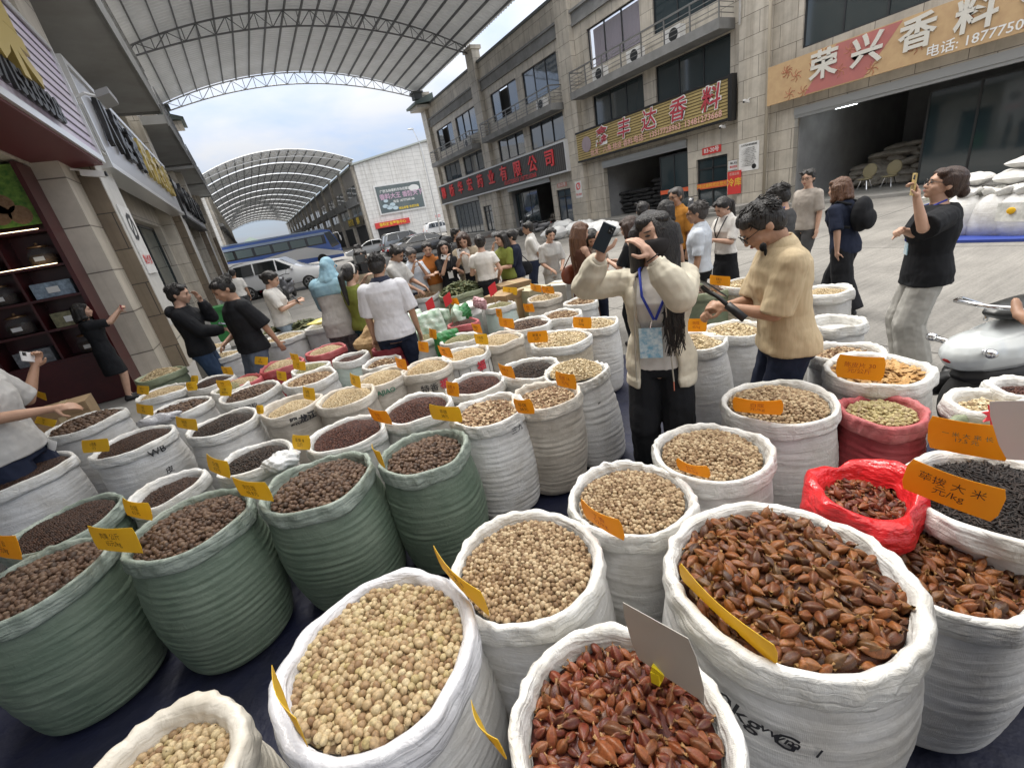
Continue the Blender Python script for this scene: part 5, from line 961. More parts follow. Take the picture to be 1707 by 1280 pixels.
# red plastic bag opened inside the sack of brown pods
RB = mat('red_plastic_bag', (.62, .02, .025), .28, spec=.6, bump=.7, bs=14, dist=.03, stretch=(1, 1, 2.2)); rb = thing('plastic_bag', 'open crumpled red plastic bag of dark pods in the sack of brown pods', 'plastic bag', (1.6, .55, .62))
cx, cy = at(1440, 835, .74)[:2]+np.array([.05, .02]); th = np.linspace(0, 2*np.pi, 90, endpoint=False); P = []
for i, (r, z) in enumerate([(.03, .585), (.12, .59), (.185, .62), (.205, .67), (.2, .72), (.19, .755), (.175, .775), (.16, .77), (.145, .745), (.13, .71), (.12, .68)]):
    wv = sum(a*np.sin(k*th+p+i*.5*s_) for k, p, a, s_ in ((2, .6, .05, .2), (3, .3, .06, 1), (5, 2, .05, -1), (9, 4, .022, 1.3), (14, 1, .012, -1.5)))
    P.append(np.stack([cx+r*(1+wv)*np.cos(th)*1.12, cy+r*(1+wv)*np.sin(th)*.95, z+.13*wv*(z > .65)+.02*np.cos(2*th+1)*(z > .65)], -1))
MB().rings(P, cap=False).build('bag_film', RB, rb, smooth=True); heap('pod_heap', 'redpod', cx, cy, .15, lambda x, y: .69+.02*(1-x*x-y*y), rb, True, size=.8)
# small extras lying in the sacks
cb_ = thing('clear_bag', 'crumpled clear plastic bag lying on black seeds', 'plastic bag', at(470, 770, .78)); p = at(470, 768, .775); b = MB(); b.ell(p, (.1, .075, .05), nu=46, nv=28); v = b.V[0]-p; b.V[0] = p+v*(1+.12*np.sin(v[:, [0]]*60+v[:, [1]]*50)+.10*np.abs(np.sin(v[:, [1]]*90+v[:, [2]]*70))+.06*np.sin(v[:, [2]]*190+v[:, [0]]*130)); b.build('film', PLAST_T, cb_, smooth=True)
cb_ = thing('clear_bag', 'twisted grey plastic liner on the brown powder of the WB sack', 'plastic bag', at(255, 702, .80)); p = at(262, 700, .79); b = MB(); b.ell(p, (.15, .06, .045), nu=46, nv=28); v = b.V[0]-p; b.V[0] = p+v*(1+.12*np.sin(v[:, [0]]*50+v[:, [1]]*50)+.12*np.abs(np.sin(v[:, [0]]*70+v[:, [2]]*70))+.06*np.sin(v[:, [2]]*190+v[:, [0]]*130)); b.build('film', mat('grey_plastic_film', (.4, .4, .42), .25, spec=.7, bump=.8, bs=40), cb_, smooth=True)
st = thing('paper_star', 'red paper star stuck in the small sack of pale chips', 'star', at(1655, 700, .76)); p = at(1658, 692, .78); b = MB()
b.prism([(.055*(1 if i % 2 else .5)*math.cos(i*math.pi/8), .055*(1 if i % 2 else .5)*math.sin(i*math.pi/8)) for i in range(16)], -.003, .003, axes=((.85, -.5, 0), (.2, .3, .9), (.5, .85, 0)), o=p); b.build('star', mat('red_paper', (.6, .02, .03), .5), st)
yb = thing('yellow_bag', 'folded yellow plastic bag on top of a closed white sack', 'plastic bag', (.6, 7.3, .82)); b = MB(); b.ell((.64, 7.3, .86), (.22, .16, .06), nu=24); v = b.V[0]; b.V[0] = v+.02*np.sin(v*40); b.build('film', mat('yellow_plastic', (.75, .62, .16), .4, bump=.6, bs=20), yb, smooth=True)
# ------------------------------------------------------------------ people
SKINS = [mat('skin_%s' % n_, c, .5, bump=.06, bs=140, var=tuple(q*.88 for q in c), vs=14, spec=.4) for n_, c in (('light', (.58, .36, .26)), ('tan', (.46, .27, .18)), ('warm', (.52, .31, .215)))]
HAIRB = None
def hair_mat(name, c, c2):
    return mat('hair_'+name, c, .38, bump=.9, bs=1, stretch=(150, 150, 9), dist=.012, var=c2, vs=1.0, spec=.5, detail=3)
H_BLACK = hair_mat('black', (.010, .009, .009), (.028, .024, .022)); H_BROWN = hair_mat('dark_brown', (.03, .016, .012), (.07, .036, .024)); H_AUB = hair_mat('auburn', (.07, .028, .015), (.16, .075, .035)); H_GREY = hair_mat('thin', (.035, .03, .028), (.09, .08, .075))
EYE = mat('dark_eye', (.012, .009, .008), .2); BROW = mat('dark_brow', (.025, .018, .015), .8); LIP = mat('lips', (.36, .12, .10), .45); SHOE = mat('black_shoe', (.02, .02, .022), .5); SHOEW = mat('white_trainer', (.6, .6, .58), .6)
PHONE = mat('black_phone', (.012, .013, .015), .15, spec=.8); PHONEW = mat('white_phone', (.75, .75, .75), .2); SCREEN = mat('phone_glass', (.03, .035, .04), .05, spec=.9); METAL = mat('chrome', (.75, .75, .75), .12, 1.0); GLF = mat('glasses_frame', (.02, .018, .016), .3)
TODO = []
def remesh(o, vox, smooth=3, disp=0, dscale=.1, seed=0):
    m_ = o.modifiers.new('remesh', 'REMESH'); m_.mode = 'VOXEL'; m_.voxel_size = vox; m_.use_smooth_shade = True
    if smooth: s = o.modifiers.new('smooth', 'SMOOTH'); s.factor = .5; s.iterations = smooth
    if disp:
        k = 'folds_%g' % dscale; tx = bpy.data.textures.get(k) or bpy.data.textures.new(k, 'CLOUDS'); tx.noise_scale = dscale; tx.noise_depth = 2
        d = o.modifiers.new('folds', 'DISPLACE'); d.texture = tx; d.strength = disp; d.mid_level = .5; d.texture_coords = 'GLOBAL'
        if dscale > .1:
            k = 'creases'; tx = bpy.data.textures.get(k) or bpy.data.textures.new(k, 'MARBLE'); tx.noise_scale = .16; tx.turbulence = 7; tx.noise_depth = 2; tx.marble_type = 'SHARP'
            d = o.modifiers.new('creases', 'DISPLACE'); d.texture = tx; d.strength = disp*.8; d.mid_level = .5; d.texture_coords = 'GLOBAL'; q = o.modifiers.new('soften', 'SMOOTH'); q.factor = .5; q.iterations = 2
    TODO.append(o); return o
def v3(*a): return np.array(a, float)
def unit(v): v = np.asarray(v, float); return v/(np.linalg.norm(v)+1e-9)
def rotX(a): c, s = math.cos(a), math.sin(a); return np.array([[1, 0, 0], [0, c, -s], [0, s, c]])
def rotZ(a): c, s = math.cos(a), math.sin(a); return np.array([[c, -s, 0], [s, c, 0], [0, 0, 1]])
def rotY(a): c, s = math.cos(a), math.sin(a); return np.array([[c, 0, s], [0, 1, 0], [-s, 0, c]])
def loft(b, rings, n=22):
    """rings: (centre, half width, half depth, frame 3x3 [right, fwd, up])"""
    a = np.linspace(0, 2*np.pi, n, endpoint=False)
    b.rings([c+w_*(np.sign(np.cos(a))*np.abs(np.cos(a))**.85)[:, None]*F[0]+d*(np.sign(np.sin(a))*np.abs(np.sin(a))**.9)[:, None]*F[1] for c, w_, d, F in rings])
TORSO = [(.78, .120, .085, -.005), (.84, .160, .108, -.008), (.90, .168, .114, -.008), (.98, .150, .102, 0), (1.06, .138, .094, .004), (1.15, .148, .102, .006), (1.25, .163, .112, .004), (1.34, .168, .102, -.004), (1.395, .145, .082, -.012), (1.43, .085, .062, -.014), (1.46, .056, .056, -.008), (1.52, .052, .056, .006)]
def ik(S, T, l1, l2, hint):
    d = T-S; L = np.linalg.norm(d); Lm = min(L, l1+l2-.004); d = d/(L+1e-9); T = S+d*Lm
    x = (l1*l1-l2*l2+Lm*Lm)/(2*Lm); y = math.sqrt(max(0, l1*l1-x*x)); h = np.asarray(hint, float); h = unit(h-d*(h@d)); return S+d*x+h*y, T
def hand(b, wrist, d, n, s, side, curl=.5, spread=.12, grip=False):
    """palm, four fingers and a thumb; d towards the fingers, n out of the back of the hand"""
    d = unit(d); n = unit(n-d*(n@d)); w_ = np.cross(n, d)*side   # w_: towards the thumb
    c = wrist+d*.045*s
    b.ell(c, (.047*s, .037*s, .0145*s), M=np.stack([d, w_, n], 1), nu=12, nv=8); b.cap(wrist-d*.012*s, c, .024*s, .026*s, 10)
    for i, (o, L) in enumerate(((.027, .072), (.009, .080), (-.009, .074), (-.026, .058))):
        p = wrist+d*.082*s+w_*o*s; q = d*1.0+w_*(o*spread*30*.25); a = curl*(1+.12*i); r = .0092*s
        for j, (fr, rr) in enumerate(((.45, 1), (.32, .9), (.25, .8))):
            a_ = a*(.55+.75*j) if j else a*.5; u = unit(q*math.cos(a_)-n*math.sin(a_)); e = p+u*L*fr*s; b.cap(p, e, r*rr, r*rr*.9, 8); p = e
    p = wrist+d*.025*s+w_*.028*s; u = unit(d*.55+w_*.8-n*.35*(1+curl)); e = p+u*.042*s; b.cap(p, e, .0125*s, .0105*s, 8); u2 = unit(d*.9+w_*.25-n*.4*(.5+curl)); b.cap(e, e+u2*.032*s, .0105*s, .0085*s, 8)
POSE = {'down': ((.235, .03, .80), (-.235, .03, .80)), 'phone': ((.05, .36, 1.42), (-.07, .34, 1.38)), 'chest': ((.09, .30, 1.15), (-.09, .31, 1.17)), 'back': ((.03, -.17, .92), (-.03, -.17, .90)), 'low': ((.10, .33, .98), (-.12, .33, 1.0))}
def person(label, px, dep, ang, top=None, bottom=None, hair=('short', None), skin=0, arms='down', hints=None, lean=0, headp=.15, heady=0, headr=0, female=False, stride=0, z0=0.0, wide=1.0, shoes=SHOE, curl=(.5, .5), palm=None, hmin=1.50, hmax=1.86, extras=None, torso_yaw=0, vox=None, pos=None, h=None, glasses=False, face=True, lod=None):
    pt = atD(px[0], px[1], dep); lossl = (.72*(1-math.cos(lean)))
    X, Y = (pt[0], pt[1]) if pos is None else pos; z0 = .15 if (X < -2.5 or (X < -1.15 and Y > 6.9)) else 0.0; hh = h or float(np.clip(pt[2]-z0+lossl, hmin, hmax)); s = hh/1.70
    v = unit((X, Y)); f = np.array([-v[0], -v[1]])*math.cos(R_(ang))+np.array([v[1], -v[0]])*math.sin(R_(ang)); rz = math.atan2(-f[0], f[1])
    # the head is on the ray: shift the base back by the lean
    if lean and pos is None: X -= f[0]*math.sin(lean)*.78*s; Y -= f[1]*math.sin(lean)*.78*s
    o = thing('person', label, 'person', (X, Y, z0), rotz=rz); vox = vox or max(.0055, dep*.0016)
    sk_ = SKINS[skin]; hip = v3(0, -.0, .88)*s; Rl = rotX(-lean)
    def sp(x, y, z):     # point of the upper body, bent forward about the hip
        p = v3(x, y, z)*s; return hip+Rl@(rotZ(torso_yaw*min(1, max(0, (z-.88)/.4)))@(p-hip)) if z > .88 else p
    F0 = np.eye(3); FL = np.stack([Rl@rotZ(torso_yaw)@q for q in F0]); wf = (.93 if female else 1.0)*wide
    def trings(z_a, z_b, grow=1.0, add=0.0, steps=None):
        zs = [z_a]+[t[0] for t in TORSO if z_a+.012 < t[0] < z_b-.012]+[z_b]; T = np.array(TORSO); out_ = []
        for z in zs:
            ze = max(z, .89) if add > 0 else z; w_, d, y = [np.interp(ze, T[:, 0], T[:, i]) for i in (1, 2, 3)]
            if female and .8 < z < .97: w_ *= 1.04
            if female and 1.17 < z < 1.31: d += .014; y += .008
            if female and 1.0 < z < 1.12: w_ *= .93
            k = wf if z < 1.41 else 1
            out_.append((sp(0, y, z), (w_*k*grow+add)*s, (d*(1+(wide-1)*1.3 if z < 1.36 else 1)*grow+add)*s, FL if z > .92 else F0))
        return out_
    sh = .163*wf; SH = {1: sp(sh, -.012, 1.352), -1: sp(-sh, -.012, 1.352)}
    pa = POSE[arms] if isinstance(arms, str) else arms; arm = {}
    for sd, t in ((1, pa[0]), (-1, pa[1])):
        T = (rotZ(-rz)@(atD(*t[1:])-v3(X, Y, z0))) if t[0] == 'w' else v3(*t)*s
        if isinstance(arms, str) and t[0] != 'w' and lean and arms != 'low': T = hip+Rl@(T-hip) if arms != 'down' else T+v3(0, math.sin(lean)*.3*s, 0)
        hint = (hints or {}).get(sd, (sd*.55, -.6, -.8)); E_, W_ = ik(SH[sd], T, .275*s, .245*s, hint); arm[sd] = (SH[sd], E_, W_)
    if DBG: print('DBG', label[:30], (X, Y, z0), hh, [(np.round(a, 2).tolist()) for q in arm.values() for a in q], pt.round(2))
    hs = s*1.13; nk = sp(0, .0, 1.475); Rh = Rl@rotZ(torso_yaw+heady)@rotX(-headp+(lean*.55 if lean > .1 else 0))@rotY(headr)
    def hp(x, y, z): return nk+Rh@(v3(x, y, z+.012)*hs)      # head point, z from the neck top
    hc = (0, .012, .108)
    b = MB(); loft(b, trings(.78, 1.52)); b.cap(sp(0, -.004, 1.42), hp(0, .004, .05), .055*s*(.9 if female else 1), .052*s*(.88 if female else 1))
    M = Rh; b.ell(hp(hc[0], hc[1]-.006, hc[2]), (.073*hs, .092*hs, .086*hs), M=M); b.ell(hp(0, .040, .068), (.060*hs, .062*hs, .074*hs), M=M); b.ell(hp(0, .072, .012), (.026*hs, .024*hs, .022*hs), M=M, nu=10, nv=7)
    b.ell(hp(0, .080, .112), (.048*hs, .022*hs, .026*hs), M=M, nu=10, nv=7)
    b.cap(hp(0, .095, .092), hp(0, .110, .063), .008*hs, .0125*hs, 8); b.ell(hp(.012, .100, .060), (.009*hs,)*3, nu=8, nv=6); b.ell(hp(-.012, .100, .060), (.009*hs,)*3, nu=8, nv=6); b.ell(hp(0, .092, .036), (.023*hs, .014*hs, .012*hs), M=M, nu=10, nv=6)
    for q in (1, -1): b.ell(hp(q*.040, .060, .062), (.022*hs, .028*hs, .022*hs), M=M, nu=10, nv=7); b.ell(hp(q*.074, -.002, .082), (.009*hs, .020*hs, .030*hs), M=M, nu=8, nv=7)
    for sd in (1, -1):
        S_, E_, W_ = arm[sd]; b.ell(S_, (.056*s*wf, .056*s, .058*s)); b.cap(S_, E_, .047*s*wf, .038*s); b.cap(E_, E_+(W_-E_)*.4, .039*s, .037*s); b.cap(E_+(W_-E_)*.35, W_, .037*s, .025*s)
        dd = unit(W_-E_); pn = (palm or {}).get(sd); nrm = np.asarray(pn, float) if pn is not None else (v3(sd, 0, .15) if arms == 'down' else v3(sd*.5, .3, .8)); hd_ = dd
        if pn is not None and len(pn) == 6: hd_ = unit(pn[3:]); nrm = np.asarray(pn[:3], float)
        hand(b, W_, hd_, nrm, s, -sd if False else -sd, curl[0 if sd == 1 else 1])
    legs = {}
    for sd in (1, -1):
        fy = stride*sd; H = v3(sd*.088*wf, -.004, .86)*s; A = v3(sd*.10, fy, .085)*s; K, A = ik(H, A, .405*s, .39*s, (sd*.12, 1, 0)); legs[sd] = (H, K, A)
        b.cap(H, K, .085*s*wf, .054*s); b.cap(K, K+(A-K)*.35, .054*s, .053*s); b.cap(K+(A-K)*.3, A, .053*s, .036*s); b.cap(A, A+v3(0, .06, -.05)*s, .036*s, .03*s); b.cap(A+v3(0, .02, -.055)*s, A+v3(sd*.01, .13, -.06)*s, .036*s, .026*s)
    remesh(b.build('body', sk_, o, local=True), vox, 3)
    # face
    if face and dep < 14:
        for q in (1, -1):
            MB().ell(hp(q*.031, .0935, .092), (.0125*hs, .005*hs, .0045*hs), M=M, nu=10, nv=6).build('eye', EYE, o, True, True); MB().ell(hp(q*.031, .0985, .110), (.019*hs, .0055*hs, .0035*hs), M=M@rotY(q*.12), nu=10, nv=6).build('eyebrow', BROW, o, True, True)
        MB().ell(hp(0, .1045, .036), (.021*hs, .005*hs, .006*hs), M=M, nu=10, nv=6).build('mouth', LIP, o, True, True)
    if glasses:
        g = MB(); a = np.linspace(0, 2*np.pi, 17)
        for q in (1, -1): g.tube([hp(q*.032+.025*math.cos(t), .112-abs(.025*math.cos(t)+.0)*.2, .092+.019*math.sin(t)) for t in a], .0022*hs, 6); g.tube([hp(q*.057, .107, .097), hp(q*.077, .05, .098), hp(q*.078, -.01, .095)], .002*hs, 6)
        g.tube([hp(-.008, .113, .096), hp(.008, .113, .096)], .002*hs, 6); g.build('glasses', GLF, o, True, True)
    # hair
    hk, hm = hair[0], hair[1] or H_BLACK
    if hk != 'none':
        b = MB()
        if hk == 'hood': b.ell(hp(0, -.006, .098), (.082*hs, .106*hs, .097*hs), M=M); b.ell(hp(0, -.08, .07), (.05*hs, .05*hs, .06*hs), M=M); b.cap(hp(0, -.03, .03), sp(0, -.02, 1.40), .088*hs, .13*hs); [b.cap(sp(q*.05, -.02, 1.41), sp(q*.17, -.02, 1.33), .09*hs, .075*hs) for q in (1, -1)]
        else:
            k = 1.0 if hk == 'short' else 1.05
            b.ell(hp(0, -.012, .124), (.080*hs*k, .096*hs*k, .082*hs*k), M=M); b.ell(hp(0, -.040, .085), (.074*hs*k, .064*hs*k, .082*hs*k), M=M)
            for q in (1, -1): b.ell(hp(q*.068*k, .0, .118), (.016*hs, .05*hs, .045*hs), M=M); b.ell(hp(q*.035, .050, .162), (.045*hs, .042*hs, .028*hs), M=M@rotX(-.5))
            if hk == 'short' and dep > 5.6: [b.ell(hp(*(RNG.normal(0, 1, 3)*(.032, .042, .006)+(0, -.01, .178))), (.022*hs, .03*hs, .014*hs), M=M, nu=8, nv=6) for _ in range(10)]
            if hk in ('bun', 'clip'): b.ell(hp(0, -.115, .10 if hk == 'bun' else .05), (.04*hs, .036*hs, .04*hs)); b.ell(hp(0, -.09, .09), (.05*hs, .04*hs, .04*hs))
            if hk == 'pony':
                P = [hp(0, -.10, .10), hp(.0, -.14, .05), sp(.0, -.15, 1.36), sp(.01, -.155, 1.22)]; [b.cap(P[i], P[i+1], (.032, .036, .03)[i]*hs, (.036, .03, .014)[i]*hs) for i in range(3)]
            if hk in ('long', 'bob', 'vlong'):
                L = {'bob': 1.42, 'long': 1.28, 'vlong': 1.10}[hk]
                for x, y in ((0, -.075), (.04, -.065), (-.04, -.065), (.068, -.03), (-.068, -.03), (.075, .008), (-.075, .008)):
                    p0 = hp(x, y, .11); p1 = hp(x*1.12, y*1.12-.006, .0); p2 = sp(x*1.35+RNG.normal(0, .006), (y-.03 if abs(x) < .07 else y+.03)*1.1, L+RNG.random()*.05); b.cap(p0, p1, .038*hs, .036*hs); b.cap(p1, (p1+p2)/2, .036*hs, .034*hs); b.cap((p1+p2)/2, p2, .034*hs, .010*hs)
        remesh(b.build('hair' if hk != 'hood' else 'hood', hm, o, local=True), max(.006, vox), 2, disp=(.012 if dep > 5.6 else .004)*hs if hk != 'hood' else .02, dscale=.03 if hk != 'hood' else .09)
    if hk == 'short' and dep < 5.6:
        b = MB(); r = np.random.default_rng(abs(int(px[0])))
        for _ in range(520):
            u = r.normal(0, 1, 3); u[2] = abs(u[2])*.9+.05; u = unit(u)
            if u[1] > .55 and u[2] < .55: continue
            p0 = v3(u[0]*.079, u[1]*.095-.012, .124+u[2]*.081); tg = unit(np.cross(u, np.cross(v3(.2*r.normal(), 1.0 if u[1] > -.3 else -.2, -.35), u))+.12*r.normal(0, 1, 3)); L_ = .020+.022*r.random()
            b.tube([hp(*(p0-u*.004)), hp(*(p0+tg*L_*.5+u*.002)), hp(*(p0+tg*L_-u*.004))], np.array([.0030, .0028, .0010])*hs, 4)
        b.build('hair_strands', hm, o, True, True)
    # top
    for top in (top if isinstance(top, (list, tuple)) else [top] if top else []):
        k = dict(hem=.86, sleeve=.9, add=.012, col=None, neck=1.44, flare=0.0, open=False, collar=False, sw=.012); k.update(top); b = MB(); tr = trings(max(k['hem'], .80), k['neck'], 1.03, k['add'])
        if k['flare'] or k['hem'] < .80:
            c, w_, d, F = tr[0]
            if k['hem'] < .80:
                for z in np.linspace(.80, k['hem'], 5)[1:]: u = (.80-z); tr.insert(0, (v3(0, 0, z)*s, (.178*wf+k['add']+k['flare']*u*3)*s, (.125*wide+k['add']+k['flare']*u*3)*s, F0))
            else: tr[0] = (c, w_+k['flare']*s, d+k['flare']*s, F)
        if k['open']:
            a = np.linspace(R_(90+k['open']), R_(450-k['open']), 30); ca, sa = np.cos(a), np.sin(a)
            b.rings([c+w_*(np.sign(ca)*np.abs(ca)**.85)[:, None]*F[0]+d*(np.sign(sa)*np.abs(sa)**.9)[:, None]*F[1] for c, w_, d, F in tr], closed=False)
        else: loft(b, tr, 28)
        for sd in (1, -1):
            S_, E_, W_ = arm[sd]; q = k['sleeve']; r0 = (.058+k['add']*.8)*s*wf
            if q <= 0: continue
            b.ell(S_, (r0*1.02, r0, r0))
            if q <= 1: b.cap(S_, S_+(E_-S_)*q, r0, (.056+k['sw'])*s*(1.05 if q > .5 else 1), flat1=True)
            else:
                b.cap(S_, E_, r0, (.05+k['sw'])*s); b.cap(E_, E_+(W_-E_)*(q-1)*.6, (.05+k['sw'])*s, (.047+k['sw'])*s); b.cap(E_+(W_-E_)*(q-1)*.5, E_+(W_-E_)*(q-1), (.048+k['sw'])*s, (.033+k['sw']*.6)*s, flat1=True)
        tm = b.build(k.get('name', 'shirt'), k['col'], o, local=True)
        if k['open']: so_ = tm.modifiers.new('thick', 'SOLIDIFY'); so_.thickness = .02; so_.offset = 0
        remesh(tm, max(.007, vox) if not k['open'] else .0065, 2, disp=.012*s if not k['open'] else .018*s, dscale=.11)
        if k['collar']:
            c = MB(); a = np.linspace(0, 2*np.pi, 24, endpoint=False); rg = []
            for z, r in ((1.43, .086), (1.478, .074), (1.484, .079), (1.45, .103), (1.422, .116)): rg.append([sp(r*math.cos(t)*(1), r*.86*math.sin(t)-.008, z-(.030*max(0, math.sin(t)))) for t in a])
            c.rings(rg, cap=False); c.build('collar', k['collar'] if not isinstance(k['collar'], bool) else k['col'], o, True, True)
    if bottom:
        k = dict(kind='trousers', col=None, loose=.018, waist=1.02, hem=.10); k.update(bottom); b = MB()
        if k['kind'] in ('trousers', 'shorts'):
            loft(b, trings(.80, k['waist'], 1.0, .010)); hemz = k['hem']
            for sd in (1, -1):
                H, K, A = legs[sd]; lo = k['loose']; b.cap(H+v3(0, 0, .02)*s, K, (.092+lo*.6)*s*wf, (.060+lo*1.2)*s, flat1=k['kind'] == 'shorts')
                if k['kind'] == 'trousers': b.cap(K, A, (.060+lo*1.2)*s, (.044+lo*1.7)*s, flat1=True)
        else:
            rg = trings(.84, k['waist'], 1.0, .012)
            for z in np.linspace(.80, k['hem'], 6): u = .80-z; rg.insert(0, (v3(0, 0, z)*s, (.185*wf+u*k['loose'])*s, (.135*wide+u*k['loose'])*s, F0))
            loft(b, rg, 28)
        remesh(b.build({'trousers': 'trousers', 'shorts': 'shorts'}.get(k['kind'], 'skirt'), k['col'], o, local=True), max(.008, vox), 2, disp=.012*s, dscale=.11)
    for sd in (1, -1):
        A = legs[sd][2]; b = MB(); b.cap(A+v3(0, -.025, -.04)*s, A+v3(sd*.012, .13, -.05)*s, .046*s, .036*s); b.cap(A+v3(0, -.01, .0)*s, A+v3(0, .03, -.04)*s, .043*s, .042*s); remesh(b.build('shoe', shoes, o, local=True), .009, 2)
    if extras: extras(o, s, arm, sp, hp, M)
    PEOPLE.append(o); return o
PEOPLE = []; DBG = False
def held(o, s, arm, label, sd=1, name='phone', size=(.038, .075, .005), m_=PHONE, off=(0, .02, .06), rot=0, tilt=0, cat='phone', face=SCREEN, lens=True):
    """a phone in the hand, as a thing of its own"""
    W_ = arm[sd][2]; c = W_+np.asarray(off, float)*s; Mw = np.array(wmat(o)); R3 = Mw[:3, :3]; cw = R3@c+Mw[:3, 3]; Rr = R3@rotX(tilt)@rotY(rot)
    t = thing(name, label, cat, cw); ax = [Rr[:, 0]*size[0], Rr[:, 2]*size[1], Rr[:, 1]*size[2]]
    MB().obox(cw, *ax).build('case', m_, t); MB().obox(cw-ax[2]*1.06, ax[0]*.93, ax[1]*.96, ax[2]*.05).build('screen', face, t)
    if lens:
        b = MB(); b.obox(cw+ax[2]*1.25-ax[0]*.5+ax[1]*.68, ax[0]*.38, ax[1]*.22, ax[2]*.3); lp = b.build('camera_bump', PHONE, t)
        for i, j in ((-.65, .78), (-.35, .58), (-.65, .56)): MB().ell(cw+ax[2]*1.5+ax[0]*i+ax[1]*j, (.006*s, .006*s, .006*s), nu=8, nv=6).build('lens', SCREEN, lp)
    return t
def lanyard(col, card=True, cardm=None, lo=1.12):
    def f(o, s, arm, sp, hp, M):
        b = MB()
        for q in (1, -1): b.tube([sp(q*.05, -.04, 1.47), sp(q*.078, .07, 1.43), sp(q*.062, .150, 1.30), sp(q*.004, .168, lo+.05)], .0075*s, 6)
        b.build('lanyard', col, o, True, True)
        if card: p = sp(0, .152, lo); MB().box(p[0]-.045*s, p[0]+.045*s, p[1], p[1]+.006, p[2]-.065*s, p[2]+.065*s).build('badge', cardm or mat('badge_card', (.62, .72, .76), .3, var=(.2, .42, .55), vs=30), o, local=True)
    return f
def mix_(*fs):
    def f(*a):
        for q in fs: q(*a)
    return f
c_ = cloth
CREAM = c_('cream_jacket', (.66, .61, .49), rough=.6, bump=.35); WTEE = c_('white_tee', (.74, .72, .68)); BLK = c_('black', (.014, .015, .018)); NAVY = c_('navy', (.016, .022, .045)); BEIGE = c_('beige_linen', (.57, .46, .30), var=(.50, .40, .255), vs=1, stretch=(90, 90, 2.0), bump=.3); WPOLO = c_('white_polo', (.70, .70, .74)); LBLUE = c_('pale_blue_shirt', (.62, .67, .74)); ORS = c_('ginger_shirt', (.50, .22, .04)); RUST = c_('rust_shirt', (.42, .14, .03)); TAUPE = c_('taupe', (.34, .28, .20)); OLIVE = c_('olive_green', (.20, .23, .05)); GREYT = c_('light_grey', (.52, .51, .49)); GREYS = c_('grey', (.30, .30, .31)); BROWN = c_('brown_dress', (.10, .045, .03)); DENIM = c_('dark_denim', (.04, .07, .13)); BLUEH = c_('pale_blue_hood', (.25, .42, .52), var=(.3, .47, .55)); PALEG = c_('pale_grey_trousers', (.46, .45, .42)); DGREY = c_('dark_grey', (.07, .07, .072)); FLORAL = c_('floral_blouse', (.50, .45, .38), var=(.17, .12, .1), vs=38); CAMO = c_('patterned_shorts', (.12, .14, .16), var=(.3, .31, .3), vs=26); STRIP = c_('taupe_stripe', (.40, .36, .32)); LANB = mat('blue_lanyard', (.02, .05, .42), .5); LANK = mat('black_lanyard', (.015, .015, .02), .5)
T = lambda col, **k: dict(col=col, **{**k, 'add': k.get('add', .012)*.75, 'sw': k.get('sw', .012)*.85}); B = lambda col, kind='trousers', **k: dict(col=col, kind=kind, **k)

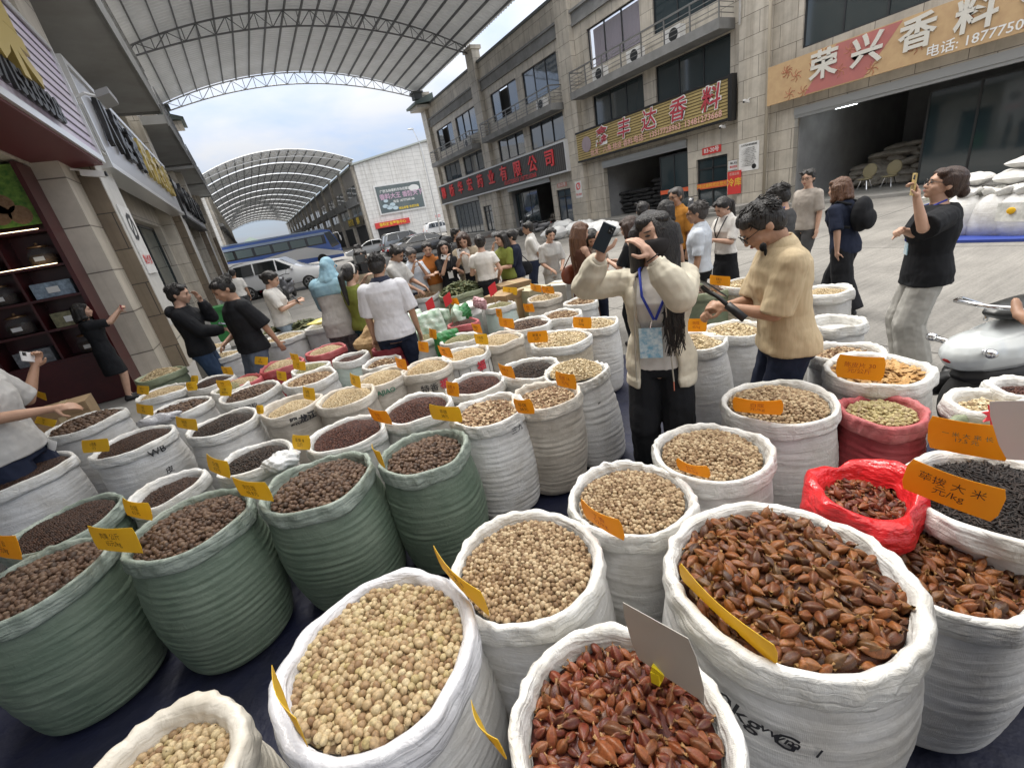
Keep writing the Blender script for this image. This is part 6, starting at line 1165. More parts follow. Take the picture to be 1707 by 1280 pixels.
# --- the woman in the cream jacket, close to the camera
def woman_extras(o, s, arm, sp, hp, M):
    # face mask
    b = MB(); a = np.linspace(-1.45, 1.45, 17); rg = []
    for z, k in ((.080, .98), (.066, 1.12), (.045, 1.14), (.020, 1.10), (.000, .94)): rg.append([hp(.070*k*math.sin(t), .026+.092*k*math.cos(t)*(1 if abs(t) < .5 else 1), z-.006*math.cos(t)) for t in a])
    b.rings(rg, closed=False); mk = b.build('face_mask', c_('black_mask', (.022, .020, .021)), o, True, True); sm = mk.modifiers.new('thick', 'SOLIDIFY'); sm.thickness = .004; TODO.append(mk)
    e = MB(); [e.tube([hp(q*.068, .035, .07), hp(q*.076, .0, .085)], .0018, 5) for q in (1, -1)]; e.build('ear_loop', c_('black_mask', (.022, .020, .021)), mk, True, True)
    # long hair in strands over the chest and the back
    b = MB(); r = np.random.default_rng(4)
    for k in range(150):
        q = 1 if r.random() < .22 else -1; fr = r.random() < .62 and q < 0
        x0 = q*(.070+.018*r.random()); y0 = (.035 if fr else -.05)*r.random()+(.012 if fr else -.04); L = 1.02+.22*r.random() if q < 0 else 1.22+.14*r.random()
        yf = .135+.035*r.random() if fr else -.14; wv = .012*r.random(); ph = r.random()*6
        P = [hp(x0*.9, y0, .15), hp(x0*1.12, y0+.006, .07), hp(x0*1.22, y0*1.05, -.02), sp(x0*1.35+wv, (y0+yf)*.55, 1.41), sp(x0*(1.25+.35*r.random()), yf, 1.29)]
        for j, z in enumerate(np.linspace(1.22, L, 4)): P.append(sp(x0*(1.2+.5*math.sin(k*1.7))+wv*math.sin(ph+j*1.9)+.004*j, yf+.008*math.sin(ph+j*2), z))
        t = np.linspace(0, len(P)-1, 22); P = np.array(P); P = np.stack([np.interp(t, range(len(P)), P[:, i]) for i in range(3)], -1)
        for _ in range(3): P[1:-1] = (P[:-2]+2*P[1:-1]+P[2:])/4
        b.tube(P, np.linspace(.0065, .002, 22)*s, 5)
    for k in range(120):
        u = k/120; x0 = .010-.088*u; P = [hp(.012-.03*u, .035-.03*u, .198-.01*u), hp(x0-.012, .092-.05*u*u, .155), hp(x0-.026+.004*r.random(), .108-.06*u*u, .085), hp(x0-.034+.006*r.random(), .104-.055*u*u, .0), sp(-.085-.05*u+.01*r.random(), .10+.02*r.random()-.04*u, 1.38), sp(-.09-.045*u+.012*r.random(), .165-.02*u, 1.26)]
        L = .95+.2*r.random(); ph = r.random()*6
        for j, z in enumerate(np.linspace(1.2, L, 4)): P.append(sp(-.060-.085*u+.015*math.sin(ph+j*1.8), .175-.015*u+.008*math.sin(ph+j), z))
        t = np.linspace(0, len(P)-1, 24); P = np.array(P); P = np.stack([np.interp(t, range(len(P)), P[:, i]) for i in range(3)], -1)
        for _ in range(3): P[1:-1] = (P[:-2]+2*P[1:-1]+P[2:])/4
        b.tube(P, np.linspace(.0065, .002, 24)*s, 5)
    b.build('hair_strands', H_BLACK, o, True, True)
    # inner tee visible in the open jacket, lanyard and badge
    lanyard(LANB, False)(o, s, arm, sp, hp, M)
    p0 = sp(.028, .160, 1.035); up = unit(sp(0, 0, 1.2)-sp(0, 0, 1.1)); rt = v3(1, 0, 0); fw = np.cross(up, rt); 
    bd = MB().obox(p0, rt*.062*s, up*.088*s, fw*.003).build('badge', mat('badge_print', (.66, .78, .82), .25, var=(.16, .40, .58), vs=32, detail=6), o, local=True)
    MB().obox(p0-fw*.0045+up*.055*s, rt*.046*s, up*.016*s, fw*.0008).build('badge_heading', mat('badge_blue', (.05, .25, .45), .4), bd, local=True); MB().obox(p0-fw*.0045+up*.076*s, rt*.05*s, up*.006*s, fw*.0008).build('badge_line', mat('badge_pink', (.6, .3, .3), .4), bd, local=True)
    MB().tube([sp(.02, .155, 1.16), p0+up*.088*s], .004, 6).build('badge_clip', METAL, o, local=True)
    # zip, placket and drawcord
    b = MB(); b.tube([sp(-.052, .150, 1.40), sp(-.062, .178, 1.20), sp(-.075, .165, .98), sp(-.085, .160, .80)], .0045*s, 6); b.tube([sp(.085, .135, 1.40), sp(.105, .165, 1.20), sp(.118, .150, .98), sp(.122, .140, .80)], .0045*s, 6); b.build('zip', c_('zip_tape', (.48, .45, .38)), o, local=True)
    b = MB(); b.tube([sp(-.085, .163, .80), sp(-.086, .165, .745)], .003*s, 6); b.build('zip_pull', mat('coral_cord', (.7, .22, .14), .5), o, local=True)
    for sd in (1, -1):
        S_, E_, W_ = arm[sd]; d = unit(W_-E_); b = MB(); b.cap(W_-d*.062*s, W_-d*.022*s, .040*s, .036*s, 18, flat0=True, flat1=True); v = b.V[0]; b.build('elastic_cuff', mat('cream_ribbing', (.62, .57, .46), .8, bump=1, bs=1, stretch=(220, 220, 220), dist=.004), o, True, True)
    W_ = arm[-1][2]; d = unit(W_-arm[-1][1]); u = unit(np.cross(d, (0, 0, 1))); w2 = np.cross(d, u); MB().tube([W_-d*.008*s+.031*s*(u*math.cos(t)+w2*math.sin(t)) for t in np.linspace(0, 6.28, 25)], .0032*s, 6, cap=False).build('hair_tie', BLK, o, True, True)
wm = person('young woman in a cream jacket and black face mask raising a phone over the sacks', (1088, 357), 2.42, -6, [T(WTEE, hem=.85, sleeve=.3, add=.012), T(CREAM, hem=.74, sleeve=1.84, add=.027, sw=.020, flare=.012, name='jacket', neck=1.435, open=33)], B(BLK, loose=.03, hem=.1, waist=1.03), ('vlong', H_BLACK), 0,
       arms=(('w', 1002, 425, 2.34), ('w', 1086, 428, 2.27)), hints={1: (.95, -.05, -.55), -1: (-.55, .1, -.9)}, headp=-.12, heady=.22, headr=.05, female=True, curl=(.8, .5), palm={1: (.35, .85, .2, -.10, .10, .95), -1: (-.45, .30, .65, .55, .10, .83)}, extras=mix_(woman_extras, lambda o, s, arm, sp, hp, M: held(o, s, arm, 'black cased phone with two lenses in the raised hand of the masked woman', 1, off=(-.03, .035, .085), rot=-.55, tilt=-.12, size=(.036, .072, .006), m_=mat('slate_phone_case', (.03, .042, .055), .6, spec=.25))), vox=.0048)
person('man in a beige linen shirt and glasses bowing over a stabiliser', (1290, 326), 2.42, -74, T(BEIGE, hem=.83, sleeve=.95, add=.032, sw=.03, collar=True, flare=.01), B(NAVY, loose=.02), ('short', H_BLACK), 1, arms=((.03, .37, 1.10), (-.07, .34, 1.13)), hints={1: (.5, -.8, -.9), -1: (-.35, -.6, -1.0)}, lean=.13, headp=.62, wide=1.08, glasses=True, curl=(1.1, 1.1), hmax=1.9)
def stab():
    t = thing('camera_stabiliser', 'black handheld stabiliser held by the man in the beige shirt', 'stabiliser', atD(1215, 510, 2.35)); MB().tube([atD(1242, 532, 2.30), atD(1212, 508, 2.33)], .022, 14).build('grip', BLACKP, t, smooth=True); MB().tube([atD(1212, 508, 2.33), atD(1196, 494, 2.38), atD(1180, 486, 2.42), atD(1170, 478, 2.44)], .012, 10).build('arm', BLACKP, t, smooth=True); a, b_ = atD(1172, 470, 2.42), atD(1205, 492, 2.46); bar(q := MB(), a, b_, .075, .008); q.build('phone', PHONE, t)
stab()
mk_ = thing('lapel_microphone', 'black furry lapel microphone on the beige linen collar', 'microphone', atD(1272, 412, 2.3)); MB().ell(atD(1272, 412, 2.36), (.018, .018, .024)).ell(atD(1276, 420, 2.36), (.008, .008, .022)).build('windshield', c_('fur', (.012, .012, .012)), mk_, smooth=True)
def tag_phone(label, sd=1, **k): return lambda o, s, arm, sp, hp, M: held(o, s, arm, label, sd, **k)
person('woman in a loose black tee and pale wide trousers raising a gold cased phone', (1573, 281), 3.42, -74, T(BLK, hem=.80, sleeve=.92, add=.058, sw=.04, flare=.008), B(PALEG, loose=.05), ('clip', H_BROWN), 0, arms=(('w', 1506, 385, 3.42), ('w', 1528, 330, 3.22)), hints={1: (.4, -.5, -.9), -1: (-.6, .3, -.9)}, headp=-.28, female=True, wide=1.03, glasses=True, curl=(1.2, .9), shoes=SHOEW, palm={-1: (.0, -.7, .3, 0, .15, 1)}, pos=tuple(at(1515, 612, 0)[:2]), h=1.64, extras=mix_(lanyard(LANB, True), tag_phone('gold cased phone in the raised hand of the woman in the black tee', -1, m_=mat('gold_phone_case', (.5, .36, .1), .3, var=(.75, .6, .3), vs=60), off=(0, .03, .10))))
def backpack(o, s, arm, sp, hp, M):
    Mw = np.array(wmat(o)); t = thing('backpack', 'black backpack worn by the woman walking away', 'backpack', (Mw[:3, :3]@sp(0, -.2, 1.2)+Mw[:3, 3])); b = MB(); b.ell(sp(0, -.22, 1.22), (.15*s, .10*s, .21*s)); b.ell(sp(0, -.29, 1.14), (.12*s, .06*s, .12*s)); b.xform(Mw); remesh(b.build('bag_body', BLK, t), .012, 3)
    b = MB()
    for q in (1, -1): b.tube([sp(q*.09, -.17, 1.36), sp(q*.12, -.04, 1.44), sp(q*.13, .10, 1.36), sp(q*.15, .08, 1.2), sp(q*.14, -.15, 1.1)], .016*s, 8)
    b.xform(Mw).build('strap', BLK, t, smooth=True)
person('woman with streaked auburn bob and black clothes striding off with a backpack', (1385, 307), 6.1, -118, T(BLK if False else NAVY, hem=.80, sleeve=.95, add=.035), B(BLK, loose=.055), ('bob', H_AUB), 0, arms=((.2, .15, .85), (-.2, -.02, .85)), lean=.20, headp=.0, stride=.20, female=True, pos=tuple(at(1397, 522, 0)[:2]), h=1.60, extras=backpack)
person('young man with cropped hair and glasses in a striped grey tee', (1349, 284), 6.6, -42, T(STRIP, hem=.84, sleeve=.9, add=.03), B(DGREY), ('short', H_BLACK), 0, heady=.3, glasses=True, headp=.05)
person('dark haired man in a grey tee with a blue lanyard behind the beige shirt', (1306, 307), 4.6, -105, T(DGREY, hem=.85, sleeve=.9, add=.025), B(NAVY), ('short', H_BLACK), 0, headp=.35, extras=lanyard(LANB, False))
person('man in a ginger shirt with receding hair and one hand on his belly', (1128, 314), 6.6, -45, T(ORS, hem=.84, sleeve=.95, add=.025, collar=True), B(BLK), ('short', H_GREY), 1, arms=((.10, .22, 1.08), (-.22, .05, .82)), headp=.1, glasses=True, wide=1.05)
person('man in a pale blue shirt with glasses and thinning hair seen from the side', (1165, 338), 5.0, -100, T(LBLUE, hem=.90, sleeve=.9, add=.025, collar=True), B(BLK), ('short', H_GREY), 1, arms='down', headp=.1, glasses=True, wide=1.06)
person('woman in a white shirt and black skirt looking down at her hands', (1210, 328), 5.7, -45, T(WTEE, hem=.93, sleeve=.9, add=.02, collar=True), B(BLK, 'skirt', hem=.42, loose=.12), ('pony', H_BLACK), 0, arms='chest', headp=.5, female=True, extras=lanyard(LANK, False))
person('dark haired person with a bowed head just behind the masked woman', (1070, 338), 6.3, 170, T(BLK, sleeve=.9), B(BLK), ('short', H_BLACK), 1, headp=.3, arms='chest')
person('brown haired person in black half hidden by the raised phone hand', (1052, 362), 5.2, -120, T(BLK, sleeve=.9), B(BLK), ('bob', H_BROWN), 0, headp=.3, female=True, arms='chest')
person('person with shiny black hair and dark top between the masked woman and the ginger shirt', (1108, 336), 5.9, 150, T(DGREY, sleeve=.9), B(BLK), ('bob', H_BLACK), 0, headp=.2, female=True)
def handbag(label, m_, c, size=(.06, .17, .13), up=.3):
    def f(o, s, arm, sp, hp, M):
        Mw = np.array(wmat(o)); t = thing('handbag', label, 'bag', Mw[:3, :3]@(v3(*c)*s)+Mw[:3, 3]); b = MB(); b.ell(v3(*c)*s, size); b.ell((v3(*c)-v3(0, 0, .05))*s, (size[0]*1.1, size[1]*.95, size[2]*.75)); b.xform(Mw); remesh(b.build('bag_body', m_, t), .012, 3)
        b = MB(); S_ = arm[1][0] if c[0] > 0 else arm[-1][0]; b.tube([v3(c[0], c[1]+.13, c[2]+.08)*s, S_+v3(.0, .03, .075)*s, v3(c[0], c[1]-.13, c[2]+.08)*s], .009*s, 8); b.xform(Mw).build('strap', m_, t, smooth=True)
    return f
LEATH = mat('brown_leather', (.20, .055, .025), .4, bump=.3, bs=40, var=(.14, .035, .015), vs=8)
person('woman in a sleeveless brown dress with long brown hair and a shoulder bag', (962, 373), 5.6, 118, T(BROWN, hem=.30, sleeve=0, add=.016, neck=1.37, flare=.03, name='dress'), None, ('vlong', H_AUB), 0, arms=((.13, .32, 1.0), (-.10, .33, 1.0)), headp=.25, female=True, extras=handbag('brown leather shoulder bag of the woman in the brown dress', LEATH, (-.24, -.05, 1.02)))
person('woman in a floral blouse bowing with a dark lanyard', (985, 383), 6.1, 8, T(FLORAL, hem=.86, sleeve=.95, add=.03), B(NAVY), ('long', H_BLACK), 0, arms='low', lean=.22, headp=.55, female=True, extras=lanyard(LANK, False))
person('smiling woman in a light grey top leaning over with tied back hair', (914, 381), 7.2, 15, T(GREYT, hem=.86, sleeve=.95, add=.03), B(PALEG), ('bun', H_BLACK), 0, arms='low', lean=.2, headp=.15, headr=-.25, female=True)
person('man in a white polo and navy trousers with hands behind his back', (880, 371), 8.6, -95, T(WTEE, hem=.94, sleeve=.95, add=.025, collar=True), B(NAVY, loose=.025), ('short', H_BLACK), 1, arms='back', headp=.1)
person('woman in a navy hooded jacket with black shoulder bag and bun', (851, 384), 7.6, -82, T(NAVY, hem=.84, sleeve=1.95, add=.03, name='jacket'), B(PALEG), ('bun', H_BLACK), 0, arms='chest', headp=.15, female=True, extras=handbag('black shoulder bag at the back of the navy jacket', BLK, (.2, -.17, .95)))
person('woman in a green top with her hand at her mouth beside the navy jacket', (835, 387), 7.5, -58, T(OLIVE, hem=.85, sleeve=.9, add=.02), B(BROWN, 'skirt', hem=.3, loose=.1), ('long', H_BLACK), 0, arms=((.05, .2, 1.45), (-.1, .28, 1.1)), headp=.15, female=True)
person('woman in a white tee and black skirt seen from behind', (798, 393), 7.0, 178, T(WTEE, hem=.97, sleeve=.55, add=.02), B(BLK, 'skirt', hem=.42, loose=.2, waist=1.04), ('bun', H_BLACK), 0, arms=((.2, .12, .95), (-.14, .25, 1.15)), headp=.3, female=True, wide=1.06)
person('person with tousled dark hair and open taupe shirt photographing with a phone', (770, 387), 7.6, -8, [T(WTEE, hem=.92, sleeve=.2, add=.006), T(TAUPE, hem=.80, sleeve=.97, add=.03, open=22)], B(BLK), ('bob', H_BROWN), 0, arms=((.07, .3, 1.32), (-.1, .3, 1.3)), headp=.5, extras=tag_phone('pale phone held low by the person in the taupe shirt', 1, m_=PHONEW))
person('woman in a black dress holding a white phone by her chin with a name card', (737, 403), 7.5, 8, T(BLK, hem=.40, sleeve=.9, add=.025, name='dress'), None, ('long', H_BLACK), 0, arms=((.04, .24, 1.38), (-.12, .26, 1.2)), headp=.12, female=True, extras=mix_(lanyard(LANK, True, WHITEP), tag_phone('white phone held by the woman in the black dress', 1, m_=PHONEW, rot=1.2)))
person('woman in a rust brown shirt and beige skirt holding both hands together', (709, 404), 7.6, 4, T(RUST, hem=.96, sleeve=.95, add=.026, collar=True), B(c_('beige_skirt', (.42, .34, .24)), 'skirt', hem=.35, loose=.06), ('pony', H_BLACK), 0, arms='chest', headp=.25, female=True)
person('man in a pale shirt bowing over something held at his chin', (681, 413), 7.5, 14, T(LBLUE, hem=.92, sleeve=.9, add=.03, collar=True), B(NAVY), ('short', H_GREY), 1, arms=((.06, .22, 1.36), (-.08, .22, 1.36)), headp=.5, wide=1.08)
person('man in a grey polo looking down beside the pale shirt', (651, 410), 7.0, 58, T(GREYT, hem=.9, sleeve=.9, add=.025, collar=True), B(DGREY), ('short', H_BLACK), 1, arms='low', headp=.6)
person('dark haired man in a dark top standing behind the name card woman', (757, 382), 9.5, 70, T(DGREY, sleeve=.9), B(NAVY), ('short', H_BLACK), 1, headp=.1)
person('man in a white polo with dark striped collar seen from behind', (622, 425), 4.55, 172, T(WPOLO, hem=.84, sleeve=.93, add=.034, sw=.03, collar=c_('navy_collar', (.03, .035, .06))), B(NAVY, loose=.03), ('short', H_BLACK), 1, arms=((.25, .06, .8), (-.25, .08, .8)), headp=.35, wide=1.08)
person('woman in an olive top with a white hairband and low ponytail', (577, 443), 5.5, 128, T(OLIVE, hem=.85, sleeve=.95, add=.028), B(c_('dark_teal', (.02, .06, .075))), ('pony', H_BLACK), 0, arms='chest', headp=.2, female=True, extras=lambda o, s, arm, sp, hp, M: MB().tube([hp(.082*math.cos(t), -.005+.01*math.sin(t), .12+.088*math.sin(t)) for t in np.linspace(-.3, 3.44, 22)], .014*s, 8).build('hairband', WTEE, o, True, True))
person('person in a pale blue hooded sun top and patterned shorts', (541, 429), 5.8, 158, [T(GREYT, hem=.72, sleeve=1.9, add=.05, flare=.02), T(BLUEH, hem=1.22, sleeve=1.3, add=.062, sw=.03, neck=1.45, name='hooded_cape')], B(CAMO, 'shorts', hem=.5, loose=.05), ('hood', BLUEH), 0, arms='chest', lean=.2, headp=.35, wide=1.1, extras=lambda o, s, arm, sp, hp, M: MB().ell(hp(0, .11, .135), (.07*s, .06*s, .012*s), M=M).build('cap_brim', BLUEH, o, True, True))
person('camera operator with tousled hair behind a black video camera', (597, 417), 6.6, 12, T(TAUPE, sleeve=.95), B(DGREY), ('short', H_BLACK), 0, arms=((.1, .3, 1.3), (-.1, .3, 1.3)), headp=.15)
vc = thing('video_camera', 'bulky black video camera in front of its operator', 'camera', atD(605, 448, 6.2)); p = atD(604, 447, 6.2); MB().obox(p, (.11, .05, 0), (-.06, .13, 0), (0, 0, .07)).build('camera_body', BLACKP, vc); MB().tube([p+v3(-.1, -.12, .01), p+v3(-.17, -.22, .01)], .05, 16).build('lens', BLACKP, vc, smooth=True); MB().obox(p+v3(0, 0, .13), (.07, .0, 0), (0, .09, 0), (0, 0, .05)).build('monitor', SCREEN, vc); MB().ell(p+v3(.18, .0, -.02), (.05, .05, .07)).build('microphone_cover', c_('fur', (.012, .012, .012)), vc, smooth=True)
person('woman in a white tee with a hair bun typing on her phone', (441, 454), 6.9, 78, T(WTEE, hem=.84, sleeve=.85, add=.035), B(c_('light_denim', (.3, .36, .42))), ('bun', H_BLACK), 0, arms='chest', headp=.4, female=True, extras=tag_phone('black phone typed on by the woman in the white tee', 1, tilt=.5))
person('man in a black tee looking down with one hand behind him', (373, 462), 5.1, -72, T(BLK, hem=.84, sleeve=1.0, add=.042, sw=.035, flare=.006), B(c_('washed_denim', (.12, .15, .2)), loose=.03), ('short', H_BLACK), 1, arms=((.15, .2, 1.0), (-.20, -.22, .86)), headp=.42, z0=.0, wide=1.05)
person('boy in a black hooded jacket and jeans rubbing his face with a phone in hand', (285, 476), 5.5, 72, T(BLK, hem=.84, sleeve=1.95, add=.036, sw=.03, name='jacket'), B(DENIM, loose=.02), ('short', H_BLACK), 0, arms=((.1, .36, 1.08), (-.03, .20, 1.47)), headp=.2, z0=.15, lean=-.02, extras=mix_(lambda o, s, arm, sp, hp, M: remesh(MB().ell(sp(0, -.12, 1.40), (.12*s, .07*s, .08*s)).build('hood', BLK, o, local=True), .012, 2), tag_phone('dark phone held low by the boy in the hooded jacket', 1, tilt=1.2)))
person('woman in a short black dress photographing towards the street', (127, 506), 6.6, 84, T(BLK, hem=.50, sleeve=.9, add=.03, flare=.015, name='dress'), None, ('bob', H_BLACK), 0, arms=((.03, .42, 1.48), (-.06, .42, 1.45)), headp=.05, lean=-.03, female=True, z0=.15, h=1.60, extras=tag_phone('red cased phone in both hands of the woman in the short black dress', 1, m_=mat('red_phone_case', (.4, .03, .05), .3), off=(-.05, .06, .04), rot=1.5))
person('man in a grey tee at the end of the sacks holding up a white phone', (-118, 560), 2.9, 52, T(GREYT, hem=.84, sleeve=.9, add=.038, sw=.035), B(NAVY, loose=.02), ('short', H_BLACK), 1, arms=(('w', 85, 682, 3.2), ('w', 58, 612, 3.5)), hints={1: (.4, -.3, -.9), -1: (-.5, .1, -.9)}, wide=1.15, z0=.0, curl=(.4, 1.1), extras=tag_phone('white phone held up by the man in the grey tee', -1, m_=PHONEW, off=(.02, .02, .08), rot=1.2))
person('person in black by the scooter raising a bare forearm over the sacks', (1915, 345), .8, -75, T(BLK, sleeve=.5), B(BLK), ('short', H_BLACK), 1, arms=((.235, .03, .80), ('w', 1768, 560, .76)), hints={1: (.55, -.6, -.8), -1: (-.1, .25, -1.0)}, h=1.66, curl=(.5, 1.3), face=False, pos=(1.30, -.12), vox=.006)
person('dark clad passer-by near the white cars seen from behind', (594, 409), 9.6, 175, T(BLK, sleeve=1.9), B(BLK), ('short', H_BLACK), 1, headp=.2, face=False)
person('pedestrian in white walking along the pavement arcade', (385, 450), 13.5, 170, T(WTEE, sleeve=.9), B(DGREY), ('short', H_BLACK), 1, face=False)
person('smaller pedestrian in grey behind the one in white', (376, 456), 14.5, 180, T(GREYS, sleeve=.9), B(NAVY), ('bob', H_BLACK), 0, female=True, face=False)
# ------------------------------------------------------------------ vehicles
CARW = mat('white_car_paint', (.72, .73, .74), .25, coat=.8); CARK = mat('black_car_paint', (.012, .013, .016), .18, coat=1); CARS = mat('silver_car_paint', (.42, .44, .45), .25, .5, coat=.7); TYRE = mat('tyre_rubber', (.02, .02, .02), .8); RIMM = mat('alloy_rim', (.45, .45, .46), .3, .8); LAMPR = mat('red_lens', (.4, .02, .02), .2); LAMPW = mat('clear_lens', (.7, .72, .75), .1, spec=.8); CGL = mat('tinted_car_glass', (.012, .016, .018), .04, spec=1)
SIL = {'suv': ([(-2.35, .38), (-2.4, .75), (-2.32, 1.0), (-2.05, 1.62), (-1.7, 1.74), (.25, 1.72), (1.15, 1.12), (2.1, .98), (2.38, .78), (2.4, .38)], 1.05, [[(-2.0, 1.12), (-1.78, 1.6), (-.95, 1.64), (-.95, 1.12)], [(-.88, 1.12), (-.88, 1.64), (.1, 1.63), (.1, 1.12)], [(.17, 1.12), (.17, 1.62), (.95, 1.14)]]),
       'sedan': ([(-2.4, .36), (-2.45, .8), (-2.3, .98), (-1.55, 1.08), (-.85, 1.42), (-.2, 1.48), (.35, 1.42), (1.15, 1.02), (2.1, .88), (2.42, .7), (2.42, .36)], .98, [[(-1.3, 1.06), (-.8, 1.36), (-.12, 1.41), (-.12, 1.04)], [(-.05, 1.04), (-.05, 1.41), (.33, 1.36), (.95, 1.04)]])}
def vehicle(label, kind, paint, p, face, name='parked_car', cat='car', L=1.0, Hs=1.0, W_=.9, group=None, chrome=False):
    f = unit(face); o = thing(name, label, cat, (p[0], p[1], 0), rotz=math.atan2(-f[0], f[1]), group=group); sil, belt, wins = SIL[kind]; S_ = np.array(sil)*(L, Hs); roof = S_[:, 1].max(); belt *= Hs
    def tum(x, z): return x*(1-.20*max(0, (z-belt)/(roof-belt)))
    # subdivide the outline
    P = []
    for a, b_ in zip(S_, np.roll(S_, -1, 0)): P += [a+(b_-a)*t for t in np.linspace(0, 1, 5)[:-1]]
    P = np.array(P); sm = P.copy()
    for _ in range(2): sm = (np.roll(sm, 1, 0)+2*sm+np.roll(sm, -1, 0))/4
    c = sm.mean(0); b = MB(); rg = []
    for x, k in ((-W_, .93), (-W_+.03, .97), (-W_+.12, 1), (0, 1.005), (W_-.12, 1), (W_-.03, .97), (W_, .93)): rg.append([(tum(x, c[1]+(q[1]-c[1])*k), c[0]+(q[0]-c[0])*k, c[1]+(q[1]-c[1])*k) for q in sm])
    b.rings(rg); bo = b.build('body', paint, o, True, True)
    for sd in (1, -1):
        for wn_ in wins:
            wn_ = np.array(wn_)*(L, Hs); b = MB(); b.rings([[(tum(sd*(W_+dx), q[1])*(.995), q[0], q[1]) for q in wn_] for dx in (-.03, .012)]); b.build('side_window', CGL, o, local=True)
            if chrome and sd: b = MB(); b.tube([(tum(sd*(W_+.016), q[1]), q[0], q[1]) for q in list(wn_)+[wn_[0]]], .012, 5); b.build('window_trim', METAL, o, local=True)
        for wy in (1.45*L, -1.45*L):
            M = np.eye(4); M[:3, :3] = [[0, 0, sd], [0, 1, 0], [-sd, 0, 0]]; M[:3, 3] = (sd*(W_-.2), wy, .34); b = MB(); b.lathe([(.2, 0), (.33, .0), (.345, .05), (.345, .17), (.32, .205), (.24, .21)], 24); b.xform(M); wo = b.build('wheel', TYRE, o, True, True)
            b = MB(); b.lathe([(.235, .2), (.22, .212), (.06, .19), (.05, .2)], 20); 
            for k in range(5): a = k*1.2566; bar(b, (.05*math.cos(a), .05*math.sin(a), .205), (.21*math.cos(a), .21*math.sin(a), .212), .05, .015)
            b.xform(M); b.build('rim', RIMM, wo, local=True)
        hl = MB().ell((sd*(W_-.22), S_[:, 0].max()-.10, .74*Hs), (.17, .10, .07)); hl.build('headlight', LAMPW, o, True, True); MB().ell((sd*(W_-.18), S_[:, 0].min()+.08, .86*Hs), (.13, .08, .09)).build('tail_light', LAMPR, o, True, True)
        MB().ell((sd*(W_+.06), .85*L, belt+.08), (.1, .07, .07)).build('wing_mirror', paint, o, True, True)
        b = MB()
        for y in (-.25, -1.1): b.box(sd*(W_-.002)-.01, sd*(W_-.002)+.01, y*L, y*L+.16, .88*Hs, .91*Hs)
        b.build('door_handle', METAL if chrome else paint, o, local=True)
    for (i, j) in ((5, 6), (3, 4)) if kind == 'suv' else ((6, 7), (3, 4)):
        a, e = S_[i], S_[j]; d = e-a; n = np.array([-d[1], d[0]]); n /= np.linalg.norm(n); n *= 1 if n[1] > 0 else -1; a2, e2 = a+d*.08+n*.012, a+d*.93+n*.012; b = MB(); b.add([(sx*tum(W_-.12, q[1]), q[0], q[1]) for q, sx in ((a2, -1), (a2, 1), (e2, 1), (e2, -1))], [(0, 1, 2, 3)]); b.build('windscreen' if i > 4 else 'rear_window', CGL, o, local=True)
    return o
XD = (1, 0)
vehicle('white sports utility vehicle with dark windows parked before the blue bus', 'suv', CARW, atD(472, 468, 22.0)[:2], (.9, -.3), L=.98, Hs=1.0)
vehicle('black saloon car with chrome window trim behind the rust brown shirt', 'sedan', CARK, at(712, 428, 0)[:2], (1, -.05), chrome=True, L=1.05)
vehicle('silver grey people carrier just behind the black saloon', 'suv', CARS, at(690, 420, 0)[:2]+np.array([1.2, 5.0]), (1, -.05), chrome=True)
vehicle('white saloon car near the corner of the white warehouse', 'sedan', CARW, at(628, 436, 0)[:2]+np.array([2, 9]), (-1, .15))
vehicle('white hatch car half hidden behind the bus front', 'suv', CARW, (12.5, 47), (-.9, .4), Hs=.88, L=.85)
vehicle('white van roof seen behind the silver people carrier', 'suv', CARW, (24.5, 62), (1, 0), Hs=1.15)
# the coach
bus = thing('coach', 'long blue and white coach crossing behind the parked white vehicle', 'bus', (2.8, 51, 0)); BLU = mat('blue_coach_paint', (.06, .14, .48), .25, coat=.8); PBL = mat('pale_blue_coach_paint', (.36, .46, .62), .3, coat=.6); BWIN = mat('coach_glass', (.12, .17, .17), .05, spec=1)
pr = [(-2.8, .35), (-2.85, 1.3), (-2.8, 2.95), (-2.5, 3.2), (7.3, 3.24), (7.9, 3.05), (8.5, 1.6), (8.55, .35)]
b = MB(); rg = []
for y, k in ((49.75, .0), (49.7, .06), (49.7, .0), (52.2, .0)): rg.append([(x, y, z) for x, z in pr])
b = MB(); b.rings([[(x, 49.75, z) for x, z in pr], [(x, 52.2, z) for x, z in pr]]); b.build('body', BLU, bus)
b = MB(); b.add([(-2.8, 49.742, 1.25), (8.55, 49.742, .62), (8.5, 49.742, .9), (5.0, 49.742, 1.95), (1, 49.742, 1.55), (-2.8, 49.742, 1.75)], [(0, 1, 2, 3, 4, 5)]); b.build('white_swoosh', CARW, bus)
b = MB(); b.box(-2.8, 7.7, 49.738, 49.76, 2.78, 2.98); b.box(-2.6, 7.3, 49.75, 52.2, 3.245, 3.34); b.build('roof_band', PBL, bus)
b = MB(); b.box(-2.7, 7.2, 49.736, 49.745, 1.88, 2.76); b.build('window_band', CARK, bus)
for k in range(6): x = -2.5+k*1.6; MB().box(x, x+1.36, 49.72, 49.734, 2.0, 2.68).build('window', BWIN, bus)
b = MB(); b.add([(7.25, 49.735, 2.9), (7.85, 49.735, 2.95), (8.45, 49.735, 1.6), (7.6, 49.735, 1.4)], [(0, 1, 2, 3)]); b.build('driver_window', CGL, bus); b = MB(); b.add([(7.92, 49.8, 3.03), (7.92, 52.1, 3.03), (8.5, 52.1, 1.62), (8.5, 49.8, 1.62)], [(0, 1, 2, 3)]); b.V[0] = b.V[0]+np.array([.02, 0, .01]); b.build('windscreen', CGL, bus)
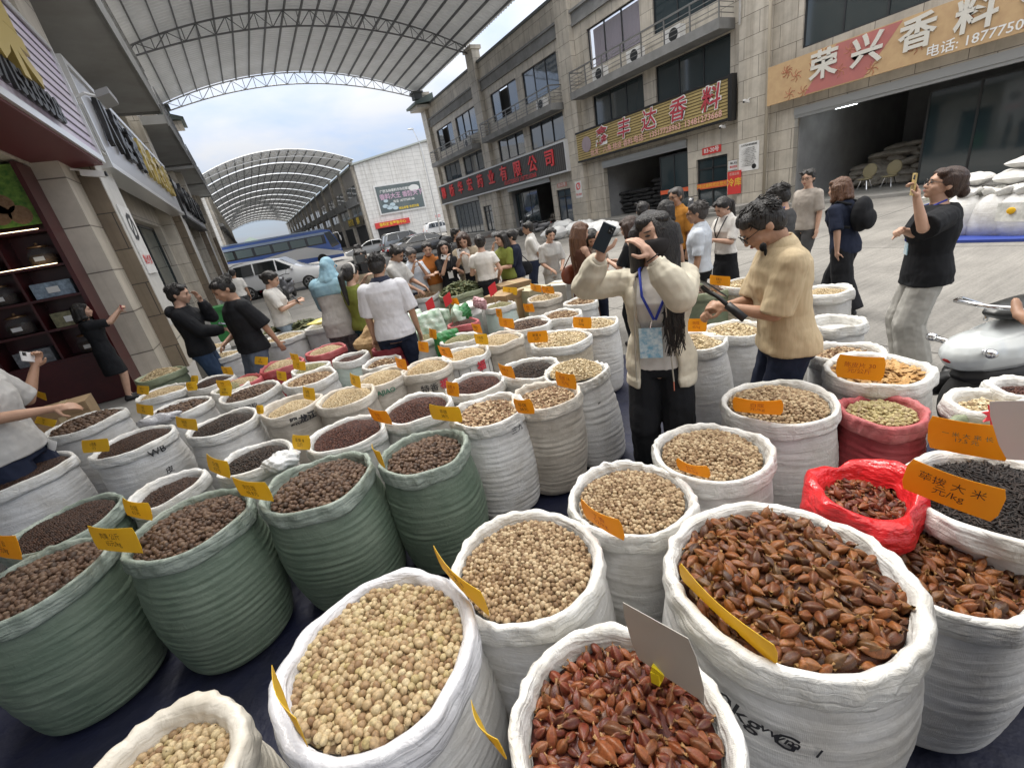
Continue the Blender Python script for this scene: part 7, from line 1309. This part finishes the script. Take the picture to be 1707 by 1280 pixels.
for x in (-1.3, 6.4):
    M = np.eye(4); M[:3, :3] = [[1, 0, 0], [0, 0, -1], [0, 1, 0]]; M[:3, 3] = (x, 49.95, .5); b = MB(); b.lathe([(.3, 0), (.48, .0), (.5, .05), (.5, .2), (.45, .24), (.3, .22)], 24); b.xform(M); b.build('wheel', TYRE, bus, True)
MB().tube([(8.0, 49.75, 2.7), (8.5, 49.4, 2.75), (8.62, 49.35, 2.3)], .05, 8).ell((8.62, 49.35, 2.15), (.08, .12, .25)).build('mirror', CARW, bus, True)
# ------------------------------------------------------------------ scooters
def scooter(label, p, face, paint, s=1.0, name='scooter', group='parked scooters', first=[None]):
    f = unit(face); o = thing(name, label, 'scooter', (p[0], p[1], p[2] if len(p) > 2 else 0), rotz=math.atan2(-f[0], f[1]), group=group)
    b = MB(); b.ell((0, -.42, .55), (.15, .40, .17)); b.ell((0, -.72, .62), (.10, .2, .09)); b.cap((0, .10, .30), (0, -.35, .38), .12, .14); b.cap((0, .38, .28), (0, .48, .82), .09, .10); b.ell((0, .50, .62), (.17, .07, .28)); b.ell((0, .50, .93), (.13, .11, .08)); b.cap((0, .62, .50), (0, .58, .36), .09, .08)
    remesh(b.build('body', paint, o, local=True), .014, 3)
    b = MB(); b.ell((0, -.38, .745), (.13, .36, .065)); b.ell((0, -.58, .77), (.12, .18, .05)); remesh(b.build('seat', BLACKP, o, local=True), .014, 3)
    for y in (.66, -.58):
        M = np.eye(4); M[:3, :3] = [[0, 0, 1], [0, 1, 0], [-1, 0, 0]]; M[:3, 3] = (-.055, y, .225); b = MB(); b.lathe([(.13, .0), (.2, .0), (.225, .03), (.225, .08), (.2, .11), (.13, .11)], 22); b.xform(M); w_ = b.build('wheel', TYRE, o, True, True); b = MB(); b.lathe([(.13, .02), (.03, .0), (.03, .11), (.13, .09)], 14); b.xform(M); b.build('rim', RIMM, w_, local=True)
    MB().tube([(0, .5, .9), (0, .44, 1.02), (.12, .40, 1.05), (.33, .32, 1.03)], .014, 8).tube([(0, .44, 1.02), (-.12, .40, 1.05), (-.33, .32, 1.03)], .014, 8).build('handlebar', BLACKP, o, True, True)
    for q in (1, -1): MB().tube([(q*.2, .38, 1.05), (q*.27, .40, 1.22)], .007, 6).ell((q*.29, .39, 1.26), (.055, .012, .04)).build('mirror', BLACKP, o, True, True)
    MB().ell((0, .60, .93), (.07, .03, .05)).build('headlight', LAMPW, o, True, True); MB().ell((0, -.90, .63), (.07, .03, .04)).build('tail_light', LAMPR, o, True, True)
    MB().tube([(.1, -.55, .2), (.12, -.85, .24)], .04, 10).build('exhaust', STEEL_D, o, True, True); MB().box(-.14, .14, -.1, .36, .25, .28).build('footboard', BLACKP, o, local=True)
    return o
RDP = mat('red_scooter_paint', (.45, .03, .06), .25, coat=.7); GRP = mat('grey_scooter_paint', (.12, .12, .13), .3, coat=.6); WHP = mat('pearl_scooter_paint', (.66, .70, .71), .16, coat=1)
scooter('red scooter at the foot of the arcade pillars', (*at(352, 540, 0)[:2]+np.array([-.7, 3.2]), .15), (.5, -.85), RDP); scooter('dark scooter between the pedestrian in white and the woman with a bun', (*at(400, 500, 0)[:2]+np.array([.2, 0]), 0), (.8, -.5), GRP); scooter('pink red scooter parked behind the woman with a hair bun', (*at(425, 497, 0)[:2], 0), (.9, -.3), RDP); scooter('grey scooter with mirrors before the white vehicle', (*at(487, 497, 0)[:2], 0), (-.3, -.9), GRP)
scooter('dark scooter parked at the raised kerb beside the yellow sign shop', (17.2, 13.6, 0), (-.8, -.3), GRP); scooter('black scooter standing near the steps below the black sign', (16.6, 25.2, 0), (-.7, .5), GRP); scooter('dark scooter parked by the glass side door', (17.3, 27.3, 0), (-.9, .1), GRP)
# the pearl white scooter close by
q0 = at(1655, 640, .32)+v3(.17, -.09, 0); f0 = unit((.88, -.47, 0)); l0 = v3(-f0[1], f0[0], 0); sc_ = thing('scooter', 'pearl white scooter with chrome grab rail and black lower panels beside the sacks', 'scooter', (q0[0], q0[1], 0), rotz=math.atan2(-f0[0], f0[1]), group='parked scooters')
b = MB(); b.ell((0, -.10, .62), (.20, .46, .155), M=rotX(.18)); b.ell((0, -.36, .60), (.16, .20, .12), M=rotX(.2)); b.ell((0, .18, .60), (.19, .28, .13)); b.cap((0, .62, .35), (0, .86, .9), .1, .12); b.ell((0, .85, .65), (.2, .08, .3)); remesh(b.build('body', WHP, sc_, local=True), .012, 5)
b = MB(); b.ell((0, -.06, .43), (.175, .42, .115)); b.cap((0, .1, .30), (0, .75, .30), .13, .12); b.cap((-.14, -.45, .30), (-.16, -.02, .36), .07, .085); b.ell((-.19, -.1, .38), (.06, .26, .10)); remesh(b.build('lower_panel', BLACKP, sc_, local=True), .012, 3)
b = MB(); b.ell((0, .10, .815), (.165, .46, .08), M=rotX(-.03)); remesh(b.build('seat', mat('black_vinyl', (.02, .022, .022), .35), sc_, local=True), .012, 4)
MB().tube([(-.12, -.02, .76), (-.15, -.16, .80), (-.16, -.36, .90), (-.10, -.46, .915), (.10, -.46, .915), (.16, -.36, .90), (.15, -.16, .80), (.12, -.02, .76)], .014, 10).tube([(-.15, -.16, .80), (-.11, -.22, .74)], .013, 8).build('grab_rail', METAL, sc_, True, True)
for q in (1, -1): MB().tube([(q*.08, -.42, .62), (q*.17, -.47, .645)], .02, 10).ell((q*.19, -.48, .65), (.035, .03, .03)).build('indicator', METAL, sc_, True, True)
MB().ell((0, -.53, .56), (.05, .02, .025)).build('tail_light', LAMPR, sc_, True, True)
for y in (-.28, 1.0):
    M = np.eye(4); M[:3, :3] = [[0, 0, 1], [0, 1, 0], [-1, 0, 0]]; M[:3, 3] = (-.06, y, .24); b = MB(); b.lathe([(.14, .0), (.21, .0), (.24, .03), (.24, .09), (.21, .12), (.14, .12)], 28); b.xform(M); w_ = b.build('wheel', TYRE, sc_, True, True); b = MB(); b.lathe([(.14, .02), (.03, .0), (.03, .12), (.14, .1)], 16); b.xform(M); b.build('rim', RIMM, w_, local=True)
# ------------------------------------------------------------------ filled bags in piles
def bag_mesh(seed, m_, sx=.44, sy=.28, sz=.115):
    r = np.random.default_rng(seed); nu, nv = 36, 22; u = np.linspace(-1, 1, nu); v = np.linspace(-1, 1, nv); U, V_ = np.meshgrid(u, v, indexing='ij'); b = MB(); k = r.uniform(2, 5, 6); p = r.uniform(0, 6, 6)
    th = (np.clip(1-np.abs(U)**3.2, 0, 1)**.55)*(np.clip(1-np.abs(V_)**3, 0, 1)**.55); wr = .012*np.sin(k[0]*3*U+p[0]+2*np.sin(3*V_+p[1]))+.009*np.sin(k[1]*4*V_+p[2]+2*np.sin(2*U))
    I = np.arange(nu*nv).reshape(nu, nv); X_ = U*sx*(1-.06*V_**2); Y_ = V_*sy*(1-.05*U**2)
    for sg in (1, -1): Z = sg*(sz*th*(1+.15*np.sin(k[2]*U+p[3])*np.sin(k[3]*V_+p[4]))+wr*th**.5); F = np.stack([I[:-1, :-1], I[1:, :-1], I[1:, 1:], I[:-1, 1:]], -1).reshape(-1, 4); b.add(np.stack([X_, Y_, Z+sz], -1).reshape(-1, 3), F if sg > 0 else F[:, ::-1])
    return b.mesh('grain_bag', m_, True)
BGW = [bag_mesh(i, W_SACK) for i in range(4)]; BGK = [bag_mesh(i+9, sack_mat('black_sacking', (.035, .036, .038), (.07, .07, .072), weave=False)) for i in range(3)]; BGG = [bag_mesh(i+19, D_SACK) for i in range(3)]; BGC = [bag_mesh(i+29, PLAST_T, .5, .36, .2) for i in range(3)]; BGY = bag_mesh(41, sack_mat('lime_sacking', (.52, .55, .36), (.62, .62, .52), weave=False))
def bag(me, loc, rot, label, group, name='grain_bag', scale=(1, 1, 1), cat='bag'):
    o = bpy.data.objects.new(name, me); C.objects.link(o); o.location = [float(q) for q in loc]; o.rotation_euler = rot; o.scale = scale; return tag(o, label, cat, group)
for ly in range(8):   # black bags stacked in the middle shop
    for k in range(6 if ly < 6 else 3): bag(BGK[(ly+k) % 3], (21.6+RNG.normal(0, .05), 17.3+k*.92+RNG.normal(0, .06)+(ly % 2)*.3-(2.0 if ly > 5 else 0)*0, .31+ly*.215), (0, 0, math.pi/2+RNG.normal(0, .09)), 'black filled bag in the tall stack inside the shop below the yellow sign', 'stacked black bags', scale=(1.02, 1.1, 1))
for ly in range(7):   # dusty heap in the warehouse shop
    for k in range(8-ly): bag(BGG[(ly+k) % 3], (24.0+ly*.22+RNG.normal(0, .2), 11.3-k*.78-ly*.25+RNG.normal(0, .12), .11+ly*.2), (RNG.normal(0, .12), RNG.normal(0, .12), RNG.random()*3), 'dusty grey bag in the sloping heap inside the open warehouse shop', 'heaped grey bags', scale=(1.1, 1.15, 1.1))
for ly in range(6):   # pale heap in the far shop
    for k in range(6-ly): bag(BGG[(ly+k) % 3], (22.4+RNG.normal(0, .15), 28.2+k*.75+ly*.3, .31+ly*.21), (RNG.normal(0, .1), RNG.normal(0, .1), RNG.random()*3), 'grey bag in the heap inside the shop below the black sign', 'heaped bags in the far shop')
p1 = at(1640, 398, 0)  # white piles outside the warehouse shop
for ly in range(7):
    for k in range(5):
        if ly > 4 and k < ly-4: continue
        x = p1[0]+.55+RNG.normal(0, .05); y = p1[1]+.75-k*.82-ly*.05+RNG.normal(0, .06); me = BGY if (ly*5+k) % 7 == 3 else BGW[(ly+k) % 4]
        bag(me, (x+.25*(ly > 2), y, .01+ly*.20), (RNG.normal(0, .05), RNG.normal(0, .05), math.pi/2+RNG.normal(0, .12)), 'lime tinted bag in the white pile outside the warehouse shop' if me is BGY else 'white bag in the tall pile outside the warehouse shop', 'lime tinted bags in the pile' if me is BGY else 'white bags piled outside the warehouse shop', scale=(1.02, 1.2, .95))
def stand_bag(p, sc, label, ang):
    o = thing('standing_sack', label, 'sack', (p[0], p[1], 0), rotz=ang); b = MB(); th = np.linspace(0, 2*np.pi, 44, endpoint=False); pr_ = [(.24, 0), (.30, .04), (.33, .2), (.31, .4), (.25, .56), (.17, .64), (.15, .66)]
    b.rings([np.stack([r*1.15*np.cos(th)*(1+.05*np.sin(3*th+z*5)), r*.85*np.sin(th)*(1+.05*np.sin(5*th+z*9)), np.full(44, z)+.02*np.sin(4*th)*(z > .5)], -1)*sc for r, z in pr_]); b.build('sack_body', W_SACK, o, True, True)
    b = MB(); b.rings([np.stack([r*1.3*np.cos(th)*(1+.12*np.sin(7*th+z*9)), r*.75*np.sin(th)*(1+.15*np.sin(6*th+z*9)), np.full(44, z)+.03*np.sin(5*th)], -1)*sc for r, z in ((.155, .655), (.17, .70), (.19, .75), (.17, .76), (.1, .74))]); b.build('sack_mouth', W_RIM, o, True, True)
for px, py, lab, a in ((1600, 392, 'white standing sack first in front of the white pile', .3), (1650, 392, 'white standing sack in the middle in front of the white pile', .9), (1700, 392, 'wide white standing sack before the white pile with a printed sheet', 1.6)): stand_bag(at(px, py, 0), (1.1, 1.3, 1.05), lab, a)
ps = thing('printed_sheet', 'printed card with a yellow spot on the white standing sacks', 'sheet', at(1692, 340, 1.0)); a_, b_ = at(1680, 358, .75), at(1730, 358, .75); u_ = unit(b_-a_); MB().obox((a_+b_)/2+v3(0, 0, .1)-v3(.45, .0, 0), u_*.16, v3(.05, .012, .10), v3(-.004, 0, .002)).build('sheet', mat('printed_grey', (.5, .5, .48), .5, var=(.3, .3, .28), vs=14), ps); MB().ell((a_+b_)/2+v3(-.47, 0, .12), (.02, .04, .04)).build('yellow_spot', YEL, ps)
pl = thing('pallet', 'blue plastic pallet under the white standing sacks', 'pallet', at(1650, 398, 0)); a_ = at(1650, 400, 0); MB().box(a_[0]-.25, a_[0]+.9, a_[1]-1.9, a_[1]+.9, .004, .05).build('deck', mat('blue_plastic', (.03, .06, .3), .5), pl)
# plastic wrapped bundles in the road before the far shops
for k, (px, py) in enumerate(((940, 385), (975, 388), (960, 392), (995, 392), (925, 400), (1010, 396))): p = at(px, py, 0); bag(BGC[k % 3], (p[0], p[1], .01), (0, 0, RNG.random()*3), 'glossy plastic wrapped bundle lying in the road behind the brown dress', 'plastic wrapped bundles', 'wrapped_bundle', (1.3, 1.3, 1.6), 'bundle')
for k in range(5): bag(BGW[k % 4], (17.4+RNG.normal(0, .1), 29.5+k*.7, .02), (RNG.normal(0, .1), .25, RNG.random()*3), 'white bag lying against the steps below the black sign', 'bags on the steps', scale=(1, 1.1, 1.5))
st_ = thing('steps', 'short flight of brown steps up to the shop below the black sign', 'steps', (17.9, 31.5, 0)); b = MB()
for k in range(3): b.box(17.2+k*.3, 18.19, 30.8, 34.2, .004 if k == 0 else .1*k+.001, .1*(k+1))
b.build('treads', mat('brown_step', (.2, .14, .11), .7), st_)
# small open sacks ranged in front of the middle shop
proto = sack('display', 17.6, 22.0, .30, .42+.0, 'w', 'chip', 'small open white sack with a white card in the rows before the black bags', sink=.02, group='small sacks ranged before the yellow sign shop', z0=.02)
MB().box(17.5, 17.51, 21.9, 22.1, .44, .6).build('card', WCARD, proto)
for i in range(3):
    for j in range(9):
        if i == 0 and j == 0: continue
        copy_tree(proto, (16.9-i*.7+.7, 22.2-j*.72, 0), RNG.random()*6)
# ------------------------------------------------------------------ bits and pieces among the sacks
CARD = mat('brown_cardboard', (.36, .25, .14), .8, var=(.3, .2, .11), vs=5); TAPEM = mat('tape', (.5, .4, .24), .3)
def carton(p, sz, rot, label, group=None, m_=None, name='cardboard_box'):
    o = thing(name, label, 'box', p, rotz=rot, group=group); x, y, z = sz; MB().box(-x, x, -y, y, 0, z).build('carton', m_ or CARD, o, local=True); MB().box(-x*.12, x*.12, -y-.002, y+.002, .0, z+.003).build('tape', TAPEM, o, local=True)
    MB().obox((0, -y-.02, z-.045), (x*.98, 0, 0), (0, .012, -.05), (0, .003, .0)).build('flap', m_ or CARD, o, local=True); return o
carton((3.02, 5.75, .02), (.22, .2, .80), .4, 'tall brown cardboard box behind the dusty roots'); carton((3.45, 5.65, .02), (.2, .2, .78), .1, 'pale cardboard box with green print beside the tall brown box', m_=mat('pale_cardboard', (.5, .45, .33), .8, var=(.38, .42, .3), vs=6)); carton((3.5, 6.3, .02), (.26, .2, .82), -.2, 'wide brown cardboard box at the back of the boxes'); carton((3.95, 5.6, .02), (.2, .18, .74), .5, 'grey white carton nearest the brown dress', m_=mat('grey_carton', (.5, .5, .47), .8))
cr = [((-2.75, 6.0), .3, 0), ((-2.3, 6.35), .2, 0), ((-2.85, 6.65), .2, 0), ((-2.75, 6.1), .3, 1), ((-2.3, 6.45), .1, 1), ((-2.9, 5.4), .2, 0), ((-2.75, 6.1), .3, 2)]
LB_ = ['upright paper bale under the jar cabinet, nearest the coarse nuts', 'upright paper bale at the feet of the woman in the short black dress', 'upright paper bale hard against the maroon cabinet', 'paper bale stacked on the nearest bale', 'paper bale stacked behind the bare legs', 'low paper bale behind the man in grey', 'topmost paper bale of the stack by the cabinet']
for ((x, y), r_, ly), lab in zip(cr, LB_): carton((x, y, .155+ly*.34), (.24, .19, .335), r_, lab, name='paper_bale')
bk = thing('bucket', 'white plastic bucket with lid and wire handle', 'bucket', (2.42, 5.75, .02)); MB().lathe([(.14, .0), (.145, .02), (.175, .62), (.185, .63), (.185, .66), (.178, .66), (.178, .74)], 30, (2.42, 5.75, .02)).build('pail', WHITEP, bk, True); MB().lathe([(.19, .74), (.195, .75), (.19, .775), (.17, .78), (.02, .785)], 30, (2.42, 5.75, .02)).build('lid', WHITEP, bk, True); a = np.linspace(0, np.pi, 16); MB().tube([(2.42+.185*math.cos(t), 5.75-.19*math.sin(t)*.55-.02, .70-.2*math.sin(t)) for t in a], .004, 6).build('handle', METAL, bk, True)
GPL = mat('green_plastic', (.02, .17, .04), .3, bump=.7, bs=25, spec=.6); GWP = mat('green_white_packet', (.62, .68, .6), .3, var=(.28, .42, .3), vs=9, bump=.8, bs=25, spec=.6)
for k, (px, py, z, sz, m_, lab) in enumerate(((700, 556, .72, (.2, .16, .2), GWP, 'green and white filled plastic packet beside the white polo'), (722, 548, .78, (.19, .14, .16), GWP, 'upright green and white packet behind the first packet'), (745, 575, .66, (.2, .15, .12), GPL, 'bright green plastic bag beneath the small white sack'), (770, 525, .80, (.16, .12, .09), GPL, 'bright green crumpled bag before the white bucket'), (765, 540, .70, (.2, .16, .16), GWP, 'pale green packet between the leaves and the bucket'), (690, 578, .66, (.2, .15, .12), GWP, 'low green and white packet at the hip of the white polo'), (798, 508, .83, (.13, .1, .06), mat('pink_plastic', (.55, .3, .33), .35, bump=.7, bs=25), 'pink crumpled plastic bag on the bucket side'), (735, 540, .74, (.16, .12, .14), GWP, 'small tied packet at the green leaves'))):
    p = at(px, py, z); o = thing('plastic_packet', lab, 'packet', (p[0], p[1], p[2]-sz[2])); me = bag_mesh(60+k, m_, sz[0]*.9, sz[2]*1.3, sz[1]*.5); f_ = link(me, 'film', o, True); f_.rotation_euler = (R_(72+7*(k % 4)), R_(-14+9*(k % 3)), R_(-30+23*k)); f_.location = (0, sz[1]*.5, sz[2])
for px, py, lab in ((718, 512, 'red card on a stick beside the olive leaves'), (747, 503, 'small red card on a stick in front of the leaves'), (822, 486, 'red card on a stick above the white bucket')):
    p = at(px, py, .92); o = thing('price_card', lab, 'price card', (p[0], p[1], .6), group='red cards on sticks'); MB().tube([p-v3(0, 0, .3), p], .006, 6).build('stick', CARD, o); MB().obox(p+v3(0, 0, .03), (.05, -.02, .03), (.0, .01, .07), (.002, .003, 0)).build('card', mat('red_paper', (.6, .02, .03), .5), o)
pb = thing('paper_bag', 'crumpled brown paper bag behind the maroon sack', 'paper bag', (.98, 5.35, .3)); p = v3(.98, 5.35, .72); b = MB(); b.ell(p, (.22, .18, .24), nu=30, nv=18); d = b.V[0]-p; b.V[0] = p+d*(1+.16*np.sin(d[:, [0]]*23)*np.cos(d[:, [1]]*27)+.14*np.sin(d[:, [2]]*31)); b.build('paper', mat('kraft_paper', (.42, .28, .14), .8, bump=.8, bs=20, dist=.02), pb)
tb = thing('folding_table', 'small white topped folding table with black legs behind the hooded person', 'table', (1.6, 9.3, 0)); MB().box(1.15, 2.1, 9.0, 9.6, .70, .73).build('table_top', WHITEP, tb)
for x, y in ((1.22, 9.05), (2.03, 9.05), (1.22, 9.55), (2.03, 9.55)): b = MB(); bar(b, (x, y, .01), (x+(.1 if x < 1.5 else -.1), y, .70), .025); b.build('leg', BLACKP, tb)
for k, (x, y) in enumerate(((1.5, 8.7), (2.0, 8.75))):
    s = thing('stool', ('black metal stool at the near side of the folding table', 'black metal stool under the corner of the folding table')[k], 'stool', (x, y, 0)); MB().lathe([(.15, .44), (.16, .45), (.16, .47), (.02, .475)], 18, (x, y, 0)).build('seat', BLACKP, s)
    for q in range(4): a = q*1.57+.7; b = MB(); bar(b, (x+.18*math.cos(a), y+.18*math.sin(a), .01), (x+.12*math.cos(a), y+.12*math.sin(a), .44), .02); b.build('leg', BLACKP, s)
TANC = mat('tan_chair_shell', (.34, .29, .17), .6)
for k, (px, py) in enumerate(((1438, 335), (1478, 328))):
    p = atX(px, py, 22.3); x, y = p[0], p[1]; s = thing('chair', ('tan square backed chair inside the open warehouse shop', 'tan shell chair beside the square backed chair in the shop')[k], 'chair', (x, y, .1)); b = MB(); b.ell((x, y, .5), (.26, .26, .05)); b.ell((x+.2, y-.05, .78), (.06, .26, .28), M=rotY(.25)); remesh(b.build('seat_shell', TANC, s), .016, 4)
    for q in range(4): a = q*1.57+.7; b = MB(); bar(b, (x+.26*math.cos(a), y+.26*math.sin(a), .11), (x+.14*math.cos(a), y+.14*math.sin(a), .47), .025); b.build('leg', METAL, s)
bn_ = thing('waste_bin', 'green wheeled bin at the foot of the arcade pillars', 'bin', (-1.0, 12.6, .15)); MB().rings([[(-1.0+sx*w_, 12.6+sy*w_, z) for sx, sy in ((-1, -1), (1, -1), (1, 1), (-1, 1))] for w_, z in ((.22, .2), (.28, .95))]).build('bin_body', GPL, bn_); MB().box(-1.32, -.68, 12.28, 12.92, .951, 1.02).build('lid', GPL, bn_)
# ------------------------------------------------------------------ apply the modifiers once
dg = bpy.context.evaluated_depsgraph_get(); dg.update(); NEW = []
for o in TODO: NEW.append((o, bpy.data.meshes.new_from_object(o.evaluated_get(dg))))
for o, me in NEW:
    o.modifiers.clear(); o.data = me
    me.polygons.foreach_set('use_smooth', np.ones(len(me.polygons), bool))
for t_ in list(bpy.data.textures): bpy.data.textures.remove(t_)
